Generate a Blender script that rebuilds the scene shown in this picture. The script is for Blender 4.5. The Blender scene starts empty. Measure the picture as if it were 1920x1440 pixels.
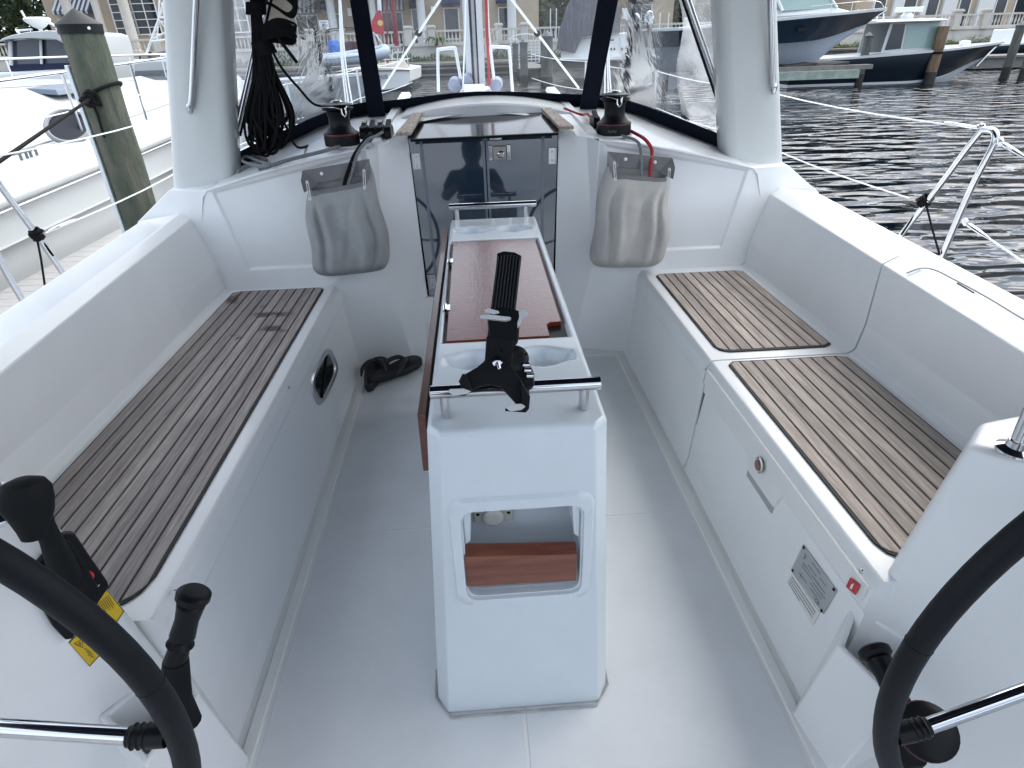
import bpy, bmesh, math, random
import numpy as np
from mathutils import Vector, Matrix
R_ = math.radians
random.seed(7)
S = bpy.context.scene
COL = S.collection
# ------------------------------------------------------------------ camera
FPX = 1131.26; PITCH = R_(29.484); ROLL = R_(-1.8137); YAW = R_(2.8337)
CAM = Vector((-0.0475, 0.0, 1.40))
_cy, _sy = math.cos(YAW), math.sin(YAW)
FW = Vector((_sy*math.cos(PITCH), _cy*math.cos(PITCH), -math.sin(PITCH)))
_R = Vector((_cy, -_sy, 0)); _U = _R.cross(FW)
RT = _R*math.cos(ROLL) + _U*math.sin(ROLL)
UP = -_R*math.sin(ROLL) + _U*math.cos(ROLL)
cd = bpy.data.cameras.new('camera'); cam = bpy.data.objects.new('camera', cd); COL.objects.link(cam)
cd.sensor_width = 36; cd.lens = 36*FPX/1920; cd.clip_start = 0.02; cd.clip_end = 2000
M = Matrix.Identity(4)
for i in range(3):
    M[i][0] = RT[i]; M[i][1] = UP[i]; M[i][2] = -FW[i]; M[i][3] = CAM[i]
cam.matrix_world = M
S.camera = cam

def W(px, py, x=None, y=None, z=None, n=None, o=None):
    """world point where a known real plane (x=, y=, z= or normal n through o) is sighted in the survey photo"""
    d = FW*FPX + RT*(px-960) - UP*(py-720)
    if z is not None: t = (z-CAM.z)/d.z
    elif y is not None: t = (y-CAM.y)/d.y
    elif x is not None: t = (x-CAM.x)/d.x
    else: t = (Vector(o)-CAM).dot(Vector(n))/d.dot(Vector(n))
    return CAM + d*t

# ------------------------------------------------------------------ world, sun, exposure
SUN_EL = R_(52); SUN_AZ = R_(52)      # azimuth clockwise from +Y (ahead), light comes from ahead right
w = bpy.data.worlds.new("World"); S.world = w; w.use_nodes = True
nt = w.node_tree; nt.nodes.clear()
def wn(t): return nt.nodes.new(t)
out = wn('ShaderNodeOutputWorld'); bg = wn('ShaderNodeBackground'); sky = wn('ShaderNodeTexSky')
sky.sky_type = 'NISHITA'; sky.sun_disc = False; sky.sun_elevation = SUN_EL; sky.sun_rotation = SUN_AZ
sky.air_density = 1.0; sky.dust_density = 2.0; sky.ozone_density = 1.5
tc = wn('ShaderNodeTexCoord'); mp = wn('ShaderNodeMapping'); mp.inputs['Scale'].default_value = (1.0, 1.0, 2.6)
no = wn('ShaderNodeTexNoise'); no.inputs['Scale'].default_value = 2.1; no.inputs['Detail'].default_value = 7; no.inputs['Roughness'].default_value = .6
rp = wn('ShaderNodeValToRGB'); rp.color_ramp.elements[0].position = .34; rp.color_ramp.elements[1].position = .54
mx = wn('ShaderNodeMix'); mx.data_type = 'RGBA'; mx.inputs[7].default_value = (11.5, 12.2, 13.2, 1)
L = nt.links.new
L(tc.outputs['Generated'], mp.inputs[0]); L(mp.outputs[0], no.inputs['Vector']); L(no.outputs[0], rp.inputs[0])
L(rp.outputs[0], mx.inputs[0]); L(sky.outputs[0], mx.inputs[6]); L(mx.outputs[2], bg.inputs[0]); L(bg.outputs[0], out.inputs[0])
bg.inputs[1].default_value = 0.15
# clouds are brightest round the veiled sun
dt = wn('ShaderNodeVectorMath'); dt.operation = 'DOT_PRODUCT'; dt.inputs[1].default_value = (math.sin(SUN_AZ)*math.cos(SUN_EL), math.cos(SUN_AZ)*math.cos(SUN_EL), math.sin(SUN_EL)); nt.links.new(tc.outputs['Generated'], dt.inputs[0])
gm = wn('ShaderNodeMapRange'); gm.inputs[1].default_value = .40; gm.inputs[2].default_value = 1.0; gm.interpolation_type = 'SMOOTHSTEP'; nt.links.new(dt.outputs['Value'], gm.inputs[0])
cm = wn('ShaderNodeMix'); cm.data_type = 'RGBA'; cm.inputs[6].default_value = (8.6, 9.6, 11.2, 1); cm.inputs[7].default_value = (30, 30, 30, 1); nt.links.new(gm.outputs[0], cm.inputs[0]); nt.links.new(cm.outputs[2], mx.inputs[7])
sd = bpy.data.lights.new('sun', 'SUN'); sd.energy = .8; sd.angle = R_(35); sd.color = (1, .95, .88)
sun = bpy.data.objects.new('sun', sd); COL.objects.link(sun)
sdir = Vector((math.sin(SUN_AZ)*math.cos(SUN_EL), math.cos(SUN_AZ)*math.cos(SUN_EL), math.sin(SUN_EL)))
sun.rotation_euler = (-sdir).to_track_quat('-Z', 'Y').to_euler()
S.view_settings.view_transform = 'Standard'; S.view_settings.look = 'None'; S.view_settings.gamma = 1
S.view_settings.exposure = 0.40
S.cycles.max_bounces = 8; S.cycles.transparent_max_bounces = 16; S.cycles.caustics_reflective = False; S.cycles.caustics_refractive = False

# ------------------------------------------------------------------ materials
MATS = {}
def mat(name, col, rough=.5, metal=0, coat=0, spec=.5, noise=0, nscale=8, bump=0, bscale=60, alpha=1, trans=0, emit=None, stretch=None, col2=None, ramp=(.35, .65), coords='Object', bdist=.002, ior=1.45):
    if name in MATS: return MATS[name]
    m = bpy.data.materials.new(name); m.use_nodes = True; t = m.node_tree; b = t.nodes['Principled BSDF']
    b.inputs['Base Color'].default_value = (*col, 1); b.inputs['Roughness'].default_value = rough; b.inputs['Metallic'].default_value = metal
    b.inputs['Coat Weight'].default_value = coat; b.inputs['Coat Roughness'].default_value = .08; b.inputs['Specular IOR Level'].default_value = spec
    b.inputs['Alpha'].default_value = alpha; b.inputs['Transmission Weight'].default_value = trans; b.inputs['IOR'].default_value = ior
    c = t.nodes.new('ShaderNodeTexCoord'); mpn = t.nodes.new('ShaderNodeMapping'); t.links.new(c.outputs[coords], mpn.inputs[0])
    if stretch: mpn.inputs['Scale'].default_value = stretch
    if noise or col2:
        n = t.nodes.new('ShaderNodeTexNoise'); n.inputs['Scale'].default_value = nscale; n.inputs['Detail'].default_value = 6; n.inputs['Roughness'].default_value = .62
        t.links.new(mpn.outputs[0], n.inputs['Vector'])
        r = t.nodes.new('ShaderNodeValToRGB'); r.color_ramp.elements[0].position = ramp[0]; r.color_ramp.elements[1].position = ramp[1]
        c2 = col2 if col2 else tuple(max(0, v*(1-noise)) for v in col)
        r.color_ramp.elements[0].color = (*c2, 1); r.color_ramp.elements[1].color = (*col, 1)
        t.links.new(n.outputs[0], r.inputs[0]); t.links.new(r.outputs[0], b.inputs['Base Color'])
        q = t.nodes.new('ShaderNodeMapRange'); q.inputs[3].default_value = rough*.85; q.inputs[4].default_value = min(1, rough*1.2)
        t.links.new(n.outputs[0], q.inputs[0]); t.links.new(q.outputs[0], b.inputs['Roughness'])
    if bump:
        n2 = t.nodes.new('ShaderNodeTexNoise'); n2.inputs['Scale'].default_value = bscale; n2.inputs['Detail'].default_value = 3
        t.links.new(mpn.outputs[0], n2.inputs['Vector'])
        bp = t.nodes.new('ShaderNodeBump'); bp.inputs['Strength'].default_value = bump; bp.inputs['Distance'].default_value = bdist
        t.links.new(n2.outputs[0], bp.inputs['Height']); t.links.new(bp.outputs[0], b.inputs['Normal'])
    if emit: b.inputs['Emission Color'].default_value = (*emit, 1); b.inputs['Emission Strength'].default_value = 1
    MATS[name] = m; return m

GEL = mat('white_gelcoat', (.78, .795, .80), .32, coat=.25, noise=.05, nscale=3, bump=.12, bscale=420, bdist=.001)
GEL2 = mat('gelcoat_inside', (.75, .75, .74), .34, coat=.2, noise=.05, nscale=4, bump=.12, bscale=420, bdist=.001)
NONSKID = mat('nonskid_floor', (.68, .70, .72), .42, noise=.07, nscale=5, bump=.5, bscale=700, bdist=.0015)
CHROME = mat('polished_steel', (.55, .56, .58), .09, metal=1)
BRUSH = mat('brushed_steel', (.55, .56, .58), .3, metal=1, bump=.1, bscale=300)
BLACK = mat('black_plastic', (.007, .008, .010), .38, spec=.2, noise=.2, nscale=30)
BLACKM = mat('black_matte', (.006, .007, .008), .65, spec=.2)
LEATHER = mat('black_leather', (.008, .010, .013), .5, spec=.2, bump=.4, bscale=900, bdist=.0008)
NAVY = mat('navy_canvas', (.008, .011, .022), .85, spec=.2, bump=.5, bscale=500)
NAVYFAB = mat('navy_awning', (.014, .02, .055), .8)
ROPEBLK = mat('black_rope', (.005, .005, .006), .8, spec=.2, bump=.8, bscale=380, bdist=.002)
ROPEGRY = mat('grey_rope', (.22, .24, .26), .8, noise=.5, nscale=180, bump=.8, bscale=350, bdist=.002)
ROPERED = mat('red_rope', (.42, .02, .03), .7, noise=.3, nscale=150, bump=.8, bscale=350, bdist=.002)
ROPEWHT = mat('white_rope', (.75, .75, .73), .7)
WIRE = mat('coated_wire', (.72, .73, .72), .4)
WHITE = mat('white_plastic', (.75, .76, .76), .4)
CANVAS = mat('grey_mesh_cloth', (.47, .455, .43), .9, noise=.12, nscale=14, bump=.7, bscale=520, bdist=.0015)
CANVASD = mat('grey_webbing', (.20, .20, .205), .9, noise=.15, nscale=20, bump=.6, bscale=500)
MAHOG = mat('wood_mahogany', (.22, .075, .04), .35, col2=(.13, .035, .02), nscale=6, stretch=(1, 9, 9), coat=.3)
BROWNLEAF = mat('wood_leaf', (.15, .055, .032), .4, col2=(.08, .022, .014), nscale=5, stretch=(9, 1, 9), coat=.3)
TRIMWOOD = mat('weathered_wood_trim', (.42, .36, .31), .7, col2=(.24, .185, .145), nscale=25, stretch=(3, .6, 1))
HULLW = mat('boat_white', (.50, .525, .53), .3, coat=.3, noise=.03, nscale=1.2)
HULLN = mat('boat_navy', (.003, .009, .018), .28, coat=0, spec=.3, noise=.15, nscale=.8)
HULLBL = mat('boat_slate_blue', (.006, .022, .042), .2, coat=.3, noise=.2, nscale=.8)
BOTTOM = mat('boat_bottom_grey', (.42, .46, .49), .5, noise=.15, nscale=2)
PLASTER = mat('tan_plaster', (.36, .30, .225), .9, noise=.15, nscale=.6)
STONE = mat('cream_stone', (.58, .55, .50), .85, noise=.12, nscale=2)
GLASSD = mat('dark_window', (.018, .024, .03), .06, spec=.7)
CONC = mat('seawall_concrete', (.20, .185, .16), .9, noise=.4, nscale=1.5)
DOCKW = mat('dock_boards_grey', (.36, .355, .35), .75, noise=.16, nscale=7, stretch=(1, 6, 1), bump=.3, bscale=40)
DOCKD = mat('dock_dark_wood', (.055, .05, .045), .9, noise=.4, nscale=3)
DOCKG = mat('dock_pale_wood', (.19, .185, .175), .9, noise=.3, nscale=3)
TRUNK = mat('bark', (.09, .075, .06), .9, noise=.4, nscale=6)
def leafmat(name, a, b):
    return mat(name, a, .6, col2=b, nscale=.9, ramp=(.3, .7))
LEAF1 = leafmat('leaves_dark', (.045, .075, .028), (.018, .035, .014))
LEAF2 = leafmat('leaves_light', (.085, .125, .04), (.04, .07, .02))

# piling wood: green algae stain on grey brown
def piling_mat(name, a, b, sc=3):
    m = mat(name, a, .85, col2=b, nscale=sc, stretch=(2.2, 2.2, .7), ramp=(.38, .62), bump=.9, bscale=30, bdist=.01); return m
PILE = piling_mat('piling_wood_green', (.105, .105, .080), (.032, .052, .036), 3.4)
PILEG = piling_mat('piling_far_grey', (.12, .125, .115), (.07, .075, .07))
PILEB = piling_mat('piling_brown', (.20, .14, .09), (.11, .075, .05))

# weathered teak with grain and dark stains
def teak(name, base, dark, tint=None):
    m = bpy.data.materials.new(name); m.use_nodes = True; t = m.node_tree; b = t.nodes['Principled BSDF']; b.inputs['Roughness'].default_value = .72
    c = t.nodes.new('ShaderNodeTexCoord'); mpn = t.nodes.new('ShaderNodeMapping'); mpn.inputs['Scale'].default_value = (34, 1.6, 30); t.links.new(c.outputs['Object'], mpn.inputs[0])
    n = t.nodes.new('ShaderNodeTexNoise'); n.inputs['Scale'].default_value = 4; n.inputs['Detail'].default_value = 9; n.inputs['Roughness'].default_value = .75; t.links.new(mpn.outputs[0], n.inputs['Vector'])
    r = t.nodes.new('ShaderNodeValToRGB'); r.color_ramp.elements[0].position = .36; r.color_ramp.elements[1].position = .66
    r.color_ramp.elements[0].color = (*dark, 1); r.color_ramp.elements[1].color = (*base, 1); t.links.new(n.outputs[0], r.inputs[0])
    # plank to plank variation
    m2 = t.nodes.new('ShaderNodeMapping'); m2.inputs['Scale'].default_value = (23.3, .35, 1); t.links.new(c.outputs['Object'], m2.inputs[0])
    v = t.nodes.new('ShaderNodeTexNoise'); v.inputs['Scale'].default_value = 1; v.inputs['Detail'].default_value = 2; t.links.new(m2.outputs[0], v.inputs['Vector'])
    r2 = t.nodes.new('ShaderNodeValToRGB'); r2.color_ramp.elements[0].position = .3; r2.color_ramp.elements[0].color = (.70, .68, .68, 1); r2.color_ramp.elements[1].position = .7; r2.color_ramp.elements[1].color = (1.12, 1.08, 1.04, 1)
    t.links.new(v.outputs[0], r2.inputs[0])
    mm = t.nodes.new('ShaderNodeMix'); mm.data_type = 'RGBA'; mm.blend_type = 'MULTIPLY'; mm.inputs[0].default_value = 1
    t.links.new(r.outputs[0], mm.inputs[6]); t.links.new(r2.outputs[0], mm.inputs[7])
    last = mm.outputs[2]
    if tint:   # water and sole-print stains near the forward end
        n3 = t.nodes.new('ShaderNodeTexNoise'); n3.inputs['Scale'].default_value = 14; n3.inputs['Detail'].default_value = 5
        mp3 = t.nodes.new('ShaderNodeMapping'); mp3.inputs['Scale'].default_value = (1, .7, 1); t.links.new(c.outputs['Object'], mp3.inputs[0]); t.links.new(mp3.outputs[0], n3.inputs['Vector'])
        sx = t.nodes.new('ShaderNodeSeparateXYZ'); t.links.new(c.outputs['Object'], sx.inputs[0])
        msum = None
        for (cx, cyy, rx, ry) in tint:
            a = t.nodes.new('ShaderNodeVectorMath'); a.operation = 'SUBTRACT'; a.inputs[1].default_value = (cx, cyy, 0); t.links.new(c.outputs['Object'], a.inputs[0])
            s_ = t.nodes.new('ShaderNodeVectorMath'); s_.operation = 'MULTIPLY'; s_.inputs[1].default_value = (1/rx, 1/ry, 0); t.links.new(a.outputs[0], s_.inputs[0])
            l_ = t.nodes.new('ShaderNodeVectorMath'); l_.operation = 'LENGTH'; t.links.new(s_.outputs[0], l_.inputs[0])
            q = t.nodes.new('ShaderNodeMapRange'); q.inputs[1].default_value = 1.15; q.inputs[2].default_value = .6; q.inputs[3].default_value = 0; q.inputs[4].default_value = 1; t.links.new(l_.outputs['Value'], q.inputs[0])
            if msum is None: msum = q.outputs[0]
            else:
                mxn = t.nodes.new('ShaderNodeMath'); mxn.operation = 'MAXIMUM'; t.links.new(msum, mxn.inputs[0]); t.links.new(q.outputs[0], mxn.inputs[1]); msum = mxn.outputs[0]
        q3 = t.nodes.new('ShaderNodeMapRange'); q3.inputs[1].default_value = .50; q3.inputs[2].default_value = .56; t.links.new(n3.outputs[0], q3.inputs[0])
        ml = t.nodes.new('ShaderNodeMath'); ml.operation = 'MULTIPLY'; t.links.new(msum, ml.inputs[0]); t.links.new(q3.outputs[0], ml.inputs[1])
        m5 = t.nodes.new('ShaderNodeMix'); m5.data_type = 'RGBA'; m5.inputs[7].default_value = (.085, .058, .045, 1); t.links.new(ml.outputs[0], m5.inputs[0]); t.links.new(last, m5.inputs[6]); last = m5.outputs[2]
    t.links.new(last, b.inputs['Base Color'])
    bp = t.nodes.new('ShaderNodeBump'); bp.inputs['Strength'].default_value = .6; bp.inputs['Distance'].default_value = .0015; t.links.new(n.outputs[0], bp.inputs['Height']); t.links.new(bp.outputs[0], b.inputs['Normal'])
    return m
TEAKL = teak('teak_left', (.42, .395, .38), (.20, .18, .175), tint=[(-1.02, 2.45, .07, .04), (-.93, 2.35, .11, .035), (-1.0, 2.13, .075, .035), (-.87, 2.20, .08, .045), (-1.12, 2.56, .05, .06)])
TEAKR = teak('teak_right', (.48, .435, .40), (.22, .19, .175))  # brighter copy for the right bench, its stronger light put into the colour

def lidmat():
    m = bpy.data.materials.new('varnished_wet_lid'); m.use_nodes = True; t = m.node_tree; b = t.nodes['Principled BSDF']
    b.inputs['Roughness'].default_value = .3; b.inputs['Coat Weight'].default_value = .40; b.inputs['Coat Roughness'].default_value = .07; b.inputs['Coat IOR'].default_value = 1.45; b.inputs['Specular IOR Level'].default_value = .3
    c = t.nodes.new('ShaderNodeTexCoord'); mpn = t.nodes.new('ShaderNodeMapping'); mpn.inputs['Scale'].default_value = (4, 30, 4); t.links.new(c.outputs['Object'], mpn.inputs[0])
    n = t.nodes.new('ShaderNodeTexNoise'); n.inputs['Scale'].default_value = 5; n.inputs['Detail'].default_value = 6; t.links.new(mpn.outputs[0], n.inputs['Vector'])
    r = t.nodes.new('ShaderNodeValToRGB'); r.color_ramp.elements[0].position = .3; r.color_ramp.elements[0].color = (.10, .014, .008, 1); r.color_ramp.elements[1].position = .75; r.color_ramp.elements[1].color = (.22, .038, .018, 1)
    t.links.new(n.outputs[0], r.inputs[0]); t.links.new(r.outputs[0], b.inputs['Base Color'])
    mp2 = t.nodes.new('ShaderNodeMapping'); mp2.inputs['Scale'].default_value = (90, 30, 1); t.links.new(c.outputs['Object'], mp2.inputs[0])
    n2 = t.nodes.new('ShaderNodeTexNoise'); n2.inputs['Scale'].default_value = 1.6; n2.inputs['Detail'].default_value = 3; t.links.new(mp2.outputs[0], n2.inputs['Vector'])
    bp = t.nodes.new('ShaderNodeBump'); bp.inputs['Strength'].default_value = .35; bp.inputs['Distance'].default_value = .0012
    t.links.new(n2.outputs[0], bp.inputs['Height']); t.links.new(bp.outputs[0], b.inputs['Normal']); t.links.new(bp.outputs[0], b.inputs['Coat Normal'])
    return m
LID = lidmat()

def vinylmat(name, haze=.10, wav=.5):
    m = bpy.data.materials.new(name); m.use_nodes = True; t = m.node_tree; t.nodes.clear()
    o = t.nodes.new('ShaderNodeOutputMaterial'); tr = t.nodes.new('ShaderNodeBsdfTransparent'); tr.inputs[0].default_value = (.80, .84, .88, 1)
    gl = t.nodes.new('ShaderNodeBsdfGlossy'); gl.inputs['Roughness'].default_value = .10; gl.inputs[0].default_value = (1, 1, 1, 1)
    df = t.nodes.new('ShaderNodeBsdfTranslucent'); df.inputs[0].default_value = (.75, .78, .82, 1)
    fr = t.nodes.new('ShaderNodeFresnel'); fr.inputs[0].default_value = 1.4
    m1 = t.nodes.new('ShaderNodeMixShader'); m2 = t.nodes.new('ShaderNodeMixShader'); 
    c = t.nodes.new('ShaderNodeTexCoord'); n = t.nodes.new('ShaderNodeTexNoise'); n.inputs['Scale'].default_value = 5; n.inputs['Detail'].default_value = 4; n.inputs['Distortion'].default_value = 1.2
    t.links.new(c.outputs['Object'], n.inputs['Vector'])
    q = t.nodes.new('ShaderNodeMapRange'); q.inputs[1].default_value = .3; q.inputs[2].default_value = .75; q.inputs[3].default_value = haze*.45; q.inputs[4].default_value = haze*1.8; t.links.new(n.outputs[0], q.inputs[0])
    t.links.new(q.outputs[0], m1.inputs[0]); t.links.new(tr.outputs[0], m1.inputs[1]); t.links.new(df.outputs[0], m1.inputs[2])
    bp = t.nodes.new('ShaderNodeBump'); bp.inputs['Strength'].default_value = wav; bp.inputs['Distance'].default_value = .03; t.links.new(n.outputs[0], bp.inputs['Height'])
    t.links.new(bp.outputs[0], fr.inputs['Normal']); t.links.new(bp.outputs[0], gl.inputs['Normal'])
    t.links.new(fr.outputs[0], m2.inputs[0]); t.links.new(m1.outputs[0], m2.inputs[1]); t.links.new(gl.outputs[0], m2.inputs[2]); t.links.new(m2.outputs[0], o.inputs[0])
    return m
VINYL = vinylmat('clear_vinyl', .028, .25); VINYLC = vinylmat('crumpled_vinyl', .24, .20)

def watermat():
    m = bpy.data.materials.new('harbour_water'); m.use_nodes = True; t = m.node_tree; b = t.nodes['Principled BSDF']
    b.inputs['Base Color'].default_value = (.002, .005, .008, 1); b.inputs['Roughness'].default_value = .02; b.inputs['IOR'].default_value = 1.45; b.inputs['Specular IOR Level'].default_value = .5
    c = t.nodes.new('ShaderNodeTexCoord')
    def nz(scale, sx, sy, det, rot):
        mp_ = t.nodes.new('ShaderNodeMapping'); mp_.inputs['Scale'].default_value = (sx, sy, 1); mp_.inputs['Rotation'].default_value = (0, 0, rot); t.links.new(c.outputs['Object'], mp_.inputs[0])
        n = t.nodes.new('ShaderNodeTexNoise'); n.inputs['Scale'].default_value = scale; n.inputs['Detail'].default_value = det; n.inputs['Roughness'].default_value = .5; t.links.new(mp_.outputs[0], n.inputs['Vector']); return n.outputs[0]
    a = nz(1.4, .78, 1.6, 1.2, R_(-14)); d = nz(4.6, .7, 1.5, 1, R_(-4))
    ad = t.nodes.new('ShaderNodeMath'); ad.operation = 'MULTIPLY_ADD'; ad.inputs[1].default_value = .11; t.links.new(d, ad.inputs[0]); t.links.new(a, ad.inputs[2])
    bp = t.nodes.new('ShaderNodeBump'); bp.inputs['Strength'].default_value = 1; bp.inputs['Distance'].default_value = .23; t.links.new(ad.outputs[0], bp.inputs['Height']); t.links.new(bp.outputs[0], b.inputs['Normal'])
    return m
WATER = watermat()

def stripemat(name, c1, c2, axis, scale):
    m = bpy.data.materials.new(name); m.use_nodes = True; t = m.node_tree; b = t.nodes['Principled BSDF']; b.inputs['Roughness'].default_value = .85
    c = t.nodes.new('ShaderNodeTexCoord'); s = t.nodes.new('ShaderNodeSeparateXYZ'); t.links.new(c.outputs['Object'], s.inputs[0])
    f = t.nodes.new('ShaderNodeMath'); f.operation = 'MULTIPLY'; f.inputs[1].default_value = scale; t.links.new(s.outputs[axis], f.inputs[0])
    g = t.nodes.new('ShaderNodeMath'); g.operation = 'FRACT'; t.links.new(f.outputs[0], g.inputs[0])
    h = t.nodes.new('ShaderNodeMath'); h.operation = 'GREATER_THAN'; h.inputs[1].default_value = .5; t.links.new(g.outputs[0], h.inputs[0])
    mi = t.nodes.new('ShaderNodeMix'); mi.data_type = 'RGBA'; mi.inputs[6].default_value = (*c1, 1); mi.inputs[7].default_value = (*c2, 1); t.links.new(h.outputs[0], mi.inputs[0]); t.links.new(mi.outputs[2], b.inputs['Base Color'])
    return m
STRIPE = stripemat('striped_awning', (.03, .04, .065), (.36, .38, .40), 0, 2.6)

# ------------------------------------------------------------------ mesh helpers
def tag(o, label=None, cat=None, group=None, kind=None):
    if label: o['label'] = label
    if cat: o['category'] = cat
    if group: o['group'] = group
    if kind: o['kind'] = kind
    return o
def root(name, loc, label, cat, group=None):
    o = bpy.data.objects.new(name, None); o.empty_display_size = .1; COL.objects.link(o); o.location = loc
    return tag(o, label, cat, group)
def wloc(o):
    v = Vector(o.location)
    if o.parent: v = v + (o.parent.location if not o.parent.parent else Vector((0, 0, 0)))
    return v
def adopt(o, parent):
    """parent while keeping world-space vertex coordinates"""
    if parent is None: return o
    o.parent = parent
    top = parent
    if parent.type == 'EMPTY': o.matrix_parent_inverse = Matrix.Translation(-Vector(parent.location))
    return o
class MB:
    def __init__(s): s.v = []; s.f = []; s.mi = []; s.cur = 0
    def add(s, vs, fs):
        k = len(s.v); s.v += [tuple(v) for v in vs]
        for f in fs: s.f.append(tuple(i+k for i in f)); s.mi.append(s.cur)
        return s
    def box(s, a, b):
        x0, y0, z0 = a; x1, y1, z1 = b
        return s.add([(x0,y0,z0),(x1,y0,z0),(x1,y1,z0),(x0,y1,z0),(x0,y0,z1),(x1,y0,z1),(x1,y1,z1),(x0,y1,z1)],
                     [(3,2,1,0),(4,5,6,7),(0,1,5,4),(1,2,6,5),(2,3,7,6),(3,0,4,7)])
    def hexa(s, b4, t4):
        return s.add(list(b4)+list(t4), [(3,2,1,0),(4,5,6,7),(0,1,5,4),(1,2,6,5),(2,3,7,6),(3,0,4,7)])
    def obox(s, c, ux, uy, uz):
        c = Vector(c); ux, uy, uz = Vector(ux), Vector(uy), Vector(uz)
        return s.hexa([c-ux-uy-uz, c+ux-uy-uz, c+ux+uy-uz, c-ux+uy-uz], [c-ux-uy+uz, c+ux-uy+uz, c+ux+uy+uz, c-ux+uy+uz])
    def tube(s, pts, r, n=8, closed=False, caps=True):
        pts = [Vector(p) for p in pts]; m = len(pts)
        rr = r if isinstance(r, (list, tuple)) else [r]*m
        def tan(i):
            if closed: return (pts[(i+1) % m]-pts[(i-1) % m]).normalized()
            a = pts[max(i-1, 0)]; b = pts[min(i+1, m-1)]; d = (b-a)
            return d.normalized() if d.length > 1e-9 else Vector((0, 0, 1))
        t0 = tan(0); ref = Vector((0, 0, 1)) if abs(t0.z) < .9 else Vector((1, 0, 0)); u = t0.cross(ref).normalized()
        rings = []
        for i in range(m):
            t = tan(i); u = (u - t*u.dot(t)); u = u.normalized() if u.length > 1e-6 else t.orthogonal().normalized(); v = t.cross(u)
            rings.append([pts[i] + (u*math.cos(2*math.pi*k/n)+v*math.sin(2*math.pi*k/n))*rr[i] for k in range(n)])
        vs = [p for ring in rings for p in ring]; fs = []
        for i in range(m if closed else m-1):
            j = (i+1) % m
            for k in range(n): fs.append((i*n+k, i*n+(k+1) % n, j*n+(k+1) % n, j*n+k))
        if caps and not closed: fs.append(tuple(range(n-1, -1, -1))); fs.append(tuple((m-1)*n+k for k in range(n)))
        return s.add(vs, fs)
    def lathe(s, prof, c=(0, 0, 0), n=24, ax=(0, 0, 1)):
        c = Vector(c); a = Vector(ax).normalized(); u = a.orthogonal().normalized(); v = a.cross(u); vs = []
        for (r, h) in prof:
            for k in range(n):
                th = 2*math.pi*k/n; vs.append(c + a*h + (u*math.cos(th)+v*math.sin(th))*r)
        fs = []
        for i in range(len(prof)-1):
            for k in range(n): fs.append((i*n+k, i*n+(k+1) % n, (i+1)*n+(k+1) % n, (i+1)*n+k))
        fs.append(tuple(range(n-1, -1, -1))); fs.append(tuple((len(prof)-1)*n+k for k in range(n)))
        return s.add(vs, fs)
    def loft(s, rings, closed=False, cap=False):
        n = len(rings[0]); vs = [p for r in rings for p in r]; fs = []
        for i in range(len(rings)-1):
            for k in range(n if closed else n-1): fs.append((i*n+k, i*n+(k+1) % n, (i+1)*n+(k+1) % n, (i+1)*n+k))
        if cap: fs.append(tuple(range(n-1, -1, -1))); fs.append(tuple((len(rings)-1)*n+k for k in range(n)))
        return s.add(vs, fs)
    def prism(s, poly, d):
        d = Vector(d); n = len(poly); vs = [Vector(p) for p in poly]+[Vector(p)+d for p in poly]
        fs = [tuple(range(n-1, -1, -1)), tuple(range(n, 2*n))]+[(k, (k+1) % n, n+(k+1) % n, n+k) for k in range(n)]
        return s.add(vs, fs)
    def build(s, name, m, parent=None, smooth=False, bevel=0, seg=2, angle=35, label=None, subsurf=0, weld=False, blim=28):
        me = bpy.data.meshes.new(name); me.from_pydata(s.v, [], s.f); me.update()
        ms = m if isinstance(m, (list, tuple)) else [m]
        for q in ms: me.materials.append(q)
        if len(ms) > 1:
            for p, i in zip(me.polygons, s.mi): p.material_index = i
        b = bmesh.new(); b.from_mesh(me)
        if weld: bmesh.ops.remove_doubles(b, verts=b.verts, dist=1e-5)
        bmesh.ops.recalc_face_normals(b, faces=b.faces); b.to_mesh(me); b.free()
        o = bpy.data.objects.new(name, me); COL.objects.link(o)
        if smooth or bevel:
            for p in me.polygons: p.use_smooth = True
            try: me.set_sharp_from_angle(angle=R_(angle))
            except Exception: pass
        if bevel:
            md = o.modifiers.new('bevel', 'BEVEL'); md.width = bevel; md.segments = seg; md.limit_method = 'ANGLE'; md.angle_limit = R_(blim); md.harden_normals = True
        if subsurf:
            md = o.modifiers.new('sub', 'SUBSURF'); md.levels = subsurf; md.render_levels = subsurf
        adopt(o, parent)
        if label: o['label'] = label
        return o
def spline(pts, n=8, closed=False):
    P = [Vector(p) for p in pts]; m = len(P); out = []
    rng = m if closed else m-1
    for i in range(rng):
        p0 = P[(i-1) % m] if (closed or i > 0) else P[0]*2-P[1]
        p1 = P[i]; p2 = P[(i+1) % m]; p3 = P[(i+2) % m] if (closed or i+2 < m) else P[-1]*2-P[-2]
        for k in range(n):
            t = k/n; out.append(.5*((2*p1)+(-p0+p2)*t+(2*p0-5*p1+4*p2-p3)*t*t+(-p0+3*p1-3*p2+p3)*t**3))
    if not closed: out.append(P[-1])
    return out
def rope(name, pts, r, m, label=None, cat='rope', group=None, parent=None, n=8):
    o = MB().tube(spline(pts, n), r, 8).build(name, m, parent, smooth=True)
    if label: tag(o, label, cat, group)
    return o
def duplicate(r, loc=None, label=None, rotz=None, scale=None):
    c = r.copy(); COL.objects.link(c)
    if loc is not None: c.location = loc
    if rotz is not None: c.rotation_euler = (0, 0, rotz)
    if scale is not None: c.scale = scale
    if label: c['label'] = label
    for ch in list(r.children):
        d = ch.copy(); COL.objects.link(d); d.parent = c
        for g in list(ch.children):
            e = g.copy(); COL.objects.link(e); e.parent = d
    return c
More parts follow.
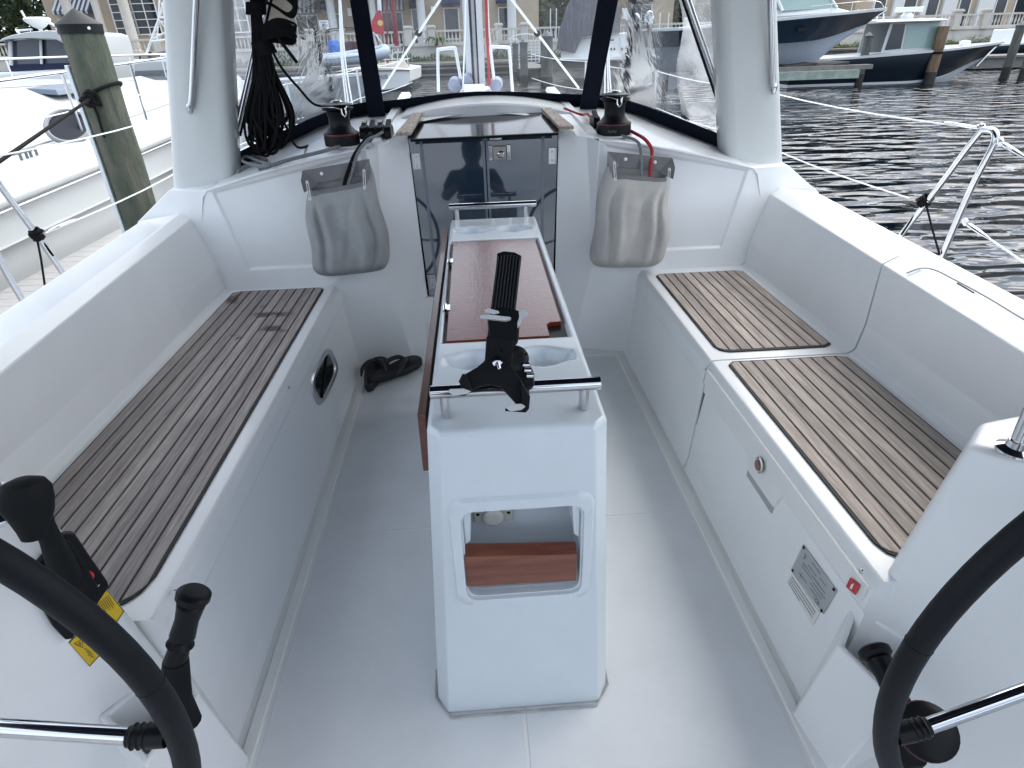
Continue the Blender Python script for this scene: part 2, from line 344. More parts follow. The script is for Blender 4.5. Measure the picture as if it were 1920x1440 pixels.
def textmesh(name, body, origin, ux, uy, size, m, parent, off=.0006):
    cu = bpy.data.curves.new(name, 'FONT'); cu.body = body; cu.size = size; cu.align_x = 'CENTER'; cu.align_y = 'CENTER'
    o = bpy.data.objects.new(name, cu); COL.objects.link(o)
    dg = bpy.context.evaluated_depsgraph_get(); me = bpy.data.meshes.new_from_object(o.evaluated_get(dg))
    bpy.data.objects.remove(o)
    ux = Vector(ux).normalized(); uy = Vector(uy); uy = (uy-ux*uy.dot(ux)).normalized(); uz = ux.cross(uy)
    mm = Matrix.Identity(4)
    for i in range(3): mm[i][0] = ux[i]; mm[i][1] = uy[i]; mm[i][2] = uz[i]; mm[i][3] = origin[i]+uz[i]*off
    me.transform(mm); me.materials.clear(); me.materials.append(m)
    q = bpy.data.objects.new(name, me); COL.objects.link(q); adopt(q, parent); return q
#@@SETTING

# =================================================================== OUR SAILBOAT
ZW = -0.6          # water level, cockpit sole is z = 0
boat = root('sailboat', (0, 0, 0), 'white sailing yacht whose cockpit fills the photo, teak benches on both sides', 'sailboat')
def ztop(x, y):
    t = min(1, max(0, (abs(x)-.40)/.40)); sl = .07+.05*t*t*(3-2*t)
    return 1.055-.12*min(abs(x), 1.6)**2+sl*(min(y, 3.4)-2.76)+.02*max(0, min(y, 4.2)-3.4)-.07*max(0, y-4.2)

# --- cockpit floor: raised non-skid panels over a smooth sole
m = MB(); m.box((-.68, -1.4, -.05), (.68, 3.0, -.0005)); floor = m.build('cockpit_floor', GEL2, boat)
m = MB()
for (x0, x1, y0, y1) in [(-.612, -.004, -1.4, 1.525), (.004, .612, -1.4, 1.525), (-.612, .612, 1.533, 2.70)]:
    m.box((x0, y0, -.003), (x1, y1, .0018))
m.build('nonskid_panel', NONSKID, floor, bevel=.0017)
m = MB()
for s in (-1, 1):
    m.loft([[(s*.622, y, 0), (s*.626, y, .006), (s*.650, y, .006), (s*.655, y, -.004)] for y in (-1.4, 2.72)])
m.loft([[(x, 2.712, 0), (x, 2.718, .006), (x, 2.742, .006), (x, 2.748, -.004)] for x in (-.62, .62)])
m.build('gutter_strip', GEL2, floor, smooth=True)
# dirty sealant smear round the table foot
SMEAR = mat('sealant_smear', (.40, .41, .40), .6, noise=.3, nscale=20)
m = MB(); m.tube([(-.214, 1.0, .004), (-.212, .925, .004), (-.175, .872, .004), (.175, .872, .004), (.212, .925, .004), (.214, 1.0, .004)], .0035, 6); m.build('sealant_bead', SMEAR, floor, smooth=True)

# --- coaming geometry as functions of y
def c2(y): return (1.16+(min(y, 2.9)-1.13)*.0925, .76)
def ridge(y): a = c2(y); return (a[0]+.042+.004*(2.7-y), .785)
def outer(y): return (1.43+(y-1.45)*.088, .752)
def prof(y, lid=0):
    a = c2(y); r = ridge(y); o = outer(y)
    return [(.668, -.01), (.682, .05), (.703, .360), (.697-lid, .368), (.703-lid, .425), (.716-lid, .448), (.735, .450), (1.185, .450), (1.207, .464), (1.220, .555), (a[0], a[1]), (r[0], r[1]), (o[0]-.02, o[1]+.008), (o[0], o[1]-.01), (o[0]+.045, .40), (1.75, .33)]
def shell(s, y0, y1, name, parent=boat, lid=0, n=8):
    ys = [y0+(y1-y0)*i/n for i in range(n+1)]
    rings = [[(s*x, y, z) for (x, z) in prof(y, lid)] for y in ys]
    mm = MB().loft(rings)
    for y, rr in ((y0, rings[0]), (y1, rings[-1])):      # closed ends, one cell deep
        k = len(rr); inner = [(p[0]+s*.05, p[1], p[2]-.05) for p in rr]
        for i in range(k-1): mm.add([rr[i], rr[i+1], inner[i+1], inner[i]], [(0, 1, 2, 3)])
    return mm.build(name, GEL, parent, smooth=True, bevel=.005, seg=2, angle=10, blim=9)
benchL = shell(-1, .835, 2.78, 'bench', n=10)
benchR1 = shell(1, 1.765, 2.78, 'bench', n=5)
benchR0 = shell(1, .80, 1.757, 'bench', n=7)
for s in (-1, 1):
    y1_ = .835 if s < 0 else .80
    MB().loft([[(s*x, y, z) for (x, z) in [(1.20, -.01), (1.20, .44)]+prof(y)[9:]] for y in (-1.4, -.5, .2, y1_)]).build('coaming', GEL, boat, smooth=True, bevel=.005, seg=2, angle=10, blim=9)
    MB().box((min(s*.68, s*1.21), -1.4, -.03), (max(s*.68, s*1.21), .9, -.006)).build('helm_floor', GEL2, floor)
# shadow gap backing between the two right-hand mouldings
m = MB(); m.loft([[(x+.02, y, z-.012) for (x, z) in prof(y)] for y in (1.74, 1.78)]); m.build('gap_seal', BLACKM, benchR1)
# curved lid joint on top of the right coaming (starts at the gap, sweeps aft along the outer ridge)
def onz(px, py, z=.787): p = W(px, py, z=z); return (p.x, p.y, z)
jp = spline([onz(1700, 512, .772), onz(1727, 503, .788), onz(1752, 506, .788), onz(1785, 522, .786), onz(1850, 557, .785), onz(1925, 602, .785), onz(2100, 700, .782)], 8)
m = MB(); m.tube(jp, .0025, 6); m.build('lid_joint', mat('joint_shadow_grey', (.33, .35, .36), .8), benchR0, smooth=True)
m = MB(); m.tube([onz(1795, 531, .789), onz(1826, 549, .789)], .002, 6); m.build('hinge_pin', BLACK, benchR0)
# locker front apron with stepped lower edge, right side
def onface(px, py, x0=.692):       # sloping bench front
    p = W(px, py, x=x0); return p
ap = [(.81, .425), (1.745, .425), (1.745, .338), (1.372, .345), (1.360, .305), (1.185, .308), (1.165, .362), (.83, .374), (.815, .380), (.81, .39)]
def fx(z): return .682+(z-.05)/.31*.021
apv = [(fx(min(z, .36))-.007, y, z) for (y, z) in ap]
m = MB(); m.prism(apv, (.012, 0, 0)); m.build('locker_front', GEL2, benchR0, bevel=.003)
# finger pull, the shading under the notch put into a grey strip
m = MB(); m.box((fx(.29)-.004, 1.19, .283), (fx(.29)+.004, 1.355, .306)); m.build('finger_pull', mat('pull_shade_grey', (.36, .36, .37), .6), benchR0, bevel=.002)
m = MB(); m.prism([(fx(.33)-.003, 1.742, .335), (fx(.33)-.003, 1.752, .335), (fx(.2)-.001, 1.752, .20)], (.004, 0, 0)); m.build('lid_corner_shadow', mat('corner_shadow_grey', (.12, .13, .14), .7), benchR0)  # shadow line below the lid corner, painted as a dark taper
# latch
lc = W(1423, 872, x=.688); lc = Vector((.690, lc.y, lc.z))
m = MB(); m.lathe([(.022, 0), (.023, .003), (.019, .006), (.017, .005)], lc, 24, (-1, 0, .05)); lt = m.build('latch', CHROME, benchR0, smooth=True)
m = MB(); m.lathe([(.0145, .005), (.014, .008), (.008, .0095)], lc, 20, (-1, 0, .05)); m.build('latch_cup', mat('latch_dull_bronze', (.25, .13, .09), .35, metal=.6), lt, smooth=True)
for (px, py) in [(1323, 693), (1614, 1071), (545, 727), (335, 1108)]:
    s = 1 if px > 900 else -1; p = W(px, py, x=s*.693); p.x = s*(.695 if s > 0 else .700)
    m = MB(); m.lathe([(.0055, 0), (.005, .003), (.002, .004)], p, 12, (-s, 0, 0)); m.build('screw_head', CHROME, benchR0 if s > 0 else benchL, smooth=True)

# --- teak panels
def teakpanel(s, y0, y1, m_, parent, r0=.05, xi=.757, xo=1.162, cut=None):
    npl = 10; wd = (xo-xi)/npl; base = MB(); pl = MB()
    def ylim(x):   # rounded/cut corners
        d = x-xi; lo, hi = y0, y1
        if d < r0: lo += r0-math.sqrt(max(0, r0*r0-(r0-d)**2))
        if d < .02: hi -= .02-d
        e = xo-x
        if e < .03: lo += (.03-e)*.6; hi -= (.03-e)*.5
        return lo, hi
    xs = [xi+(xo-xi)*i/40 for i in range(41)]
    loop = [(s*x, ylim(x)[0]-.004, .4505) for x in xs]+[(s*x, ylim(x)[1]+.004, .4505) for x in reversed(xs)]
    base.prism(loop, (0, 0, .0045)); b = base.build('caulking', mat('black_caulk', (.012, .012, .013), .6), parent)
    for i in range(npl):
        a = xi+i*wd+(.003 if i else .006); c = xi+(i+1)*wd-(.003 if i < npl-1 else .006); sub = 6
        xx = [a+(c-a)*k/sub for k in range(sub+1)]
        lp = [(s*x, ylim(x)[0]+.005, .4545) for x in xx]+[(s*x, ylim(x)[1]-.005, .4545) for x in reversed(xx)]
        pl.prism(lp, (0, 0, .0032))
    return pl.build('teak_slats', m_, parent, bevel=.0009, seg=1)
teakpanel(-1, .86, 2.655, TEAKL, benchL, .09)
teakpanel(1, 1.815, 2.615, TEAKR, benchR1, .05)
teakpanel(1, .855, 1.735, TEAKR, benchR0, .05)

# --- speaker opening in the left bench front (diamond frame)
pts_o = [(624, 641), (632, 690), (603, 770), (583, 720)]
def lf(px, py, off=0):
    p = W(px, py, x=-.69); return Vector((-(fx(max(.05, min(.36, p.z))))+off, p.y, p.z))
O4 = [lf(619, 643), lf(636, 690), lf(600, 770), lf(582, 722)]
def rounded(poly, k=.28, n=6):
    out_ = []; m_ = len(poly)
    for i in range(m_):
        p = poly[i]; a = poly[i-1]; b = poly[(i+1) % m_]; s0 = p.lerp(a, k); s1 = p.lerp(b, k)
        for t in range(n+1):
            u = t/n; out_.append(s0*(1-u)**2+p*2*u*(1-u)+s1*u*u)
    return out_
ro = rounded(O4, .34); cen = sum(O4, Vector())/4
r1 = [cen+(p-cen)*.76 for p in ro]; fr = MB()
fr.loft([[p for p in ro], [p+Vector((.007, 0, 0)) for p in [cen+(q-cen)*.96 for q in ro]], [p+Vector((.007, 0, 0)) for p in [cen+(q-cen)*.80 for q in ro]], [p+Vector((-.002, 0, 0)) for p in r1]], closed=True)
ven = fr.build('vent_frame', BRUSH, benchL, smooth=True)
m = MB(); m.add([p+Vector((.001, 0, 0)) for p in r1], [tuple(range(len(r1)))]); m.build('vent_opening', mat('vent_dark_glass', (.012, .014, .016), .12), ven)
m = MB(); a_, b_ = cen+(O4[0]-cen)*.62, cen+(O4[2]-cen)*.62; m.tube([a_+Vector((.004, -.01, 0)), a_.lerp(b_, .5)+Vector((.004, -.018, 0)), b_+Vector((.004, -.004, 0))], .004, 6); m.build('vent_bar', BLACK, ven, smooth=True)

# --- forward bulkhead, companionway box, cabin top
def bulk(s):
    mm = MB()
    F = lambda x, z: (s*x, 2.692+(z-.45)*.16 if z > .45 else 2.692+(.45-z)*.13, z)
    def yb(z): return 2.692+(z-.45)*.16
    # lower riser of the bench end / wing beside the companionway
    A = [(.500, 2.765, 1.020), (.490, 2.800, -.01)]     # front corner
    B = [(.466, 2.880, 1.028), (.415, 2.818, -.01)]     # inner corner
    Cc = [(.405, 2.965, 1.045), (.360, 2.825, -.01)]    # jamb corner
    D = [((.345 if s < 0 else .357), 3.012, 1.050), ((.305 if s < 0 else .316), 2.835, -.01)]
    sx = lambda p: (s*p[0], p[1], p[2])
    mm.add([sx(A[0]), (s*.4953, 2.7815, .535), (s*.4945, 2.7844, .45), sx(A[1]), sx(B[1]), sx(B[0]), sx(Cc[1]), sx(Cc[0]), sx(D[1]), sx(D[0])],
           [(0, 1, 5), (1, 2, 4, 5), (2, 3, 4), (5, 4, 6, 7), (7, 6, 8, 9)])
    # lower face (below seat level)
    mm.add([(s*.490, 2.80, -.01), (s*.4945, 2.7844, .45), (s*.74, 2.69, .45), (s*.71, 2.738, -.01)], [(0, 1, 2, 3)])
    # band between seat and panel
    zt = lambda x: ztop(x, 2.76)-.004
    mm.add([(s*.4945, 2.7844, .45), (s*.4953, 2.7815, .535), (s*.62, 2.7096, .535), (s*.74, 2.69, .45)], [(0, 1, 2), (0, 2, 3)])
    mm.add([(s*.74, 2.690, .45), (s*.62, 2.7096, .535), (s*1.09, 2.7096, .535), (s*1.30, 2.706, .535), (s*1.30, 2.692, .45)], [(0, 1, 2), (0, 2, 4), (2, 3, 4)])
    # recessed panel: polygon P (x,z)
    P = [(.62, .535), (1.09, .535), (1.185, .872), (.53, 1.002)]
    q = [(s*x, yb(z)+.004, z) for x, z in P]
    c = [(.632, .545), (1.084, .545), (1.173, .868), (.542, .990)]
    k = [(s*x, yb(z)+.013, z) for x, z in c]
    mm.add(q+k, [(0, 1, 5, 4), (1, 2, 6, 5), (2, 3, 7, 6), (3, 0, 4, 7), (4, 5, 6, 7)])
    # sides of the panel
    mm.add([q[3], q[0], (s*.4953, 2.7815, .535), (s*.500, 2.765, 1.02)], [(0, 1, 2, 3)])
    P0 = (s*1.205, 2.770, ztop(1.205, 2.77)); P2 = (s*1.385, 2.805, .879); P3 = (s*1.560, 2.80, .748); Aa = (s*1.30, 2.706, .535); Bb = (s*1.62, 2.80, .33)
    mm.add([q[1], Aa, P2, P0, q[2]], [(0, 1, 2), (0, 2, 3), (0, 3, 4)]); mm.add([Aa, Bb, P3, P2], [(0, 1, 2, 3)])
    mm.add([P0, P2, (s*1.45, 3.10, .865), (s*1.15, 3.10, ztop(1.15, 3.1)+.004)], [(0, 1, 2, 3)])
    mm.add([P2, P3, Bb, (s*1.66, 3.8, .33), (s*1.56, 3.8, .78), (s*1.45, 3.10, .865)], [(0, 1, 4, 5), (1, 2, 3, 4)])
    mm.add([(s*1.45, 3.10, .865), (s*1.56, 3.8, .78), (s*1.38, 3.8, .82), (s*1.15, 3.10, ztop(1.15, 3.1)+.004)], [(0, 1, 2, 3)])
    mm.add([q[3], (s*.500, 2.765, 1.02), (s*.85, 2.775, ztop(.85, 2.775)), (s*1.205, 2.770, ztop(1.205, 2.77)), q[2]], [(0, 1, 2, 3, 4)])
    return mm.build('bulkhead', GEL, boat, smooth=True, bevel=.007, angle=20, weld=True)
bk = [bulk(-1), bulk(1)]
# sill below the doors
m = MB(); m.hexa([(-.345, 2.825, -.01), (.345, 2.825, -.01), (.345, 3.0, -.01), (-.345, 3.0, -.01)], [(-.345, 2.872, .300), (.345, 2.872, .300), (.345, 3.0, .300), (-.345, 3.0, .300)]); sill = m.build('companionway_sill', GEL2, boat, bevel=.01)
# cabin top as height-field with side rounding down to the side deck
m = MB(); ysn = [2.765, 2.80, 2.9, 3.0, 3.2, 3.4, 3.7, 4.2, 5, 6, 7, 8, 9, 9.6]
for s in (-1, 1):
    rings = []
    for y in ysn:
        hw = (1.20 if y < 2.9 else 1.36) if y < 4 else 1.40-.012*(y-4)**2*2.0; hw = max(hw, .12); x_in = 0 if y > 3.36 else (.50 if y < 2.8 else (.41 if y < 2.95 else .375))
        r = []
        for k in range(13):
            x = x_in+(hw-x_in)*k/12; r.append((s*x, y, ztop(x, y)))
        zz = ztop(hw, y); sd_ = .44+.02*y*.2
        r += [(s*(hw+.03), y, zz-.03), (s*(hw+.10), y, max(sd_, zz-.25)), (s*(hw+.13), y, sd_)]
        rings.append(r)
    m.loft(rings)
cab = m.build('cabin_top', GEL, boat, smooth=True, angle=40)
# front lip bead of the cabin top
m = MB()
for s in (-1, 1): MB().tube([(s*x, 2.768, ztop(x, 2.768)-.004) for x in (.50, .6, .7, .85, 1.0, 1.2)], .007, 8).build('cabin_top_lip', GEL, cab, smooth=True)
# deck + hull
def deckhw(y): return 1.93 if y < 3 else max(.03, 1.93*(1-((y-3)/8.3)**2.4)) if y < 11.3 else .03
def sheer(y): return .39+.012*(y+1.4)+.0012*max(0, y)**2
ys2 = [-1.4+i*.5 for i in range(26)]
m = MB()
for s in (-1, 1): m.loft([[(s*deckhw(y), y, sheer(y)), (s*max(0, deckhw(y)-.05), y, sheer(y)-.02), (s*max(0, deckhw(y)-.6), y, sheer(y)-.01 if y > 2.7 else .33), ((0 if y > 9 else s*max(0, 1.2-.02*y)), y, sheer(y)-.01 if y > 2.7 else .30)] for y in ys2])
m.build('side_deck', GEL, boat, smooth=True)
m = MB()
for s in (-1, 1): m.loft([[(s*deckhw(y), y, sheer(y)), (s*(deckhw(y)*.985), y, .1), (s*(deckhw(y)*.9), y, -.35), (s*deckhw(y)*.55, y, -.85)] for y in ys2])
m.build('hull', HULLW, boat, smooth=True)
# toe rail
m = MB()
for s in (-1, 1): m.tube([(s*(deckhw(y)-.02), y, sheer(y)+.02) for y in ys2[:-1]], .018, 6)
m.build('toe_rail', BRUSH, boat, smooth=True)

# --- hatch hood, sliding hatch, trims
m = MB()
def arcz(x, y=3.4): return 1.136-.26*(x-.03)**2
xs = [-.40+i*.86/16 for i in range(17)]
m.loft([[(x, 3.355, 1.055) for x in xs], [(x, 3.36, arcz(x)-.008) for x in xs], [(x, 3.372, arcz(x)) for x in xs], [(x, 3.95, arcz(x)+.02) for x in xs], [(x, 4.35, ztop(x, 4.3)-.01) for x in xs]])
m.build('hatch_hood', GEL, boat, smooth=True, angle=22)
SMOKE = mat('smoked_acrylic', (.030, .030, .032), .10, spec=.12, coat=0, bump=.05, bscale=6)
hz = lambda px, py, z: W(px, py, z=z)
m = MB(); a, b, c, d = W(777, 266, y=2.90), W(1044, 253, y=2.90), Vector((.318, 3.34, 1.078)), Vector((-.268, 3.34, 1.066))
a = Vector((-.322, 2.90, 1.030)); b = Vector((.340, 2.90, 1.034))
m.hexa([a, b, c, d], [p+Vector((0, 0, .010)) for p in (a, b, c, d)]); hatch = m.build('sliding_hatch', SMOKE, boat, bevel=.002)
m = MB(); m.tube([a+Vector((0, -.004, .004)), b+Vector((0, -.004, .004))], .0065, 8); m.build('hatch_edge', BLACK, hatch, smooth=True)
m = MB(); m.tube([a+Vector((.03, .13, .012)), b+Vector((-.03, .13, .012))], .004, 6); m.tube([a+Vector((.02, .26, .013)), b+Vector((-.02, .26, .014))], .003, 6); m.build('hatch_bar', mat('hatch_inner_grey', (.10, .10, .11), .5), hatch)
for s, q in ((-1, [(-.383, 2.885), (-.316, 2.885), (-.288, 3.33), (-.335, 3.33)]), (1, [(.343, 2.885), (.408, 2.885), (.360, 3.33), (.310, 3.33)])):
    m = MB(); m.prism([(x, y, 1.055+(y-2.885)*.09) for x, y in q], (0, 0, .014)); m.build('wood_trim', TRIMWOOD, boat, bevel=.002)
    m = MB(); xo = .46 if s > 0 else -.44; m.loft([[(xo, 2.87, 1.032), (xo+s*.012, 2.87, 1.052), (xo+s*.04, 2.87, 1.052), (xo+s*.055, 2.87, 1.028)], [(xo-s*.02, 4.3, 1.125), (xo-s*.01, 4.3, 1.145), (xo+s*.04, 4.3, 1.145), (xo+s*.05, 4.3, 1.115)]], cap=True); m.build('line_cover', GEL, boat, smooth=True)

# --- companionway doors: two smoked leaves meeting behind the table
def dx(z, s): t = (z-.302)/(1.03-.302); return (-.309-.036*t) if s < 0 else (.320+.037*t)
def dy_(z): return 2.885+(z-.302)*.178
DOORG = mat('door_smoked_acrylic', (.020, .036, .060), .025, spec=.9, coat=.3, noise=.3, nscale=1.3)
door = {}
for s, e0, e1 in ((-1, -1, 0), (1, 0, 1)):
    def X(z, e): return .012 if e == 0 else dx(z, e)
    ya, yb_ = dy_(.302), dy_(1.034)
    m = MB(); m.hexa([(X(.302, e0)+.002, ya, .302), (X(.302, e1)-.002, ya, .302), (X(.302, e1)-.002, ya+.012, .302), (X(.302, e0)+.002, ya+.012, .302)],
                     [(X(1.034, e0)+.002, yb_, 1.034), (X(1.034, e1)-.002, yb_, 1.034), (X(1.034, e1)-.002, yb_+.012, 1.034), (X(1.034, e0)+.002, yb_+.012, 1.034)])
    dd = m.build('companionway_door', DOORG, boat, bevel=.0015); door[s] = dd
    for z in (.375, .93):
        p = Vector((dx(z, s)-s*.028, dy_(z)-.003, z)); m = MB(); m.box((p.x-.017, p.y-.006, p.z-.036), (p.x+.017, p.y, p.z+.036)); m.tube([p+Vector((s*.018, -.004, -.036)), p+Vector((s*.018, -.004, .036))], .006, 8)
        for dz in (-.02, .02): m.lathe([(.005, 0), (.003, .003)], p+Vector((0, -.006, dz)), 10, (0, -1, 0))
        m.build('hinge', BRUSH, dd, bevel=.001)
# inner edge posts seen through / on the acrylic
m = MB()
yA, yB_ = dy_(.302), dy_(1.03)
for x0 in (-.003, .014): m.hexa([(x0, yA-.006, .302), (x0+.011, yA-.006, .302), (x0+.011, yA-.0005, .302), (x0, yA-.0005, .302)], [(x0, yB_-.006, 1.03), (x0+.011, yB_-.006, 1.03), (x0+.011, yB_-.0005, 1.03), (x0, yB_-.0005, 1.03)])
for (xa, xb) in ((-.285, -.262), (.285, .262)): m.hexa([(xb-.008, yA-.003, .302), (xb+.006, yA-.003, .302), (xb+.006, yA-.0005, .302), (xb-.008, yA-.0005, .302)], [(xa-.008, yB_-.003, 1.03), (xa+.006, yB_-.003, 1.03), (xa+.006, yB_-.0005, 1.03), (xa-.008, yB_-.0005, 1.03)])
m.build('door_edge_strip', mat('door_strip_grey', (.13, .16, .20), .25), door[1])
# lock
lk = W(937, 287, y=2.985); LY = dy_(lk.z)
m = MB(); m.box((lk.x-.030, LY-.018, lk.z-.030), (lk.x+.030, LY+.006, lk.z+.030)); lock = m.build('door_lock', mat('lock_brass_grey', (.33, .31, .27), .4, metal=.7), door[1], bevel=.002)
m = MB(); m.box((lk.x-.052, LY-.012, lk.z-.034), (lk.x-.033, LY+.004, lk.z+.034)); m.box((lk.x+.033, LY-.012, lk.z-.034), (lk.x+.052, LY+.004, lk.z+.034)); m.box((lk.x-.045, LY-.0, lk.z+.055), (lk.x+.012, LY+.012, lk.z+.085)); m.build('lock_plate', CHROME, lock, bevel=.002)
m = MB(); m.lathe([(.017, 0), (.017, .008), (.011, .012), (.010, .007)], (lk.x+.006, LY-.018, lk.z-.006), 20, (0, -1, 0)); m.build('lock_knob', CHROME, lock, smooth=True)
# dark cabin behind the doors
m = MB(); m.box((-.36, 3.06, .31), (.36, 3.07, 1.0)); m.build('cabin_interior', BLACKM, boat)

# --- composite arch over the cockpit
def arch_leg(t, s):   # t 0 base .. 1 top: centre x, half width, y, z
    z = .80+t*1.35
    if t < .75: xc = 1.285-.245*t/.75*.95; 
    else: xc = 1.052-(t-.75)/.25*.10
    return xc, .134-.030*t, 2.955-.05*t, z
m = MB()
def archring(c, axw, axd, hw, hd):
    c = Vector(c); axw = Vector(axw).normalized(); axd = Vector(axd).normalized(); out_ = []
    for k in range(20):
        a = 2*math.pi*k/20; ca, sa = math.cos(a), math.sin(a); e = .36
        out_.append(c+axw*hw*math.copysign(abs(ca)**e, ca)+axd*hd*math.copysign(abs(sa)**e, sa))
    return out_
rings = []
path = []
for i in range(11):
    xc, hw, y, z = arch_leg(i/10*.92, 1); path.append((Vector((xc, y, z)), hw))
path += [(Vector((.93, 2.89, 2.13)), .095), (Vector((.80, 2.88, 2.21)), .09), (Vector((.60, 2.88, 2.25)), .09), (Vector((.3, 2.88, 2.28)), .09)]
full = [(Vector((-p.x, p.y, p.z)), h) for p, h in path]+[(Vector((0, 2.88, 2.29)), .09)]+[(p, h) for p, h in reversed(path)]
for i, (p, h) in enumerate(full):
    a = full[max(0, i-1)][0]; b = full[min(len(full)-1, i+1)][0]; t = (b-a).normalized(); axd = Vector((0, 1, 0)); axw = t.cross(axd).normalized()
    rings.append(archring(p, axw, axd, h, .085))
m.loft(rings, closed=True, cap=True)
arch = m.build('cockpit_arch', mat('arch_gelcoat', (.60, .63, .62), .3, coat=.3, noise=.05, nscale=5, bump=.1, bscale=400, bdist=.001), boat, smooth=True, angle=50)
# arch grab rails (steel, ending in a foot)
for s, top, bot in ((-1, (370, -40), (358, 205)), (1, (1443, -40), (1449, 168))):
    p1 = W(*bot, y=2.845); p0 = W(*top, y=2.80)
    top2 = p0+(p0-p1)*.4
    m = MB(); m.tube(spline([top2, p0.lerp(p1, .3), p0.lerp(p1, .9), p1+Vector((s*.004, -.004, .012)), p1+Vector((s*.012, .02, -.012))], 6), .0125, 12); h = m.build('grab_rail', CHROME, boat, smooth=True)
    m = MB(); m.lathe([(.019, 0), (.020, .006), (.014, .012)], p1+Vector((s*.012, .030, -.018)), 16, (0, -1, .1)); m.lathe([(.012, 0), (.012, .006), (.004, .008)], p1+Vector((s*.014, .030, -.046)), 12, (0, -1, .1)); m.build('rail_foot', CHROME, h, smooth=True)

# --- steel U-shaped gate stanchions and lifelines
GX = 1.865
def gate(s):
    if s > 0: P = [W(1690, 440, x=GX), W(1760, 350, x=GX), W(1826, 262, x=GX), W(1848, 243, x=GX), W(1866, 262, x=GX), W(1820, 355, x=GX), W(1765, 482, x=GX)]
    else:
        P = [W(120, 515, x=-GX), W(66, 437, x=-GX), W(10, 362, x=-GX)]; a, b = P[0], P[2]
        top = b+(b-a)*.35; P = [a, P[1], b, top, top+Vector((0, -.05, .012)), top+Vector((0, -.085, -.03)), W(-20, 440, x=-GX), W(6, 500, x=-GX), W(45, 567, x=-GX)]
    P = [Vector(p) for p in P]
    a0 = P[0]+(P[0]-P[1]).normalized()*.18; a1 = P[-1]+(P[-1]-P[-2]).normalized()*.18
    m = MB(); m.tube(spline([a0]+P+[a1], 8), .0125, 12)
    g = m.build('gate_stanchion', CHROME, None, smooth=True)
    return tag(g, 'polished steel U-shaped gate stanchion on the %s side deck%s' % (('right', ', water behind it') if s > 0 else ('left', ', dock planks behind it')), 'stanchion', 'steel gate stanchions'), P
gR, PR = gate(1); gL, PL = gate(-1)
def stan(x, y, h=.62):
    m = MB(); z = sheer(y); m.tube([(x, y, z), (x, y, z+h)], .0125, 10); m.lathe([(.03, 0), (.03, .01), (.016, .03)], (x, y, z), 12)
    return m
lines = root('lifelines', (0, 3, .5), 'white coated wire lifelines with stanchions along both side decks of the yacht', 'lifeline')
stl = {}
for s in (-1, 1):
    for y in (4.35, 6.15, 7.9):
        x = s*(deckhw(y)-.06); stan(x, y).build('stanchion', BRUSH, lines, smooth=True); stl[(s, y)] = Vector((x, y, sheer(y)))
for s in (-1, 1):
    G = PR[3] if s > 0 else PL[3]
    up = [G]+[stl[(s, y)]+Vector((0, 0, .61)) for y in (4.35, 6.15, 7.9)]+[Vector((s*.85, 9.6, sheer(9.6)+.62))]
    lo = [W(1706, 372, x=GX) if s > 0 else W(85, 437, x=-GX)]+[stl[(s, y)]+Vector((0, 0, .31)) for y in (4.35, 6.15, 7.9)]+[Vector((s*.85, 9.6, sheer(9.6)+.32))]
    for q in (up, lo):
        q2 = []
        for a, b in zip(q[:-1], q[1:]):
            for k in range(6): t = k/6; q2.append(a.lerp(b, t)-Vector((0, 0, .02*math.sin(math.pi*t))))
        q2.append(q[-1]); MB().tube(q2, .0035, 6).build('wire', WIRE, lines, smooth=True)
# aft wires beyond the gates
for (px, py, ex, ey) in [(1868, 262, 1995, 340), (1803, 412, 1990, 540)]:
    a = W(px, py, x=GX); b = W(ex, ey, x=GX+.02); MB().tube([a, b], .0035, 6).build('wire', WIRE, lines, smooth=True)
    m = MB(); d = (b-a).normalized(); m.tube([a+d*.02, a+d*.05, a+d*.10, a+d*.16], [.004, .010, .008, .004], 10); m.lathe([(.004, -.008), (.016, -.004), (.016, .004), (.004, .008)], a+d*.02, 12, (1, 0, .3)); m.build('turnbuckle', CHROME, lines, smooth=True)
a = PR[3]; d = (stl[(1, 4.35)]+Vector((0, 0, .61))-a).normalized(); m = MB(); m.tube([a+d*.03, a+d*.06, a+d*.16, a+d*.22], [.004, .008, .007, .0035], 10); m.tube([a+d*t_+Vector((0, 0, .018*math.sin(t_*60))) for t_ in (0, .015, .03, .045)], .004, 6); m.build('turnbuckle', CHROME, lines, smooth=True)
a = W(90, 434, x=-GX); b = W(130, 416, x=-GX); m = MB(); m.tube([a, a.lerp(b, .3), b, b+(b-a)*.3], [.004, .008, .007, .0035], 8); m.build('turnbuckle', CHROME, lines, smooth=True)
# black lashings
def lashing(s, c, feet, label):
    rt = root('lashing', c, label, 'lashing', 'black cord lashings on the gate stanchions')
    m = MB(); c = Vector(c)
    ax = (PR[1]-PR[0]).normalized() if s > 0 else (PL[1]-PL[0]).normalized()
    u = ax.orthogonal().normalized(); v = ax.cross(u)
    pts = [c+ax*(-.022+.044*k/60)+(u*math.cos(k*.75)+v*math.sin(k*.75))*(.019+.003*math.sin(k*.9)) for k in range(61)]
    m.tube(pts, .0055, 6); m.tube([c+u*.022+ax*.01, c+u*.03+v*.01, c+v*.03-ax*.01, c-u*.02+v*.02], .007, 6)
    m.build('knot', ROPEBLK, rt, smooth=True)
    for f in feet: MB().tube([c, c.lerp(Vector(f), .5)+Vector((0, .004, 0)), f], .0045, 6).build('cord', ROPEBLK, rt, smooth=True)
lashing(1, W(1735, 377, x=GX), [W(1690, 440, x=GX-.02), W(1762, 478, x=GX-.02)], 'black cord lashed round the right gate stanchion')
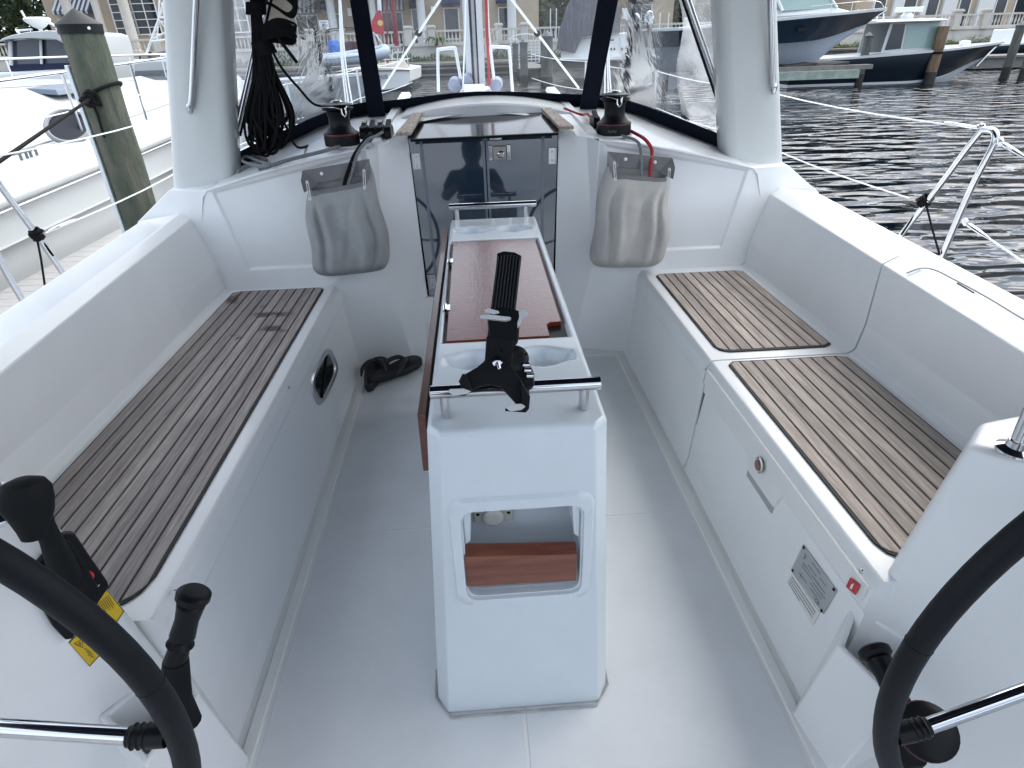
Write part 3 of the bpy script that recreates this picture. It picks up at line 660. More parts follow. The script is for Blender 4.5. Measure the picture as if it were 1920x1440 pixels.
lashing(-1, W(68, 440, x=-GX), [W(84, 535, x=-GX+.02), W(100, 480, x=-GX+.02)], 'black cord lashed round the left gate stanchion')
#@@TABLE

# =================================================================== TABLE
tab = root('cockpit_table', (0, 1.5, 0), 'white moulded cockpit table with varnished wood lid, standing in the middle of the cockpit floor', 'table')
TZ = .80
def tx(y): return (-.160, .172) if y < 1.6 else (-.152, .172+.012*(y-1.6))
top = [(-.160, .925), (-.135, .896), (.145, .896), (.172, .925), (.186, 2.40), (-.150, 2.40)]
bot = [(-.208, .925), (-.182, .884), (.182, .884), (.208, .925), (.215, 2.30), (-.215, 2.30)]
TG = mat('table_gelcoat', (.67, .73, .77), .3, coat=.35, noise=.05, nscale=5, bump=.12, bscale=420, bdist=.001)
m = MB()
tv = [(x, y, TZ-.012) for x, y in top]; bv = [(x, y, .004) for x, y in bot]
m.add(tv+bv, [(i, (i+1) % 6, 6+(i+1) % 6, 6+i) for i in (0, 2, 3, 4, 5)])
# aft face with a hole for the cubby
def af(x, z): t = z/TZ; xl = -.182+.047*t; xr = .182-.037*t; return (x, .884+.012*t, z)
hx0, hx1, hz0, hz1 = -.108, .125, .390, .620
P = [tv[1], tv[2], bv[2], bv[1]]
H = rounded([Vector(af(hx0, hz1)), Vector(af(hx1, hz1)), Vector(af(hx1, hz0)), Vector(af(hx0, hz0))], .12, 3)
k = len(H)//4
vs = P+[tuple(h) for h in H]; fs = []
for i in range(4):
    j = (i+1) % 4
    arc = [4+i*k+q for q in range(k)]
    fs.append(tuple([i]+[4+i*k+q for q in range(k//2, k)]+[4+j*k+q for q in range(0, k//2+1)]+[j]) if False else None)
fs = []
for i in range(4):
    seg_ = [4+i*k+q for q in range(k)]
    for q in range(k-1): fs.append((i, seg_[q], seg_[q+1]))
    fs.append((i, seg_[-1], 4+((i+1) % 4)*k, (i+1) % 4))
m.add(vs, fs)
body = m.build('table_body', TG, tab, smooth=True, bevel=.004, angle=20, weld=True)
# cubby liner
m = MB(); back = [Vector((h.x, h.y+.11, h.z)) for h in H]; m.loft([H, back], closed=True); m.add(back, [tuple(range(len(back)))]); cub = m.build('storage_cubby', TG, tab, smooth=True, angle=50)
# raised frame round the cubby
o_ = rounded([Vector(af(-.135, .652)), Vector(af(.150, .652)), Vector(af(.150, .368)), Vector(af(-.135, .368))], .12, 5)
o2 = rounded([Vector(af(-.130, .647)), Vector(af(.145, .647)), Vector(af(.145, .373)), Vector(af(-.130, .373))], .12, 5)
i2 = rounded([Vector(af(-.112, .624)), Vector(af(.129, .624)), Vector(af(.129, .386)), Vector(af(-.112, .386))], .12, 5)
i3 = rounded([Vector(af(-.107, .619)), Vector(af(.124, .619)), Vector(af(.124, .391)), Vector(af(-.107, .391))], .12, 5)
D = lambda L_, d: [p+Vector((0, d, 0)) for p in L_]
m = MB(); m.loft([D(o_, .001), D(o2, -.009), D(i2, -.009), D(i3, .02)], closed=True); m.build('cubby_frame', TG, tab, smooth=True, angle=60)
# small side brackets inside the cubby
m = MB()
for s, x in ((1, hx0), (-1, hx1)):
    m.hexa([(x, .905, .52), (x+s*.012, .905, .53), (x+s*.012, .98, .53), (x, .98, .52)], [(x, .905, .615), (x+s*.018, .905, .615), (x+s*.018, .98, .615), (x, .98, .615)])
m.build('cubby_bracket', TG, cub, bevel=.003)
# wooden bar + socket
b0 = W(873, 1030, y=.895); b1 = W(1083, 1026, y=.895); b2 = W(1080, 1086, y=.89); b3 = W(876, 1098, y=.89)
m = MB(); m.hexa([Vector((b3.x, .886, b3.z)), Vector((b2.x, .886, b2.z)), Vector((b2.x, .912, b2.z)), Vector((b3.x, .912, b3.z))], [Vector((b3.x, .886, b0.z-.012)), Vector((b2.x, .886, b1.z-.012)), Vector((b2.x, .912, b1.z)), Vector((b3.x, .912, b0.z))])
m.build('wood_bar', MAHOG, tab, bevel=.0015)
sk = W(925, 966, y=.99)
m = MB(); m.box((sk.x-.042, .988, sk.z-.018), (sk.x+.042, .996, sk.z+.018)); so = m.build('power_socket', mat('socket_ivory', (.52, .51, .46), .4), cub, bevel=.004)
m = MB(); m.lathe([(.023, 0), (.023, .008), (.018, .012), (.012, .013)], (sk.x, .988, sk.z), 24, (0, -1, 0)); m.build('socket_cap', mat('socket_cap_ivory', (.60, .59, .54), .3), so, smooth=True)
m = MB()
for s in (-1, 1): m.lathe([(.004, 0), (.002, .002)], (sk.x+s*.033, .988, sk.z+.006), 10, (0, -1, 0))
m.build('socket_screw', BLACK, so)

# moulded top (height field with fiddled drink pockets and a lid recess)
def sst(a, b, x): t = min(1, max(0, (x-a)/(b-a))); return t*t*(3-2*t)
LY0, LY1, LX0, LX1 = 1.268, 2.10, -.146, .158
def pocket(x, y, yc, hl):
    x0, x1 = -.140, .152
    u = (x-x0)/(x1-x0)
    wv = .036+.013*math.sin(u*math.pi*4-math.pi/2)
    d = min(wv-abs(y-yc), (x-x0), (x1-x))
    return .036*sst(0, .014, d)
def tophz(x, y):
    z = TZ
    z -= pocket(x, y, 1.178, 0)
    z -= pocket(x-.004, y, 2.235, 0)
    d = min(y-LY0, LY1-y, x-LX0, LX1+.008*(y-1.27)-x)
    z -= .016*sst(0, .006, d)
    # thin raised fiddle line round the edge
    return z
nx, ny = 84, 300
m = MB(); vs = []; fs = []
for j in range(ny+1):
    y = .896+(2.40-.896)*j/ny
    xl = -.160+.010*(y-.925)/1.475; xr = .172+.014*(y-.925)/1.475
    if y < .925: kk = (.925-y)/.029; xl += .025*kk; xr -= .027*kk
    for i in range(nx+1):
        x = xl+(xr-xl)*i/nx; e = min(i, nx-i, ); z = tophz(x, y)
        if i == 0 or i == nx or j == 0 or j == ny: z = TZ-.012
        elif i == 1 or i == nx-1 or j == 1 or j == ny-1: z = TZ-.004
        vs.append((x, y, z))
for j in range(ny):
    for i in range(nx): a = j*(nx+1)+i; fs.append((a, a+1, a+nx+2, a+nx+1))
m.add(vs, fs); m.build('table_top', TG, tab, smooth=True, angle=80)
# wood lid with notch, black surround
SEAL = mat('dark_recess', (.012, .012, .014), .5)
m = MB(); m.prism([(LX0+.005, LY0+.005, TZ-.0155), (LX1-.004, LY0+.005, TZ-.0155), (LX1+.001, LY1-.005, TZ-.0155), (LX0+.005, LY1-.005, TZ-.0155)], (0, 0, .003)); m.build('lid_recess', SEAL, tab)
m = MB(); lz = TZ-.0125
lp = [(LX0+.012, LY0+.010, lz), (LX1-.050, LY0+.010, lz), (LX1-.050, LY0+.075, lz), (LX1-.042, LY0+.088, lz), (LX1-.012, LY0+.090, lz), (LX1-.006, LY1-.012, lz), (LX0+.012, LY1-.012, lz)]
m.prism(lp, (0, 0, .013)); lid = m.build('wood_lid', LID, tab, bevel=.0015)
m = MB()
for (px, py) in ((846, 490), (838, 578)):
    p = W(px, py, z=TZ); m.box((LX0-.002, p.y-.018, TZ-.004), (LX0+.016, p.y+.018, TZ+.003)); m.tube([(LX0+.004, p.y-.018, TZ+.003), (LX0+.004, p.y+.018, TZ+.003)], .004, 8)
m.build('lid_hinge', CHROME, lid, smooth=True)
# folded leaf hanging on the left
m = MB(); m.hexa([(-.186, 1.0, .64), (-.172, 1.0, .64), (-.176, 2.34, .60), (-.190, 2.34, .60)], [(-.184, 1.0, .778), (-.168, 1.0, .778), (-.160, 2.36, .778), (-.178, 2.36, .778)])
m.build('folding_leaf', BROWNLEAF, tab, bevel=.002)
# grab handles on the table
for (ya, pL, pR, fl, fr_, z) in ((.955, (805, 736), (1127, 718), (838, 776), (1092, 762), .853), (2.36, (841, 388), (1006, 382), (857, 420), (988, 413), .850)):
    a = W(*pL, z=z); b = W(*pR, z=z); yy = (a.y+b.y)/2; a.y = b.y = yy
    m = MB(); m.lathe([(.008, 0), (.0125, .002), (.0125, (b-a).length-.002), (.008, (b-a).length)], a, 20, (b-a)); h = m.build('grab_handle', CHROME, tab, smooth=True)
    for q in (fl, fr_):
        f = W(*q, z=TZ-.003); f.y = yy-.0; m = MB(); m.tube([(f.x, yy, TZ-.004), (f.x, yy, z)], .0095, 14); m.build('handle_post', BRUSH, h, smooth=True)

# =================================================================== TABLET HOLDER on the near table handle
HO = W(940, 690, y=.93)
HN = (Vector((0, -1, 0))*.80+Vector((0, 0, .60))).normalized()
hold = root('tablet_holder', HO, 'black clamp-on tablet holder with ribbed stem and silver-tipped claws, on the near table handle', 'holder')
def hp(px, py, d=0): return W(px, py, n=HN, o=HO)+HN*d
def plate(pts, d0, th, name, m_, parent, bevel=.0015, smooth=False):
    return MB().prism([hp(*p, d0) for p in pts], -HN*th).build(name, m_, parent, bevel=bevel)
plate([(932, 476), (945, 472), (965, 474), (978, 481), (966, 590), (962, 640), (912, 640), (925, 560)], .004, .010, 'stem', BLACK, hold)
m = MB()
for t in range(8):
    x0 = 934+t*5.8; x1 = 915+t*6.2; m.tube([hp(x0, 480+abs(t-3.5)*.8, .006), hp(x0+(x1-x0)*.65, 580, .006), hp(x1, 634, .006)], .0016, 6)
m.build('stem_rib', mat('rib_black', (.02, .023, .027), .3), hold, smooth=True)
plate([(920, 585), (938, 578), (972, 584), (975, 592), (972, 640), (966, 648), (918, 642), (914, 600)], .010, .022, 'clamp_collar', BLACK, hold, .003)
plate([(900, 596), (902, 602), (948, 607), (958, 604), (957, 600), (915, 595)], .024, .012, 'silver_tab', mat('silver_pad', (.55, .56, .57), .35), hold, .002)
plate([(908, 588), (915, 585), (934, 590), (936, 594), (926, 596), (910, 593)], .028, .004, 'silver_tab', mat('silver_pad', (.55, .56, .57), .35), hold, .001)
plate([(972, 586), (983, 583), (988, 588), (986, 597), (978, 600), (974, 612), (970, 618), (969, 608), (973, 597)], .012, .008, 'silver_tab', mat('silver_pad', (.55, .56, .57), .35), hold, .001)
plate([(912, 632), (964, 638), (960, 688), (976, 712), (990, 740), (992, 752), (985, 764), (972, 764), (962, 752), (940, 728), (922, 722), (900, 726), (880, 735), (868, 730), (862, 718), (872, 703), (895, 690), (909, 678)], .012, .014, 'claw_arm', BLACKM, hold, .003)
plate([(868, 703), (876, 706), (886, 735), (872, 744), (848, 742), (850, 737), (868, 733), (861, 718)], .020, .010, 'claw_tip', BLACK, hold, .002)
plate([(841, 737), (846, 733), (870, 732), (884, 737), (877, 742), (852, 745)], .030, .006, 'silver_pad', mat('silver_pad', (.55, .56, .57), .35), hold, .0015)
plate([(975, 715), (993, 745), (991, 768), (985, 775), (946, 772), (948, 764), (973, 764), (978, 752)], .020, .010, 'claw_tip', BLACK, hold, .002)
plate([(946, 766), (950, 761), (976, 760), (984, 765), (976, 771), (956, 774)], .030, .006, 'silver_pad', mat('silver_pad', (.55, .56, .57), .35), hold, .0015)
m = MB(); c0 = hp(932, 680, .012); m.lathe([(.010, 0), (.010, .004), (.0065, .005), (.0065, .012), (.003, .013)], c0, 6, HN); m.lathe([(.004, 0), (.004, .006)], hp(936, 693, .012), 10, HN); m.lathe([(.003, 0), (.003, .004)], hp(938, 660, .012), 10, HN); m.tube([c0+HN*.008, hp(936, 694, .020)], .003, 8)
m.build('lock_bolt', CHROME, hold, smooth=True)
m = MB(); cc = hp(966, 672, -.010); m.lathe([(.020, -.016), (.023, -.012), (.023, .010), (.017, .013), (.010, .013)], cc, 24, (HN+Vector((.25, 0, 0)))); bj = m.build('ball_joint', BLACK, hold, smooth=True)
m = MB()
for a in range(5):
    th = a*1.256+.4; m.lathe([(.0028, 0), (.0028, .003)], cc+HN*.012+Vector((.017*math.cos(th)+.003, .0, .017*math.sin(th))), 8, HN)
m.build('joint_screw', CHROME, bj, smooth=True)
plate([(962, 690), (978, 682), (996, 684), (1002, 700), (1003, 722), (992, 730), (994, 742), (985, 748), (968, 715)], -.004, .034, 'rail_clamp', BLACK, hold, .004)
m = MB()
for (px, py) in ((986, 684), (989, 694), (993, 704)): m.lathe([(.0048, -.006), (.0048, .006)], hp(px, py, .001), 12, (1, .1, -.1))
m.build('clamp_screw', CHROME, hold, smooth=True)

# =================================================================== WINCHES
RED = mat('dull_red_ring', (.10, .012, .015), .4)
def winch(c, label):
    r = root('winch', c, label, 'winch', 'black self-tailing winches on the cabin top')
    x, y, z = c; rb = .076
    m = MB(); m.lathe([(rb, 0), (rb+.001, .030), (rb-.001, .050), (rb-.004, .054), (rb-.012, .058), (.050, .074), (.046, .080), (.0445, .100), (.046, .120), (.050, .132), (.052, .138), (.040, .140)], (0, 0, 0), 40)
    m.build('drum', mat('winch_black', (.006, .007, .009), .42, spec=.2, noise=.2, nscale=40, bump=.1, bscale=300), r, smooth=True, angle=30)
    m = MB(); m.lathe([(rb+.0012, .044), (rb+.0016, .047), (rb+.0002, .050)], (0, 0, 0), 40); m.build('red_ring', RED, r, smooth=True)
    m = MB(); m.lathe([(.060, .143), (.066, .147), (.068, .150), (.060, .151), (.030, .154)], (0, 0, 0), 36); m.lathe([(.030, .158), (.060, .160), (.067, .163), (.064, .166), (.040, .170), (.026, .174), (.020, .178), (.010, .178)], (0, 0, 0), 36)
    m.build('self_tailer', BLACK, r, smooth=True, angle=30)
    m = MB(); m.lathe([(.024, .168), (.026, .174), (.020, .180), (.010, .181), (.009, .174)], (0, 0, 0), 24); m.build('drive_socket', BRUSH, r, smooth=True)
    m = MB(); m.tube([(.045, -.02, .158), (.020, -.058, .160), (.012, -.066, .152), (.012, -.068, .130), (.004, -.067, .120), (-.006, -.067, .130), (-.006, -.066, .150), (-.030, -.056, .158), (-.055, -.02, .158)], [.004, .005, .0055, .005, .005, .005, .0055, .005, .003], 8); m.build('tailer_arm', CHROME, r, smooth=True)
    m = MB(); m.lathe([(.082, -.004), (.084, 0), (.078, .002)], (0, 0, 0), 36); m.build('base_pad', GEL, r, smooth=True)
    for ch in r.children: ch.matrix_parent_inverse = Matrix.Identity(4)
    return r
wr = W(1152, 250, y=2.88); wl = W(642, 274, y=2.88)
zr = ztop(.59, 2.88); w1 = winch((wr.x, 2.90, zr+.001), 'black winch on the cabin top right of the companionway, red line beside it')
w2 = duplicate(w1, (wl.x, 2.90, zr+.001), 'black winch on the cabin top left of the companionway, beside the rope clutches', rotz=.5)
textmesh('winch_lettering', 'N//W', (wr.x-.022, 2.90-.0735, zr+.022), (1, -.30, 0), (0, 0, 1), .016, mat('faint_lettering', (.16, .17, .17), .5), w1, .0035)
# clutch banks
def clutch(c, n, label, s):
    r = root('rope_clutch', c, label, 'rope clutch'); x, y, z = c
    for i in range(n):
        xx = x+s*i*.036; m = MB(); m.prism([(xx, y-.05, z), (xx, y+.07, z), (xx, y+.07, z+.035), (xx, y+.03, z+.052), (xx, y-.03, z+.050), (xx, y-.05, z+.030)], (s*.031, 0, 0)); m.build('clutch_body', BLACK, r, bevel=.004)
        m = MB(); m.prism([(xx+s*.004, y-.045, z+.045), (xx+s*.004, y+.01, z+.060), (xx+s*.004, y+.045, z+.072), (xx+s*.004, y+.05, z+.060), (xx+s*.004, y, z+.048)], (s*.022, 0, 0)); m.build('clutch_lever', BLACKM, r, bevel=.003)
        if n > 2 and i in (1, 3): m = MB(); m.box((xx+s*.006, y+.012, z+.062), (xx+s*.006+s*.018, y+.034, z+.071)) if s > 0 else m.box((xx+s*.024, y+.012, z+.062), (xx+s*.006, y+.034, z+.071)); m.build('clutch_label', WHITE, r)
    return r
clutch((-.405, 2.95, ztop(.45, 2.95)), 4, 'bank of black rope clutches between the left winch and the sliding hatch', -1)
clutch((.545, 3.02, ztop(.52, 3.02)), 1, 'single tall black rope clutch behind the right winch', -1)

# =================================================================== ROPES ON THE CABIN TOP
def zt(x, y, d=.008): return (x, y, ztop(x, y)+d)
rope('halyard', [W(1058, 203, z=1.115), W(1090, 215, z=1.10), zt(.53, 3.25, .02), zt(.53, 3.08, .02)], .0055, ROPERED, 'red line running aft over the cabin top to the right clutch')
rope('red_line_tail', [zt(.63, 2.93, .03), (.685, 2.86, 1.03), W(1210, 262, y=2.76), W(1222, 280, y=2.735), W(1221, 300, y=2.70), W(1219, 325, y=2.685), W(1217, 390, y=2.682)], .0075, ROPERED, 'red rope tail dropping from the right winch into the right rope bag')
rope('grey_line_tail', [zt(.60, 2.84, .012), W(1190, 262, y=2.79), W(1200, 275, y=2.745), W(1202, 300, y=2.70), W(1202, 325, y=2.685), W(1200, 390, y=2.682)], .0065, ROPEGRY, 'grey rope tail beside the red one, hanging into the right rope bag')
rope('black_line_tail', [zt(-.50, 2.90, .03), W(694, 252, y=2.84), W(680, 268, y=2.79), W(664, 292, y=2.74), W(655, 315, y=2.69), W(646, 345, y=2.683), W(640, 400, y=2.682)], .0080, ROPEBLK, 'black rope tail hanging over the edge into the left rope bag')
rope('grey_loop', [zt(-.44, 2.90, .03), W(705, 255, y=2.85), W(690, 262, y=2.80), W(672, 285, y=2.73), W(664, 310, y=2.69), W(655, 345, y=2.683)], .0065, ROPEGRY, 'grey rope curling from the left clutches over the edge')
rope('genoa_sheet', [W(445, 322, z=.975), W(470, 310, z=.988), W(500, 312, z=.995), W(540, 300, z=1.010), W(580, 290, z=1.022), W(608, 283, z=1.032), zt(-.62, 2.84, .012)], .008, ROPEGRY, 'grey sheet lying along the cabin top edge to the left winch')
rope('sheet_coil', spline([W(448, 300, z=.965), W(470, 292, z=.97), W(500, 300, z=.97), W(478, 308, z=.972), W(455, 302, z=.975), W(462, 294, z=.98), W(492, 304, z=.98), W(510, 310, z=.975), W(486, 318, z=.97)], 4), .0065, ROPEGRY, 'small loose grey rope coil under the hanging black coil')
# =================================================================== ROPE BAGS
def bag(s, tl, tr, label, bl, br, lean):
    P0 = W(*tl, y=2.70); P1 = W(*tr, y=2.70); c = (P0+P1)/2
    r = root('rope_bag', c, label, 'rope bag', 'mesh rope bags hanging on the cockpit bulkhead')
    nu, nv = 54, 40
    B0 = W(*bl, y=2.62); B1 = W(*br, y=2.62)
    rnd = random.Random(3+s)
    vs = []; fs = []
    ph = [rnd.uniform(0, 6) for _ in range(8)]
    def ring(v):
        # v 0 at the mouth .. 1 at the bottom
        l = P0.lerp(B0, v); rr_ = P1.lerp(B1, v)
        if v > .82: k_ = (v-.82)/.18; sh = 1-.24*k_**3; cc_ = (l+rr_)/2; l = cc_+(l-cc_)*sh; rr_ = cc_+(rr_-cc_)*sh
        dep = .050+.075*math.sin(min(1, v*1.15)*math.pi*.62); dep *= (1-.75*max(0, (v-.86)/.14)**2)
        return l, rr_, dep
    for j in range(nv+1):
        v = j/nv; l, rr_, dep = ring(v); zt_ = -.085*(1-v)**3     # front rim hangs lower
        for i in range(nu):
            if i <= 44: u = i/44; d = max(0, 1-(2*abs(u-.5))**5)**.5
            else: u = 1-(i-44)/(nu-44); d = 0
            bl__ = .012*math.sin(math.pi*min(1, v*1.05))*(u-.5)*2; p_off = bl__
            def crease(cu, wd, am): return -am*math.exp(-((u-cu)/wd)**2)
            w1 = .13+.13*v+.03*math.sin(v*6+ph[4]); w2 = .87-.10*v+.03*math.sin(v*5+ph[5])
            fold = (.006*math.sin(u*9+v*5+ph[0])+.007*math.sin(u*6-v*8+ph[1])+crease(w1, .035, .026)+crease(w2, .035, .026)+crease(w1+.10, .05, -.014)+crease(w2-.10, .05, -.014)+crease(.5+.12*math.sin(v*4+ph[6]), .10, .016)+crease(.72-.3*v, .05, .010))*(math.sin(v*math.pi)**.5*min(1, v*3.2)**1.6 if 0 < v < 1 else 0)
            p = l.lerp(rr_, u); yy = 2.705+(p.z-.45)*.10 if p.z > .45 else 2.70
            yy = min(yy, 2.735)
            x_ = p.x+p_off+ (.006*math.sin(v*11+ph[3]) if 0 < v < 1 else 0)
            vs.append((x_, yy-.006-d*dep-fold*d, p.z+(zt_ if d > .3 else 0)*min(1, d*1.2)))
    for j in range(nv):
        for i in range(nu): fs.append((j*nu+i, j*nu+(i+1) % nu, (j+1)*nu+(i+1) % nu, (j+1)*nu+i))
    fs.append(tuple(nv*nu+i for i in range(nu)))
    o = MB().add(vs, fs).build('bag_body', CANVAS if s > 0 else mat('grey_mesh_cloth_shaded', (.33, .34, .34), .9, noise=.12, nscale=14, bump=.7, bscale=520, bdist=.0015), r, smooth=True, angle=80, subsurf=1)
    so_ = o.modifiers.new('th', 'SOLIDIFY'); so_.thickness = .002
    # webbing rim: front hem and the mounting strip above
    hem = [Vector(vs[2*nu*0+i]) for i in range(nu)]
    front = [Vector(vs[i]) for i in range(3, 42)]; front = sorted(front, key=lambda p: p.x)
    m = MB(); m.loft([[p+Vector((0, -.0035, .006)) for p in front], [p+Vector((0, -.0065, -.018)) for p in front], [p+Vector((0, -.0105, -.042)) for p in front]]); h = m.build('front_hem', CANVASD, r, smooth=True); h.modifiers.new('th', 'SOLIDIFY').thickness = .003
    u = (P1-P0).normalized()
    m = MB(); q = [P0+Vector((-.004, .005, .004)), P1+Vector((.004, .005, .004)), P1+Vector((.002, .002, -.055)), P0+Vector((-.002, .002, -.055))]; m.prism(q, (0, -.004, 0))
    for (pt, sg) in ((P0, 1), (P1, -1)): m.prism([pt+Vector((-.004*sg, 0, .004)), pt+Vector((.05*sg, 0, -.055)), pt+Vector((0, -.05, -.075)), pt+Vector((-.008*sg, -.035, -.03))], (0, -.003, 0))
    m.build('mounting_strip', CANVASD, r, bevel=.001)
    for t in (.27, .74):
        p = P0.lerp(P1, t)+Vector((0, -.001, -.020)); m = MB(); m.lathe([(.0075, 0), (.0075, .003), (.004, .005)], p, 14, (0, -1, .1)); m.build('snap_fastener', WHITE, r, smooth=True)
    for (pt, sg) in ((P0, 1), (P1, -1)):
        a = pt+Vector((.018*sg, -.042, -.035)); b_ = pt+Vector((.022*sg, -.062, -.10))
        m = MB(); m.tube([a+Vector((-.004, 0, 0)), a+Vector((0, -.002, .006)), a+Vector((.004, 0, 0)), b_+Vector((.004, 0, 0)), b_+Vector((0, -.002, -.006)), b_+Vector((-.004, 0, 0))], .0017, 6, closed=True)
        for q_ in (a, b_): m.lathe([(.0065, 0), (.0065, .002), (.004, .002)], q_, 12, (0, -1, .2))
        m.build('lacing', mat('dull_eyelet', (.5, .5, .49), .4, metal=.4), r, smooth=True)
    return r
bag(1, (1141, 286), (1259, 298), 'paler mesh rope bag on the right bulkhead with red rope in it', (1106, 510), (1252, 508), 0)
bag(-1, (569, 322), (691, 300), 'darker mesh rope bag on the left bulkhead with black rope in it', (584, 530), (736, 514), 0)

# =================================================================== HANGING BLACK ROPE COIL
rc = root('coiled_rope', W(490, 150, y=2.93), 'big black rope coil hanging beside the left arch leg, tied with a wrapped knot', 'rope')
rnd = random.Random(11)
YC = 2.93
def cp(px, py, dy=0): return W(px, py, y=YC+dy)
m = MB()
for i in range(48):
    t = (i%24)/23; dy = rnd.uniform(-.04, .04); yb = 250+rnd.uniform(-26, 34)-14*abs(t-.5)
    xl = 463+rnd.uniform(-7, 7)+t*42+(20 if i >= 24 else 0); xr = 490+rnd.uniform(-8, 10)+t*52-(22 if i >= 24 else 0)
    pts = [cp(478+rnd.uniform(-9, 16), -25+rnd.uniform(-8, 8), dy*.4), cp(474+t*16, 60, dy*.5), cp(478+t*22+rnd.uniform(-4, 4), 130, dy*.7), cp(xl, 215, dy), cp((xl+xr)/2-10, yb, dy), cp((xl+xr)/2+12, yb+2, -dy), cp(xr, 210, -dy), cp(488+t*26, 130, -dy*.7), cp(480+t*12, 50, -dy*.5), cp(482+rnd.uniform(-6, 12), -25, -dy*.4)]
    m.tube(spline(pts, 6), .0055, 6)
m.build('hanging_loops', ROPEBLK, rc, smooth=True)
m = MB()
for k in range(11):
    yy = 78+k*2.2; m.tube([cp(489+16*math.cos(a)+k*1.2, yy-4*math.cos(a), -.036*math.sin(a)) for a in [j*.45 for j in range(14)]], .006, 6, closed=False)
m.build('wraps', ROPEBLK, rc, smooth=True); m = MB()
for k in range(9):
    yy = 6+k*2.4; m.tube([cp(480+17*math.cos(a), yy, -.04*math.sin(a)) for a in [j*.45 for j in range(14)]], .006, 6)
m.build('wraps', ROPEBLK, rc, smooth=True)
m = MB()
for k in range(7):
    m.tube(spline([cp(490, 50+k*4, -.02), cp(520+k*2, 36+k*5, -.03), cp(552+rnd.uniform(-6, 6), 44+k*5, -.02), cp(550+rnd.uniform(-4, 4), 52+k*5, .0), cp(520, 48+k*5, .01), cp(494, 58+k*3, 0)], 6), .0062, 6)
for k in range(5):
    m.tube(spline([cp(487, 10, 0), cp(505+k*3, -4-k*5, -.02), cp(530+k*3, -6-k*4, -.02), cp(551+k*1.2, 12-k*2, 0), cp(540+k*2, 26+k*1.5, .01), cp(515, 12, .01), cp(498, 4, 0)], 6), .006, 6)
m.tube(spline([cp(521, 70, -.03), cp(534, 88, -.03), cp(548, 106, -.03), cp(557, 118, -.03)], 4), .0075, 7)
m.build('knot_ends', ROPEBLK, rc, smooth=True)
MB().tube(spline([cp(510, 95, -.02), cp(530, 130), cp(560, 165), cp(590, 196), Vector((wl.x-.02, 2.92, zr+.160)), Vector((wl.x+.03, 2.92, zr+.160))], 6), .0055, 7).build('tail_to_winch', ROPEBLK, rc, smooth=True)
MB().tube(spline([cp(520, 235), cp(545, 262), cp(562, 277, -.02), W(590, 268, z=1.0), W(606, 262, z=1.0)], 6), .0055, 7).build('lower_tail', ROPEBLK, rc, smooth=True)
#@@DODGER

# =================================================================== SPRAYHOOD
dg = root('sprayhood', (0, 3.3, 1.6), 'navy sprayhood with clear vinyl windows over the companionway and canopy above', 'sprayhood')
BC = [(-1.30, 2.97), (-1.17, 3.02), (-.95, 3.24), (-.70, 3.60), (-.45, 3.72), (0, 3.76), (.50, 3.72), (.72, 3.60), (.95, 3.24), (1.17, 3.02), (1.30, 2.97)]
def bz(x, y): return ztop(x, y)
bl_ = [Vector((x, y, bz(x, y))) for x, y in BC]
bs = spline(bl_, 6)
def lean(p, h):    # point h metres up the windscreen from base point p, leaning aft and inboard
    k = h/.95; return Vector((p.x*(1-.14*k), p.y-(p.y-2.95)*.42*k, p.z+h))
m = MB(); m.loft([[p+Vector((0, 0, -.004)) for p in bs], [lean(p, .062) for p in bs]]); o = m.build('base_band', NAVY, dg, smooth=True); o.modifiers.new('t', 'SOLIDIFY').thickness = .006
m = MB(); m.loft([[lean(p, .82) for p in bs], [lean(p, .95) for p in bs]]); o = m.build('top_band', NAVY, dg, smooth=True); o.modifiers.new('t', 'SOLIDIFY').thickness = .006
# window panels between the bands, split by the mullions
def panel(i0, i1, mt, name='vinyl_window', wav=0):
    seg_ = bs[i0:i1+1]; rows = []
    for k in range(13):
        h = .062+(.82-.062)*k/12; rows.append([lean(p, h)+Vector((wav*math.sin(h*17+j*1.3)*math.sin(j*.9+2), wav*math.sin(h*11+j*2.1), 0)) for j, p in enumerate(seg_)])
    return MB().loft(rows).build(name, mt, dg, smooth=True, angle=80)
panel(0, 11, VINYLC, wav=.016); panel(49, 60, VINYLC, wav=.016)
panel(11, 19, VINYL); panel(19, 41, VINYL); panel(41, 49, VINYL)
def mull(px0, px1, pxt0, pxt1, y, yt):
    a, b = W(px0, 212, y=y), W(px1, 212, y=y); c, d = W(pxt1, -5, y=yt), W(pxt0, -5, y=yt)
    a.z = b.z = 1.06; 
    up_ = lambda p, q: q+(q-p)*.75
    m = MB(); m.prism([a, b, c, up_(b, c)*1, up_(a, d)*1, d], (0, .006, 0)); return m.build('mullion', NAVY, dg)
mull(690, 722, 655, 688, 3.55, 3.36); mull(1086, 1118, 1122, 1160, 3.55, 3.36)
# roof
rf = []
for k in range(7):
    t = k/6; rf.append([Vector((lean(p, .95).x*(1+.05*t), lean(p, .95).y+(2.90-lean(p, .95).y)*t, lean(p, .95).z+(2.22-.17*(lean(p, .95).x)**2-lean(p, .95).z)*t+.05*math.sin(t*math.pi))) for p in bs])
o = MB().loft(rf).build('roof_canvas', NAVY, dg, smooth=True); o.modifiers.new('t', 'SOLIDIFY').thickness = .004
# frame tubes
for s, b_, t_ in ((-1, (443, 245), (499, 0)), (1, (1364, 218), (1290, 0))):
    b0 = W(*b_, y=2.99); t0 = W(*t_, y=3.08); d = t0-b0
    m = MB(); m.tube([b0-d*.05, b0, t0, t0+d*.35], .0125, 12); m.build('frame_tube', CHROME, dg, smooth=True)
    m = MB(); q = Vector((.016*(-s), .02, 0)); m.tube([b0-d*.05+q, t0+q, t0+d*.35+q], .006, 8); m.build('frame_strap', NAVY, dg, smooth=True)
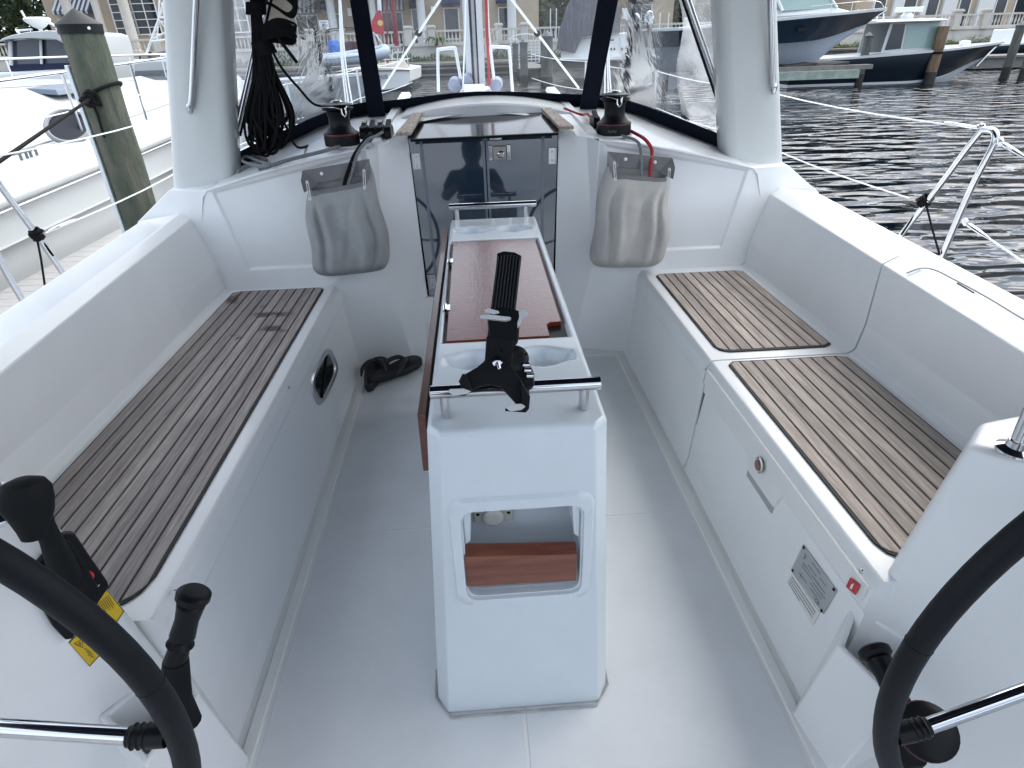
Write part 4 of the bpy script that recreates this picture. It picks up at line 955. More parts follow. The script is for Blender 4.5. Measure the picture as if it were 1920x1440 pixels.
# bimini canopy over the cockpit
bm = root('bimini', (0, 1.0, 2.1), 'navy bimini canopy stretched over the cockpit, above the top edge of the photo', 'bimini')
rows = [[(x*1.42, 2.80-3.3*k/8, 2.24-.20*x*x-.02*math.sin(k)) for x in [i/6-1 for i in range(13)]] for k in range(9)]
o = MB().loft(rows).build('canopy', NAVY, bm, smooth=True); o.modifiers.new('t', 'SOLIDIFY').thickness = .004

# =================================================================== MAST, PULPIT, FOREDECK GEAR
mast = root('mast', (.10, 5.35, 1.1), 'pale aluminium mast standing on the deck ahead of the sprayhood, halyards beside it', 'mast')
ALU = mat('mast_aluminium', (.52, .54, .57), .4, metal=.5)
mb_ = W(893, 165, y=5.4); mt_ = W(893, 0, y=5.4)
cx_ = mb_.x
m = MB(); m.loft([[Vector((cx_+.075*math.cos(a), 5.4+.11*math.sin(a), z)) for a in [k*math.pi/10 for k in range(20)]] for z in (1.0, 9.0)], closed=True, cap=True); m.build('mast_tube', ALU, mast, smooth=True)
m = MB(); m.lathe([(.14, 0), (.13, .03), (.10, .05)], (cx_, 5.4, 1.05), 20); m.box((cx_-.10, 5.05, 1.03), (cx_+.06, 5.22, 1.13)); m.build('mast_step', WHITE, mast, bevel=.01)
m = MB(); m.tube([(cx_-.02, 5.27, 1.1), (cx_-.02, 5.27, 8)], .010, 6); m.tube([(cx_+.02, 5.27, 1.1), (cx_+.02, 5.27, 8)], .007, 6); m.build('black_halyard', ROPEBLK, mast, smooth=True)
m = MB(); m.tube([W(918, 160, y=5.2), W(913, 60, y=5.2), W(910, -60, y=5.2)], .012, 6); m.build('red_halyard', ROPERED, mast, smooth=True)
m = MB(); m.tube([W(868, 165, y=5.2), W(872, 60, y=5.2), W(874, -60, y=5.2)], .007, 6); m.tube([W(926, 150, y=5.2), W(917, 60, y=5.2), W(912, -60, y=5.2)], .006, 6); m.build('white_halyard', ROPEWHT, mast, smooth=True)
for i, (px, py) in enumerate([(853, 158), (877, 152), (930, 158)]):
    m = MB(); p = W(px, py, y=5.3); m.lathe([(.02, -.05), (.05, -.03), (.052, .03), (.02, .05)], p, 16, (.2, 1, .3)); m.build('deck_winch', mat('winch_cover_grey', (.25, .28, .36), .5), mast, smooth=True)
def pole(name, pts, r, m_, label, cat, group=None, n=8):
    o = MB().tube(spline(pts, 6), r, n).build(name, m_, None, smooth=True); return tag(o, label, cat, group)
pole('mast_guard_rail', [W(822, 172, y=5.6), W(821, 100, y=5.6), W(824, 93, y=5.6), W(850, 90, y=5.6), W(854, 94, y=5.6), W(864, 150, y=5.6)], .0125, WHITE, 'white tubular guard rail left of the mast foot', 'rail')
pole('mast_guard_rail', [W(961, 172, y=5.6), W(955, 97, y=5.6), W(950, 89, y=5.6), W(923, 88, y=5.6), W(920, 92, y=5.6), W(926, 148, y=5.6)], .0125, WHITE, 'white tubular guard rail right of the mast foot', 'rail')
for i, (a, b, y0, y1, lab) in enumerate([((825, 0), (718, 165), 4.6, 5.3, 'white stay with black ring running down left of the mast'), ((960, 0), (1085, 165), 4.6, 5.3, 'white stay with black ring running down right of the mast')]):
    p, q = W(*a, y=y0), W(*b, y=y1); o = MB().tube([p+(p-q)*.5, p, q], .008, 6).build('stay', ROPEWHT, None, smooth=True); tag(o, lab, 'stay')
    cpt = p.lerp(q, .33); m = MB(); m.lathe([(.010, -.010), (.022, -.010), (.024, .010), (.010, .010)], cpt, 16, (0, 1, .2)); m.build('ring', BLACK, o, smooth=True)
for (pts, lab) in [([(636, -20), (643, 110), (655, 205)], 'pair of white shrouds outside the left sprayhood window'), ([(1138, -20), (1139, 110), (1141, 180)], 'pair of white shrouds outside the right sprayhood window')]:
    o = MB(); s_ = -1 if pts[0][0] < 900 else 1
    for k, dxp in enumerate((0, 7, -5)):
        P_ = [W(x+dxp*(j+.3)/2.3*s_*-1, y_, y=4.9) for j, (x, y_) in enumerate(pts)]; o.tube(spline(P_, 4), .006, 6)
    o = o.build('shroud', ROPEWHT, None, smooth=True); tag(o, lab, 'shroud')
# deck bits: covers and small fittings ahead of the band
m = MB(); p = W(1165, 180, y=4.2); m.lathe([(.10, 0), (.11, .03), (.09, .06), (.02, .07)], (p.x, 4.2, ztop(p.x, 4.2)), 20); tag(m.build('deck_vent', WHITE, None, smooth=True), 'low round white deck vent just outside the sprayhood behind the right winch', 'vent')
# side windows frames low on the cabin (chrome portlight rims right)
m = MB(); pts = [W(1215, 205, y=3.6), W(1222, 197, y=3.75), W(1200, 186, y=4.2), W(1175, 182, y=4.5), W(1180, 190, y=4.2)]
m.tube(spline(pts, 5, closed=True), .008, 6, closed=True); tag(m.build('hatch_rim', WHITE, None, smooth=True), 'white oval hatch rim on deck outside the right sprayhood window', 'hatch')

# =================================================================== HELM CONSOLES, WHEELS
def console(s):
    r = root('helm_console', (s*.95, .6, 0), ('white helm console behind the right steering wheel' if s > 0 else 'white helm console behind the left steering wheel, carrying throttle and yellow stickers'), 'helm console')
    # front-inboard edge E (top/bottom), face runs aft-outboard
    top_in = (s*.775, .80, .775); bot_in = (s*.672, .84, -.01)
    m = MB()
    ft = [(s*.775, .80, .775), (s*.84, .86, .785), (s*1.30, .93, .80), (s*1.32, .30, .84), (s*1.10, .42, .83)]
    fb = [(s*.672, .84, -.01), (s*.74, .90, -.01), (s*1.30, 1.00, -.01), (s*1.32, .30, -.01), (s*1.02, .46, -.01)]
    m.add(ft+fb, [(0, 1, 2, 3, 4), (9, 8, 7, 6, 5)]+[(i, (i+1) % 5, 5+(i+1) % 5, 5+i) for i in range(5)])
    m.build('console_shell', GEL, r, smooth=True, bevel=.016, seg=3, angle=20)
    # winch-handle pocket moulded at the foot
    if s < 0: P4 = [W(345, 1262, x=-.68), W(372, 1275, x=-.66), W(438, 1385, x=-.64), W(270, 1335, x=-.70)]
    a = Vector((s*.735, .800, .36)); 
    def pk(x, y, z): return Vector((s*x, y, z))
    out_t = [pk(.712, .850, .335), pk(.645, .775, .300), pk(.690, .640, .300), pk(.800, .720, .335)]
    out_b = [pk(.680, .860, -.01), pk(.630, .815, -.01), pk(.650, .670, -.01), pk(.80, .72, -.01)]
    cen_ = sum(out_t, Vector())/4; inn = [cen_+(p-cen_)*.80 for p in out_t]; inb = [p-Vector((0, 0, .16)) for p in inn]
    m = MB(); vs = out_t+out_b+inn+inb
    fs = [(i, (i+1) % 4, 4+(i+1) % 4, 4+i) for i in range(4)]+[(i, (i+1) % 4, 8+(i+1) % 4, 8+i) for i in range(4)]+[(8+i, 8+(i+1) % 4, 12+(i+1) % 4, 12+i) for i in range(4)]+[(12, 13, 14, 15)]
    m.add(vs, fs); m.build('handle_pocket', GEL, r, smooth=True, bevel=.006, seg=2, angle=20)
    return r, cen_
cR, pR_ = console(1); cL, pL_ = console(-1)
# faces of the consoles used for fittings
def facepl(s):
    a = Vector((s*.775, .80, .775)); b = Vector((s*.672, .84, -.01)); c = Vector((s*1.10, .42, .83)); n = (b-a).cross(c-a).normalized()
    if n.y > 0: n = -n
    return a, n
FA, FN = facepl(-1); FAr, FNr = facepl(1)
def fp(px, py, d=0, s=-1):
    a, n = (FA, FN) if s < 0 else (FAr, FNr); return W(px, py, n=n, o=a)+n*d
def fplate(pts, d0, th, name, m_, parent, bevel=.001, s=-1):
    n = FN if s < 0 else FNr
    return MB().prism([fp(*p, d0, s) for p in pts], -n*th).build(name, m_, parent, bevel=bevel)
thr = root('throttle', fp(125, 1090), 'black engine throttle lever with a rounded head and red button on the left console', 'throttle')
fplate([(58, 1062), (100, 1010), (118, 995), (135, 995), (158, 1030), (196, 1085), (199, 1095), (165, 1145), (130, 1192), (118, 1194), (95, 1170), (60, 1110)], .014, .016, 'throttle_plate', BLACK, thr, .003)
fplate([(80, 1030), (118, 1000), (150, 1048), (178, 1100), (160, 1130), (128, 1100)], .032, .018, 'throttle_hub', BLACKM, thr, .006)
def tp(px, py, d): return W(px, py, n=FN, o=FA+FN*d)
m = MB(); m.tube([tp(128, 1085, .03), tp(112, 1050, .045), tp(95, 1010, .06), tp(83, 985, .068), tp(72, 958, .07)], [.020, .019, .015, .014, .017], 14); m.build('lever', BLACKM, thr, smooth=True)
hd = tp(50, 935, .072); hu = (tp(80, 925, .072)-tp(10, 945, .072)).normalized()
m = MB(); rings = []
axl = (tp(60, 900, .07)-tp(72, 985, .07)).normalized()
for (t, a_, b_) in ((-.062, .016, .016), (-.045, .020, .019), (-.02, .028, .024), (.005, .034, .027), (.022, .033, .026), (.036, .026, .021), (.043, .012, .010)):
    c_ = tp(55, 942, .074)+axl*t*.92+hu*(-.004)*(t > 0); rings.append([c_+hu*a_*1.05*math.cos(k*math.pi/10)+FN*b_*math.sin(k*math.pi/10) for k in range(20)])
m.loft(rings, closed=True, cap=True); m.build('lever_head', BLACKM, thr, smooth=True)
m = MB(); m.lathe([(.010, 0), (.010, .006), (.005, .008)], tp(162, 1080, .015), 16, FN); m.build('red_button', mat('red_button', (.65, .03, .04), .3), thr, smooth=True)
textmesh('plate_marking', '~2', tp(176, 1102, .0145), tp(188, 1088, 0)-tp(165, 1115, 0), tp(165, 1090, 0)-tp(185, 1112, 0), .016, WHITE, thr, .001)
YEL = mat('yellow_sticker', (.62, .42, .02), .45)
DKT = mat('sticker_print_black', (.015, .015, .015), .5)
for (poly, ttl, lines_) in (([(200, 1104), (233, 1146), (213, 1176), (180, 1146), (168, 1138)], 'yellow printed sticker just below the throttle plate', True), ([(128, 1204), (146, 1186), (190, 1226), (168, 1250)], 'yellow warning triangle sticker below the wheel rim', False)):
    c_ = sum((fp(*p) for p in poly), Vector())/len(poly)
    n = FN; outl = [fp(*p, .0006) for p in poly]
    st = MB().prism([fp(*p, .0007) for p in poly], -n*.0005).build('warning_sticker', DKT, None); 
    tag(st, ttl, 'sticker'); 
    MB().prism([c_+(fp(*p)-c_)*.93+n*.0010 for p in poly], -n*.0003).build('sticker_face', YEL, st)
    m = MB()
    if lines_:
        A = fp(204, 1112, .0014); B = fp(225, 1146, .0014); C_ = fp(178, 1133, .0014)
        for k in range(7):
            t = .12+.12*k; a = A.lerp(C_, t); b = a+(B-A)*(.80-.25*t); m.tube([a.lerp(b, .04), a.lerp(b, .9 if k % 2 else .75)], .0006, 4)
        m.build('sticker_print', DKT, st)
    else:
        A, B, C_ = fp(139, 1206, .0014), fp(155, 1214, .0014), fp(153, 1198, .0014)
        m.tube([A, B, C_], .0008, 5, closed=True); m.tube([fp(149, 1203, .0014), fp(150, 1209, .0014)], .0008, 5)
        for k in range(3): m.tube([fp(158+k*3, 1215+k*6, .0014), fp(170+k*3, 1222+k*5, .0014)], .0005, 4)
        m.build('sticker_print', DKT, st)

def wheel(c, ang0, label, n=3):
    r = root('steering_wheel', c, label, 'steering wheel', 'leather covered steering wheels'); R0 = .418; c = Vector(c)
    m = MB(); m.tube([(R0*math.cos(t), 0, R0*math.sin(t)) for t in [2*math.pi*k/96 for k in range(96)]], .0140, 16, closed=True); rim = m.build('rim', LEATHER, None, smooth=True); rim.parent = r
    m = MB(); m.lathe([(.05, -.03), (.055, 0), (.05, .09), (.03, .10)], (0, 0, 0), 24, (0, 1, 0)); h = m.build('hub', CHROME, None, smooth=True); h.parent = r
    for k in range(n):
        a = ang0+k*2*math.pi/n; d = Vector((math.cos(a), 0, math.sin(a)))
        m = MB(); m.tube([d*(R0-.045), d*.20+Vector((0, .018, 0)), d*.03+Vector((0, .03, 0))], .0092, 12); q = m.build('spoke', CHROME, None, smooth=True); q.parent = r
        m = MB(); m.tube([d*(R0-.012), d*(R0-.030), d*(R0-.052)], [.0125, .0128, .0108], 12)
        for j in range(3): m.lathe([(.0115, 0), (.0138, .002), (.0115, .004)], d*(R0-.048+j*.007), 14, d)
        q = m.build('spoke_sleeve', BLACK, None, smooth=True); q.parent = r
    m = MB()
    tt = R_(172) if c.x > 0 else R_(8)
    # stitched joint line in the leather
    m.tube([(math.cos(tt)*(R0+.0137*math.cos(b)), .0137*math.sin(b), math.sin(tt)*(R0+.0137*math.cos(b))) for b in [k*2*math.pi/24 for k in range(24)]], .0008, 4, closed=True); q = m.build('rim_seam', BLACKM, None); q.parent = r
    return r
wheel((-.815, .403, .791), R_(-4), 'left steering wheel, its black leather rim curving past the throttle')
wheel((.817, .40, .765), R_(180+16), 'right steering wheel, its black leather rim crossing the winch pocket')
# winch handles
def handle(base, tip, label, knob_r=.029):
    r = root('crank_handle', base, label, 'winch handle', 'black winch handles in the console pockets'); b, t = Vector(base), Vector(tip); d = (t-b)
    m = MB(); m.tube([b, b+d*.15, b+d*.3, b+d*.34, b+d*.40, b+d*.44, b+d*.65, b+d*.86, b+d*.90], [.020, .020, .018, .024, .016, .022, .020, .024, .018], 16); m.build('grip', BLACK, r, smooth=True)
    m = MB(); m.lathe([(.012, -.004), (knob_r*.8, 0), (knob_r, .006), (knob_r, .016), (knob_r*.85, .020), (knob_r*.6, .021)], b+d*.90, 28, d); m.build('knob', BLACK, r, smooth=True)
    m = MB(); m.lathe([(.0175, 0), (.0195, .002), (.0175, .004)], b+d*.885, 20, d); m.build('red_ring', RED, r, smooth=True)
    m = MB(); dn = Vector((0, 0, -1)); m.tube([b+d*.12, b-d.normalized()*.02+Vector((.0, -.01, -.05)), b+Vector((0, -.02, -.13))], [.022, .026, .022], 12); m.build('arm', BLACKM, r, smooth=True)
    return r
hb = W(325, 1255, y=.74); ht = W(364, 1112, y=.78)
handle(hb, ht, 'black winch handle standing upright in the left console pocket')
hb = W(1690, 1285, y=.66); ht = W(1636, 1225, y=.70)
m_ = handle(W(1705, 1350, y=.60), W(1640, 1222, y=.72), 'black winch handle lying in the right console pocket behind the wheel', .030)
# knob below the right wheel
kb = W(1732, 1370, y=.52); m = MB(); m.lathe([(.020, 0), (.038, .004), (.042, .012), (.042, .024), (.030, .032)], kb, 28, (-.3, -.5, .8)); o = m.build('handle_knob', BLACK, None, smooth=True); tag(o, 'round black knob with a thin red ring, behind the right wheel spoke', 'knob')
m = MB(); m.lathe([(.0425, .012), (.0435, .014), (.0425, .016)], kb, 28, (-.3, -.5, .8)); m.build('red_ring', RED, o, smooth=True)
# steel rail bases on the consoles
for s, (px, py), lab in ((1, (1905, 845), 'steel rail foot on top of the right console'), (-1, (8, 962), 'steel rail foot on top of the left console')):
    p = W(px, py, z=.79); m = MB(); m.lathe([(.030, 0), (.030, .004), (.018, .010), (.016, .02)], p, 24); m.tube([p, p+Vector((s*.012, .02, .35))], .0135, 14); tag(m.build('console_rail', CHROME, None, smooth=True), lab, 'rail')
# screw in pocket wall
p = W(1636, 1196, y=.80)

# =================================================================== PLATES AND STICKERS ON THE RIGHT LOCKER
def lfr(px, py, d=0): p = W(px, py, x=.690); return Vector((fx(max(.05, min(.36, p.z)))-d, p.y, p.z))
Pq = [lfr(1500, 1021, .003), lfr(1562, 1108, .003), lfr(1541, 1152, .003), lfr(1482, 1068, .003)]
bp = MB().prism(Pq, (.0025, 0, 0)).build('builder_plate', mat('plate_aluminium', (.42, .43, .44), .4, metal=.5), None, bevel=.001); tag(bp, 'small aluminium builder plate with four rivets on the right locker front', 'plate')
m = MB()
for q in Pq: c_ = sum(Pq, Vector())/4; m.lathe([(.0045, 0), (.003, .002)], q.lerp(c_, .10)+Vector((-.0005, 0, 0)), 10, (-1, 0, 0))
m.build('rivet', BLACK, bp)
def plq(u, v): return Pq[0].lerp(Pq[1], u).lerp(Pq[3].lerp(Pq[2], u), v)+Vector((-.0012, 0, 0))
m = MB()
for (u0, u1, v) in ((.30, .55, .30), (.18, .40, .42), (.45, .85, .42), (.18, .5, .52), (.55, .9, .55), (.5, .85, .66), (.2, .45, .78), (.55, .75, .78), (.35, .6, .12), (.62, .8, .22)): m.tube([plq(u0, v), plq(u1, v)], .0006, 4)
m.build('engraving', mat('engraving_grey', (.14, .15, .16), .5), bp)
ux = Pq[1]-Pq[0]; uy = Pq[0]-Pq[3]
textmesh('plate_text', '3', plq(.16, .22), ux, uy, .020, DKT, bp); textmesh('plate_text', 'CE', plq(.80, .88), ux, uy, .014, DKT, bp); textmesh('plate_text', 'l.', plq(.28, .78), ux, uy, .018, DKT, bp)
Sq = [lfr(1484, 1073, .002), lfr(1535, 1150, .002), lfr(1524, 1173, .002), lfr(1475, 1091, .002)]
sl = MB().prism(Sq, (.001, 0, 0)).build('paper_label', mat('label_paper_white', (.68, .68, .66), .6), None); tag(sl, 'white paper label with small print under the builder plate', 'label')
m = MB()
for v in (.22, .42, .62, .8):
    a = Sq[0].lerp(Sq[3], v)+Vector((-.0012, 0, 0)); b = Sq[1].lerp(Sq[2], v)+Vector((-.0012, 0, 0)); m.tube([a.lerp(b, .06), a.lerp(b, .92 if v < .7 else .5)], .0007, 4)
m.build('label_print', mat('print_grey', (.10, .10, .11), .5), sl)
Eq = [(fx(.33)-.0088, *tuple(lfr(1592, 1083))[1:]), (fx(.33)-.0088, *tuple(lfr(1610, 1097))[1:]), (fx(.33)-.0088, *tuple(lfr(1601, 1116))[1:]), (fx(.33)-.0088, *tuple(lfr(1584, 1100))[1:])]
es = MB().prism([Vector(q) for q in Eq], (.001, 0, 0)).build('extinguisher_sticker', mat('sticker_red', (.50, .02, .03), .45), None); tag(es, 'small red fire extinguisher sticker on the right locker front', 'sticker')
ce = sum((Vector(q) for q in Eq), Vector())/4; uu = (Vector(Eq[1])-Vector(Eq[0])).normalized(); vv = (Vector(Eq[0])-Vector(Eq[3])).normalized()
m = MB(); k1 = [(-.004, -.009), (.003, -.009), (.003, .003), (.001, .006), (-.002, .006), (-.004, .003)]
m.prism([ce+uu*a+vv*b+Vector((-.0008, 0, 0)) for a, b in k1], (-.0004, 0, 0)); m.tube([ce+uu*-.001+vv*.006+Vector((-.001, 0, 0)), ce+uu*.001+vv*.009+Vector((-.001, 0, 0)), ce+uu*.005+vv*.005+Vector((-.001, 0, 0))], .0006, 4); m.build('extinguisher_symbol', WHITE, es)

# =================================================================== SANDALS
def sandal(loc, rot, mirror, label):
    r = root('sandal', loc, label, 'sandal', 'pair of black sandals on the cockpit floor')
    n = 28; ol = []
    for k in range(n):
        a = 2*math.pi*k/n; y = .135*math.sin(a); wv = .046+.010*math.sin(a)-.004*math.cos(2*a); ol.append((mirror*(wv*math.cos(a)+.006*math.sin(2*a)), y))
    m = MB(); m.loft([[(x*.97, y*.97, 0) for x, y in ol], [(x, y, .004) for x, y in ol], [(x, y, .018+.006*(abs(y)/.13)**2) for x, y in ol], [(x*.92, y*.95, .024+.006*(abs(y)/.13)**2) for x, y in ol], [(x*.2, y*.2, .018) for x, y in ol]], closed=True, cap=True); o = m.build('sole', mat('sandal_rubber', (.011, .012, .014), .6, bump=.4, bscale=200), None, smooth=True, angle=60); o.parent = r
    m = MB()
    for sg in (-1, 1):
        P_ = spline([(0, .075, .024), (sg*.022, .045, .050), (sg*.045, .0, .040), (sg*.048, -.03, .018)], 6); rr_ = [.004+.006*math.sin(math.pi*min(1, i/len(P_)*1.1)) for i in range(len(P_))]
        m.tube(P_, rr_, 8)
    m.lathe([(.006, 0), (.005, .028)], (0, .075, .015), 8)
    o = m.build('strap', mat('sandal_strap', (.014, .016, .020), .5), None, smooth=True); o.parent = r
    m = MB(); m.tube([(.004, .05, .040), (.014, .048, .042)], .002, 5); o = m.build('strap_mark', mat('strap_mark_grey', (.2, .2, .2), .5), None); o.parent = r
    r.rotation_euler = (0, 0, rot); r.scale = (1.2, 1.15, 1.15); return r
p1 = W(700, 708, z=0); p2 = W(735, 705, z=0)
sandal((p1.x+.01, p1.y, .006), R_(-4), -1, 'black sandal lying against the left bench foot')
sandal((p2.x+.02, p2.y-.01, .022), R_(-48), 1, 'black sandal nearer the table, leaning over the other one')
#@@BACK

# =================================================================== WATER, SHORE
m = MB(); m.add([(-400, -60, ZW), (400, -60, ZW), (400, 53.5, ZW), (-400, 53.5, ZW)], [(0, 1, 2, 3)])
tag(m.build('water', WATER), kind='structure')
YT = 58.0
m = MB(); m.add([(-500, 56, -1.5), (500, 56, -1.5), (500, 56.0, .35), (-500, 56.0, .35), (500, 900, .6), (-500, 900, .6)], [(0, 1, 2, 3), (3, 2, 4, 5)])
GRASS = mat('ground_grass', (.07, .085, .035), .95, col2=(.04, .045, .025), nscale=.4)
tag(m.build('ground', GRASS), kind='structure')
def thing(o, label, cat, group=None): return tag(o, label, cat, group)
# seawall
m = MB(); m.box((-90, 53.5, -1.6), (110, 56.0, .12)); m.box((-90, 53.3, .12), (110, 55, .26)); thing(m.build('seawall', CONC, None), 'low grey concrete seawall at the far side of the basin below the planted bank', 'seawall')
# terrace wall, balustrades
TZ0 = 1.42
tw = root('terrace', (0, YT, .3), 'cream terrace wall with long turned balustrade below the tan buildings', 'terrace')
m = MB(); m.box((-80, YT-.1, .2), (110, YT+.5, TZ0-.10)); m.box((-80, YT-.18, TZ0-.10), (110, YT+.35, TZ0+.04)); m.box((-80, YT+.35, TZ0-.3), (110, YT+10, TZ0)); m.build('terrace_wall', STONE, tw)
def balus(x0, x1, parent):
    m = MB(); m.box((x0, YT-.12, TZ0+.92), (x1, YT+.14, TZ0+1.06)); m.box((x0, YT-.10, TZ0+.04), (x1, YT+.12, TZ0+.16)); m.build('rail', STONE, parent)
    m = MB(); n = max(1, int((x1-x0)/.30))
    for i in range(n):
        x = x0+(i+.5)*(x1-x0)/n; m.lathe([(.05, .16), (.045, .25), (.085, .40), (.075, .55), (.04, .80), (.055, .92)], (x, YT, TZ0), 6)
    o = m.build('balusters', STONE, parent, smooth=True); o['kind'] = 'stuff'
def pillar(x, parent, w_=.28):
    m = MB(); m.box((x-w_, YT-.30, TZ0-.1), (x+w_, YT+.26, TZ0+1.22)); m.box((x-w_-.08, YT-.38, TZ0+1.22), (x+w_+.08, YT+.34, TZ0+1.36)); m.box((x-w_, YT-.3, TZ0+1.36), (x+w_, YT+.26, TZ0+1.42)); m.build('pillar', STONE, parent, bevel=.02)
xs_p = [W(px, 60, y=YT).x for px in (215, 290, 580, 638, 765, 809, 935, 983, 1180, 1290, 1460, 1545, 1680, 1785, 1838)]
xs_p = [-60, -48, -42]+xs_p+[xs_p[-1]+6, xs_p[-1]+14, xs_p[-1]+24]
for x in xs_p: pillar(x, tw)
for a, b in zip(xs_p[:-1], xs_p[1:]): balus(a+.3, b-.3, tw)
# stair balustrade in the middle
st = root('terrace_stair', (W(925, 80, y=57).x, 57, TZ0), 'cream stair with sloping balustrade stepping down from the terrace near the mast', 'stair')
A = W(933, 47, y=56.4); B = W(902, 78, y=56.4)
m = MB(); m.hexa([(A.x, 56.3, A.z-.15), (B.x, 56.3, B.z-.15), (B.x, 56.5, B.z-.15), (A.x, 56.5, A.z-.15)], [(A.x, 56.3, A.z), (B.x, 56.3, B.z), (B.x, 56.5, B.z), (A.x, 56.5, A.z)])
for i in range(6):
    t = (i+.5)/6; x = A.x+(B.x-A.x)*t; z = A.z+(B.z-A.z)*t; m.lathe([(.05, -1.0), (.085, -.75), (.04, -.3), (.05, -.15)], (x, 56.4, z), 6)
m.hexa([(A.x, 56.3, A.z-1.5), (B.x, 56.3, B.z-1.5), (B.x, 57.9, B.z-1.5), (A.x, 57.9, A.z-1.5)], [(A.x, 56.3, A.z-.98), (B.x, 56.3, B.z-.98), (B.x, 57.9, B.z-.98), (A.x, 57.9, A.z-.98)])
m.build('stair_side', STONE, st)

# =================================================================== BUILDINGS
YB = 67.0
def bx(px, py, y=YB): return W(px, py, y=y)
def rect(px0, py0, px1, py1, y=YB):
    cx, cyy = (px0+px1)/2, (py0+py1)/2
    l = W(px0, cyy, y=y).x; r = W(px1, cyy, y=y).x; t = W(cx, py0, y=y).z; b = W(cx, py1, y=y).z; return l, r, b, t
FRAME = mat('window_frame_white', (.62, .63, .63), .5)
BLIND = mat('pale_blind', (.35, .36, .36), .8)
def window(par, px0, py0, px1, py1, nx_=2, nz_=1, y=YB, zt_=None, zb_=None):
    l, r, b, t = rect(px0, py0, px1, py1, y)
    if zt_ is not None: t = zt_
    if zb_ is not None: b = zb_
    m = MB(); f_ = .09
    m.box((l, y-.10, b), (l+f_, y-.01, t)); m.box((r-f_, y-.10, b), (r, y-.01, t)); m.box((l+f_, y-.10, t-f_), (r-f_, y-.01, t)); m.box((l+f_, y-.10, b), (r-f_, y-.01, b+f_))
    for i in range(1, nx_): x = l+(r-l)*i/nx_; m.box((x-.04, y-.085, b+f_), (x+.04, y-.012, t-f_))
    for i in range(1, nz_): z = b+(t-b)*i/nz_; m.box((l+f_, y-.08, z-.03), (r-f_, y-.014, z+.03))
    w_ = m.build('window', FRAME, par); MB().box((l+.03, y-.05, b+.03), (r-.03, y-.02, t-.03)).build('pane', GLASSD, w_); return w_
def awning(par, px0, py0, px1, py1, m_, y=YB, zt_=None):
    l, r, b, t = rect(px0, py0, px1, py1, y-.8)
    if zt_ is not None: t = zt_
    t = max(t, b+.8)
    m = MB(); m.add([(l, y-.02, t), (r, y-.02, t), (r, y-1.1, b+.25), (l, y-1.1, b+.25), (l, y-1.1, b), (r, y-1.1, b), (l, y-.02, b), (r, y-.02, b)], [(0, 1, 2, 3), (3, 2, 5, 4), (0, 3, 4, 6), (1, 7, 5, 2)])
    o = m.build('awning', m_, par); return o
def column(par, px0, px1, y, z0=TZ0, z1=8, r=None, m_=STONE):
    a = W(px0, 30, y=y); b = W(px1, 30, y=y); c = (a.x+b.x)/2; r = r or (b.x-a.x)/2
    MB().lathe([(r*1.25, 0), (r*1.25, .25), (r, .35), (r*.95, z1-z0-.4), (r*1.2, z1-z0-.2), (r*1.2, z1-z0)], (c, y, z0), 20).build('column', m_, par, smooth=True, angle=30)
def building(px0, px1, label, h=12.5, y=YB, name='waterfront_building', rooff=True):
    l = W(px0, 30, y=y).x; r = W(px1, 30, y=y).x
    b_ = root(name, ((l+r)/2, y, TZ0), label, 'building', 'tan waterfront buildings')
    MB().box((l, y, TZ0-.6), (r, y+12, h)).build('wall', PLASTER, b_)
    MB().box((l-.5, y-.6, h), (r+.5, y+12.5, h+.35)).build('roof', mat('roof_cap', (.25, .20, .17), .8), b_)
    return b_
b1_ = building(88, 420, 'tan building behind the near left piling with tall gridded windows and round columns', y=50.5+12, h=12.5)
y1 = 62.5
window(b1_, 203, -60, 246, 68, 2, 7, y=y1, zt_=6.9); window(b1_, 243, -60, 290, 66, 2, 7, y=y1, zt_=6.9)
window(b1_, 112, 36, 124, 52, 1, 1, y=y1); window(b1_, 318, -40, 352, 62, 2, 4, y=y1, zt_=6.5); window(b1_, 425, -40, 460, 62, 2, 4, y=y1, zt_=6.5)
awning(b1_, 97, -2, 168, 27, STRIPE, y=y1)
column(b1_, 228, 247, 59.5, z1=9); column(b1_, 122, 140, 59.5, z1=9); column(b1_, 178, 192, 59.5, z1=9)
b2_ = building(440, 1010, 'long tan building behind the mast with navy and striped awnings over its doors')
MB().box((W(430, 30, y=YB).x, YB-4, 5.9), (W(800, 30, y=YB).x, YB, 6.2)).build('balcony_slab', PLASTER, b2_)
window(b2_, 555, 28, 598, 56, 2, 1, zb_=TZ0); window(b2_, 716, 22, 756, 54, 2, 1, zb_=TZ0); window(b2_, 772, 16, 795, 54, 1, 1, zb_=TZ0); window(b2_, 832, 14, 861, 50, 1, 1, zb_=TZ0+.4); window(b2_, 934, 13, 956, 42, 1, 1, zb_=TZ0+.6); window(b2_, 628, 25, 641, 56, 1, 2, zb_=TZ0)
awning(b2_, 557, -14, 590, 25, STRIPE); awning(b2_, 710, -14, 755, 19, STRIPE); awning(b2_, 600, -10, 620, 20, NAVYFAB); awning(b2_, 766, -12, 786, 16, NAVYFAB); awning(b2_, 826, -12, 862, 11, NAVYFAB); awning(b2_, 930, -10, 958, 7, NAVYFAB)
column(b2_, 614, 630, 64.5, z1=6, m_=mat('column_pale', (.50, .52, .53), .8)); column(b2_, 782, 798, 64.5, z1=6, m_=MATS['column_pale']); column(b2_, 951, 968, 64.5, z1=6, m_=MATS['column_pale']); column(b2_, 694, 706, 64.5, z1=6, m_=MATS['column_pale'])
for (a, b, c, d) in ((652, 15, 659, 30), (808, 12, 815, 24)): l, r, bb, t = rect(a, b, c, d); MB().box((l, YB-.15, bb), (r, YB, t)).build('wall_box', WHITE, b2_)
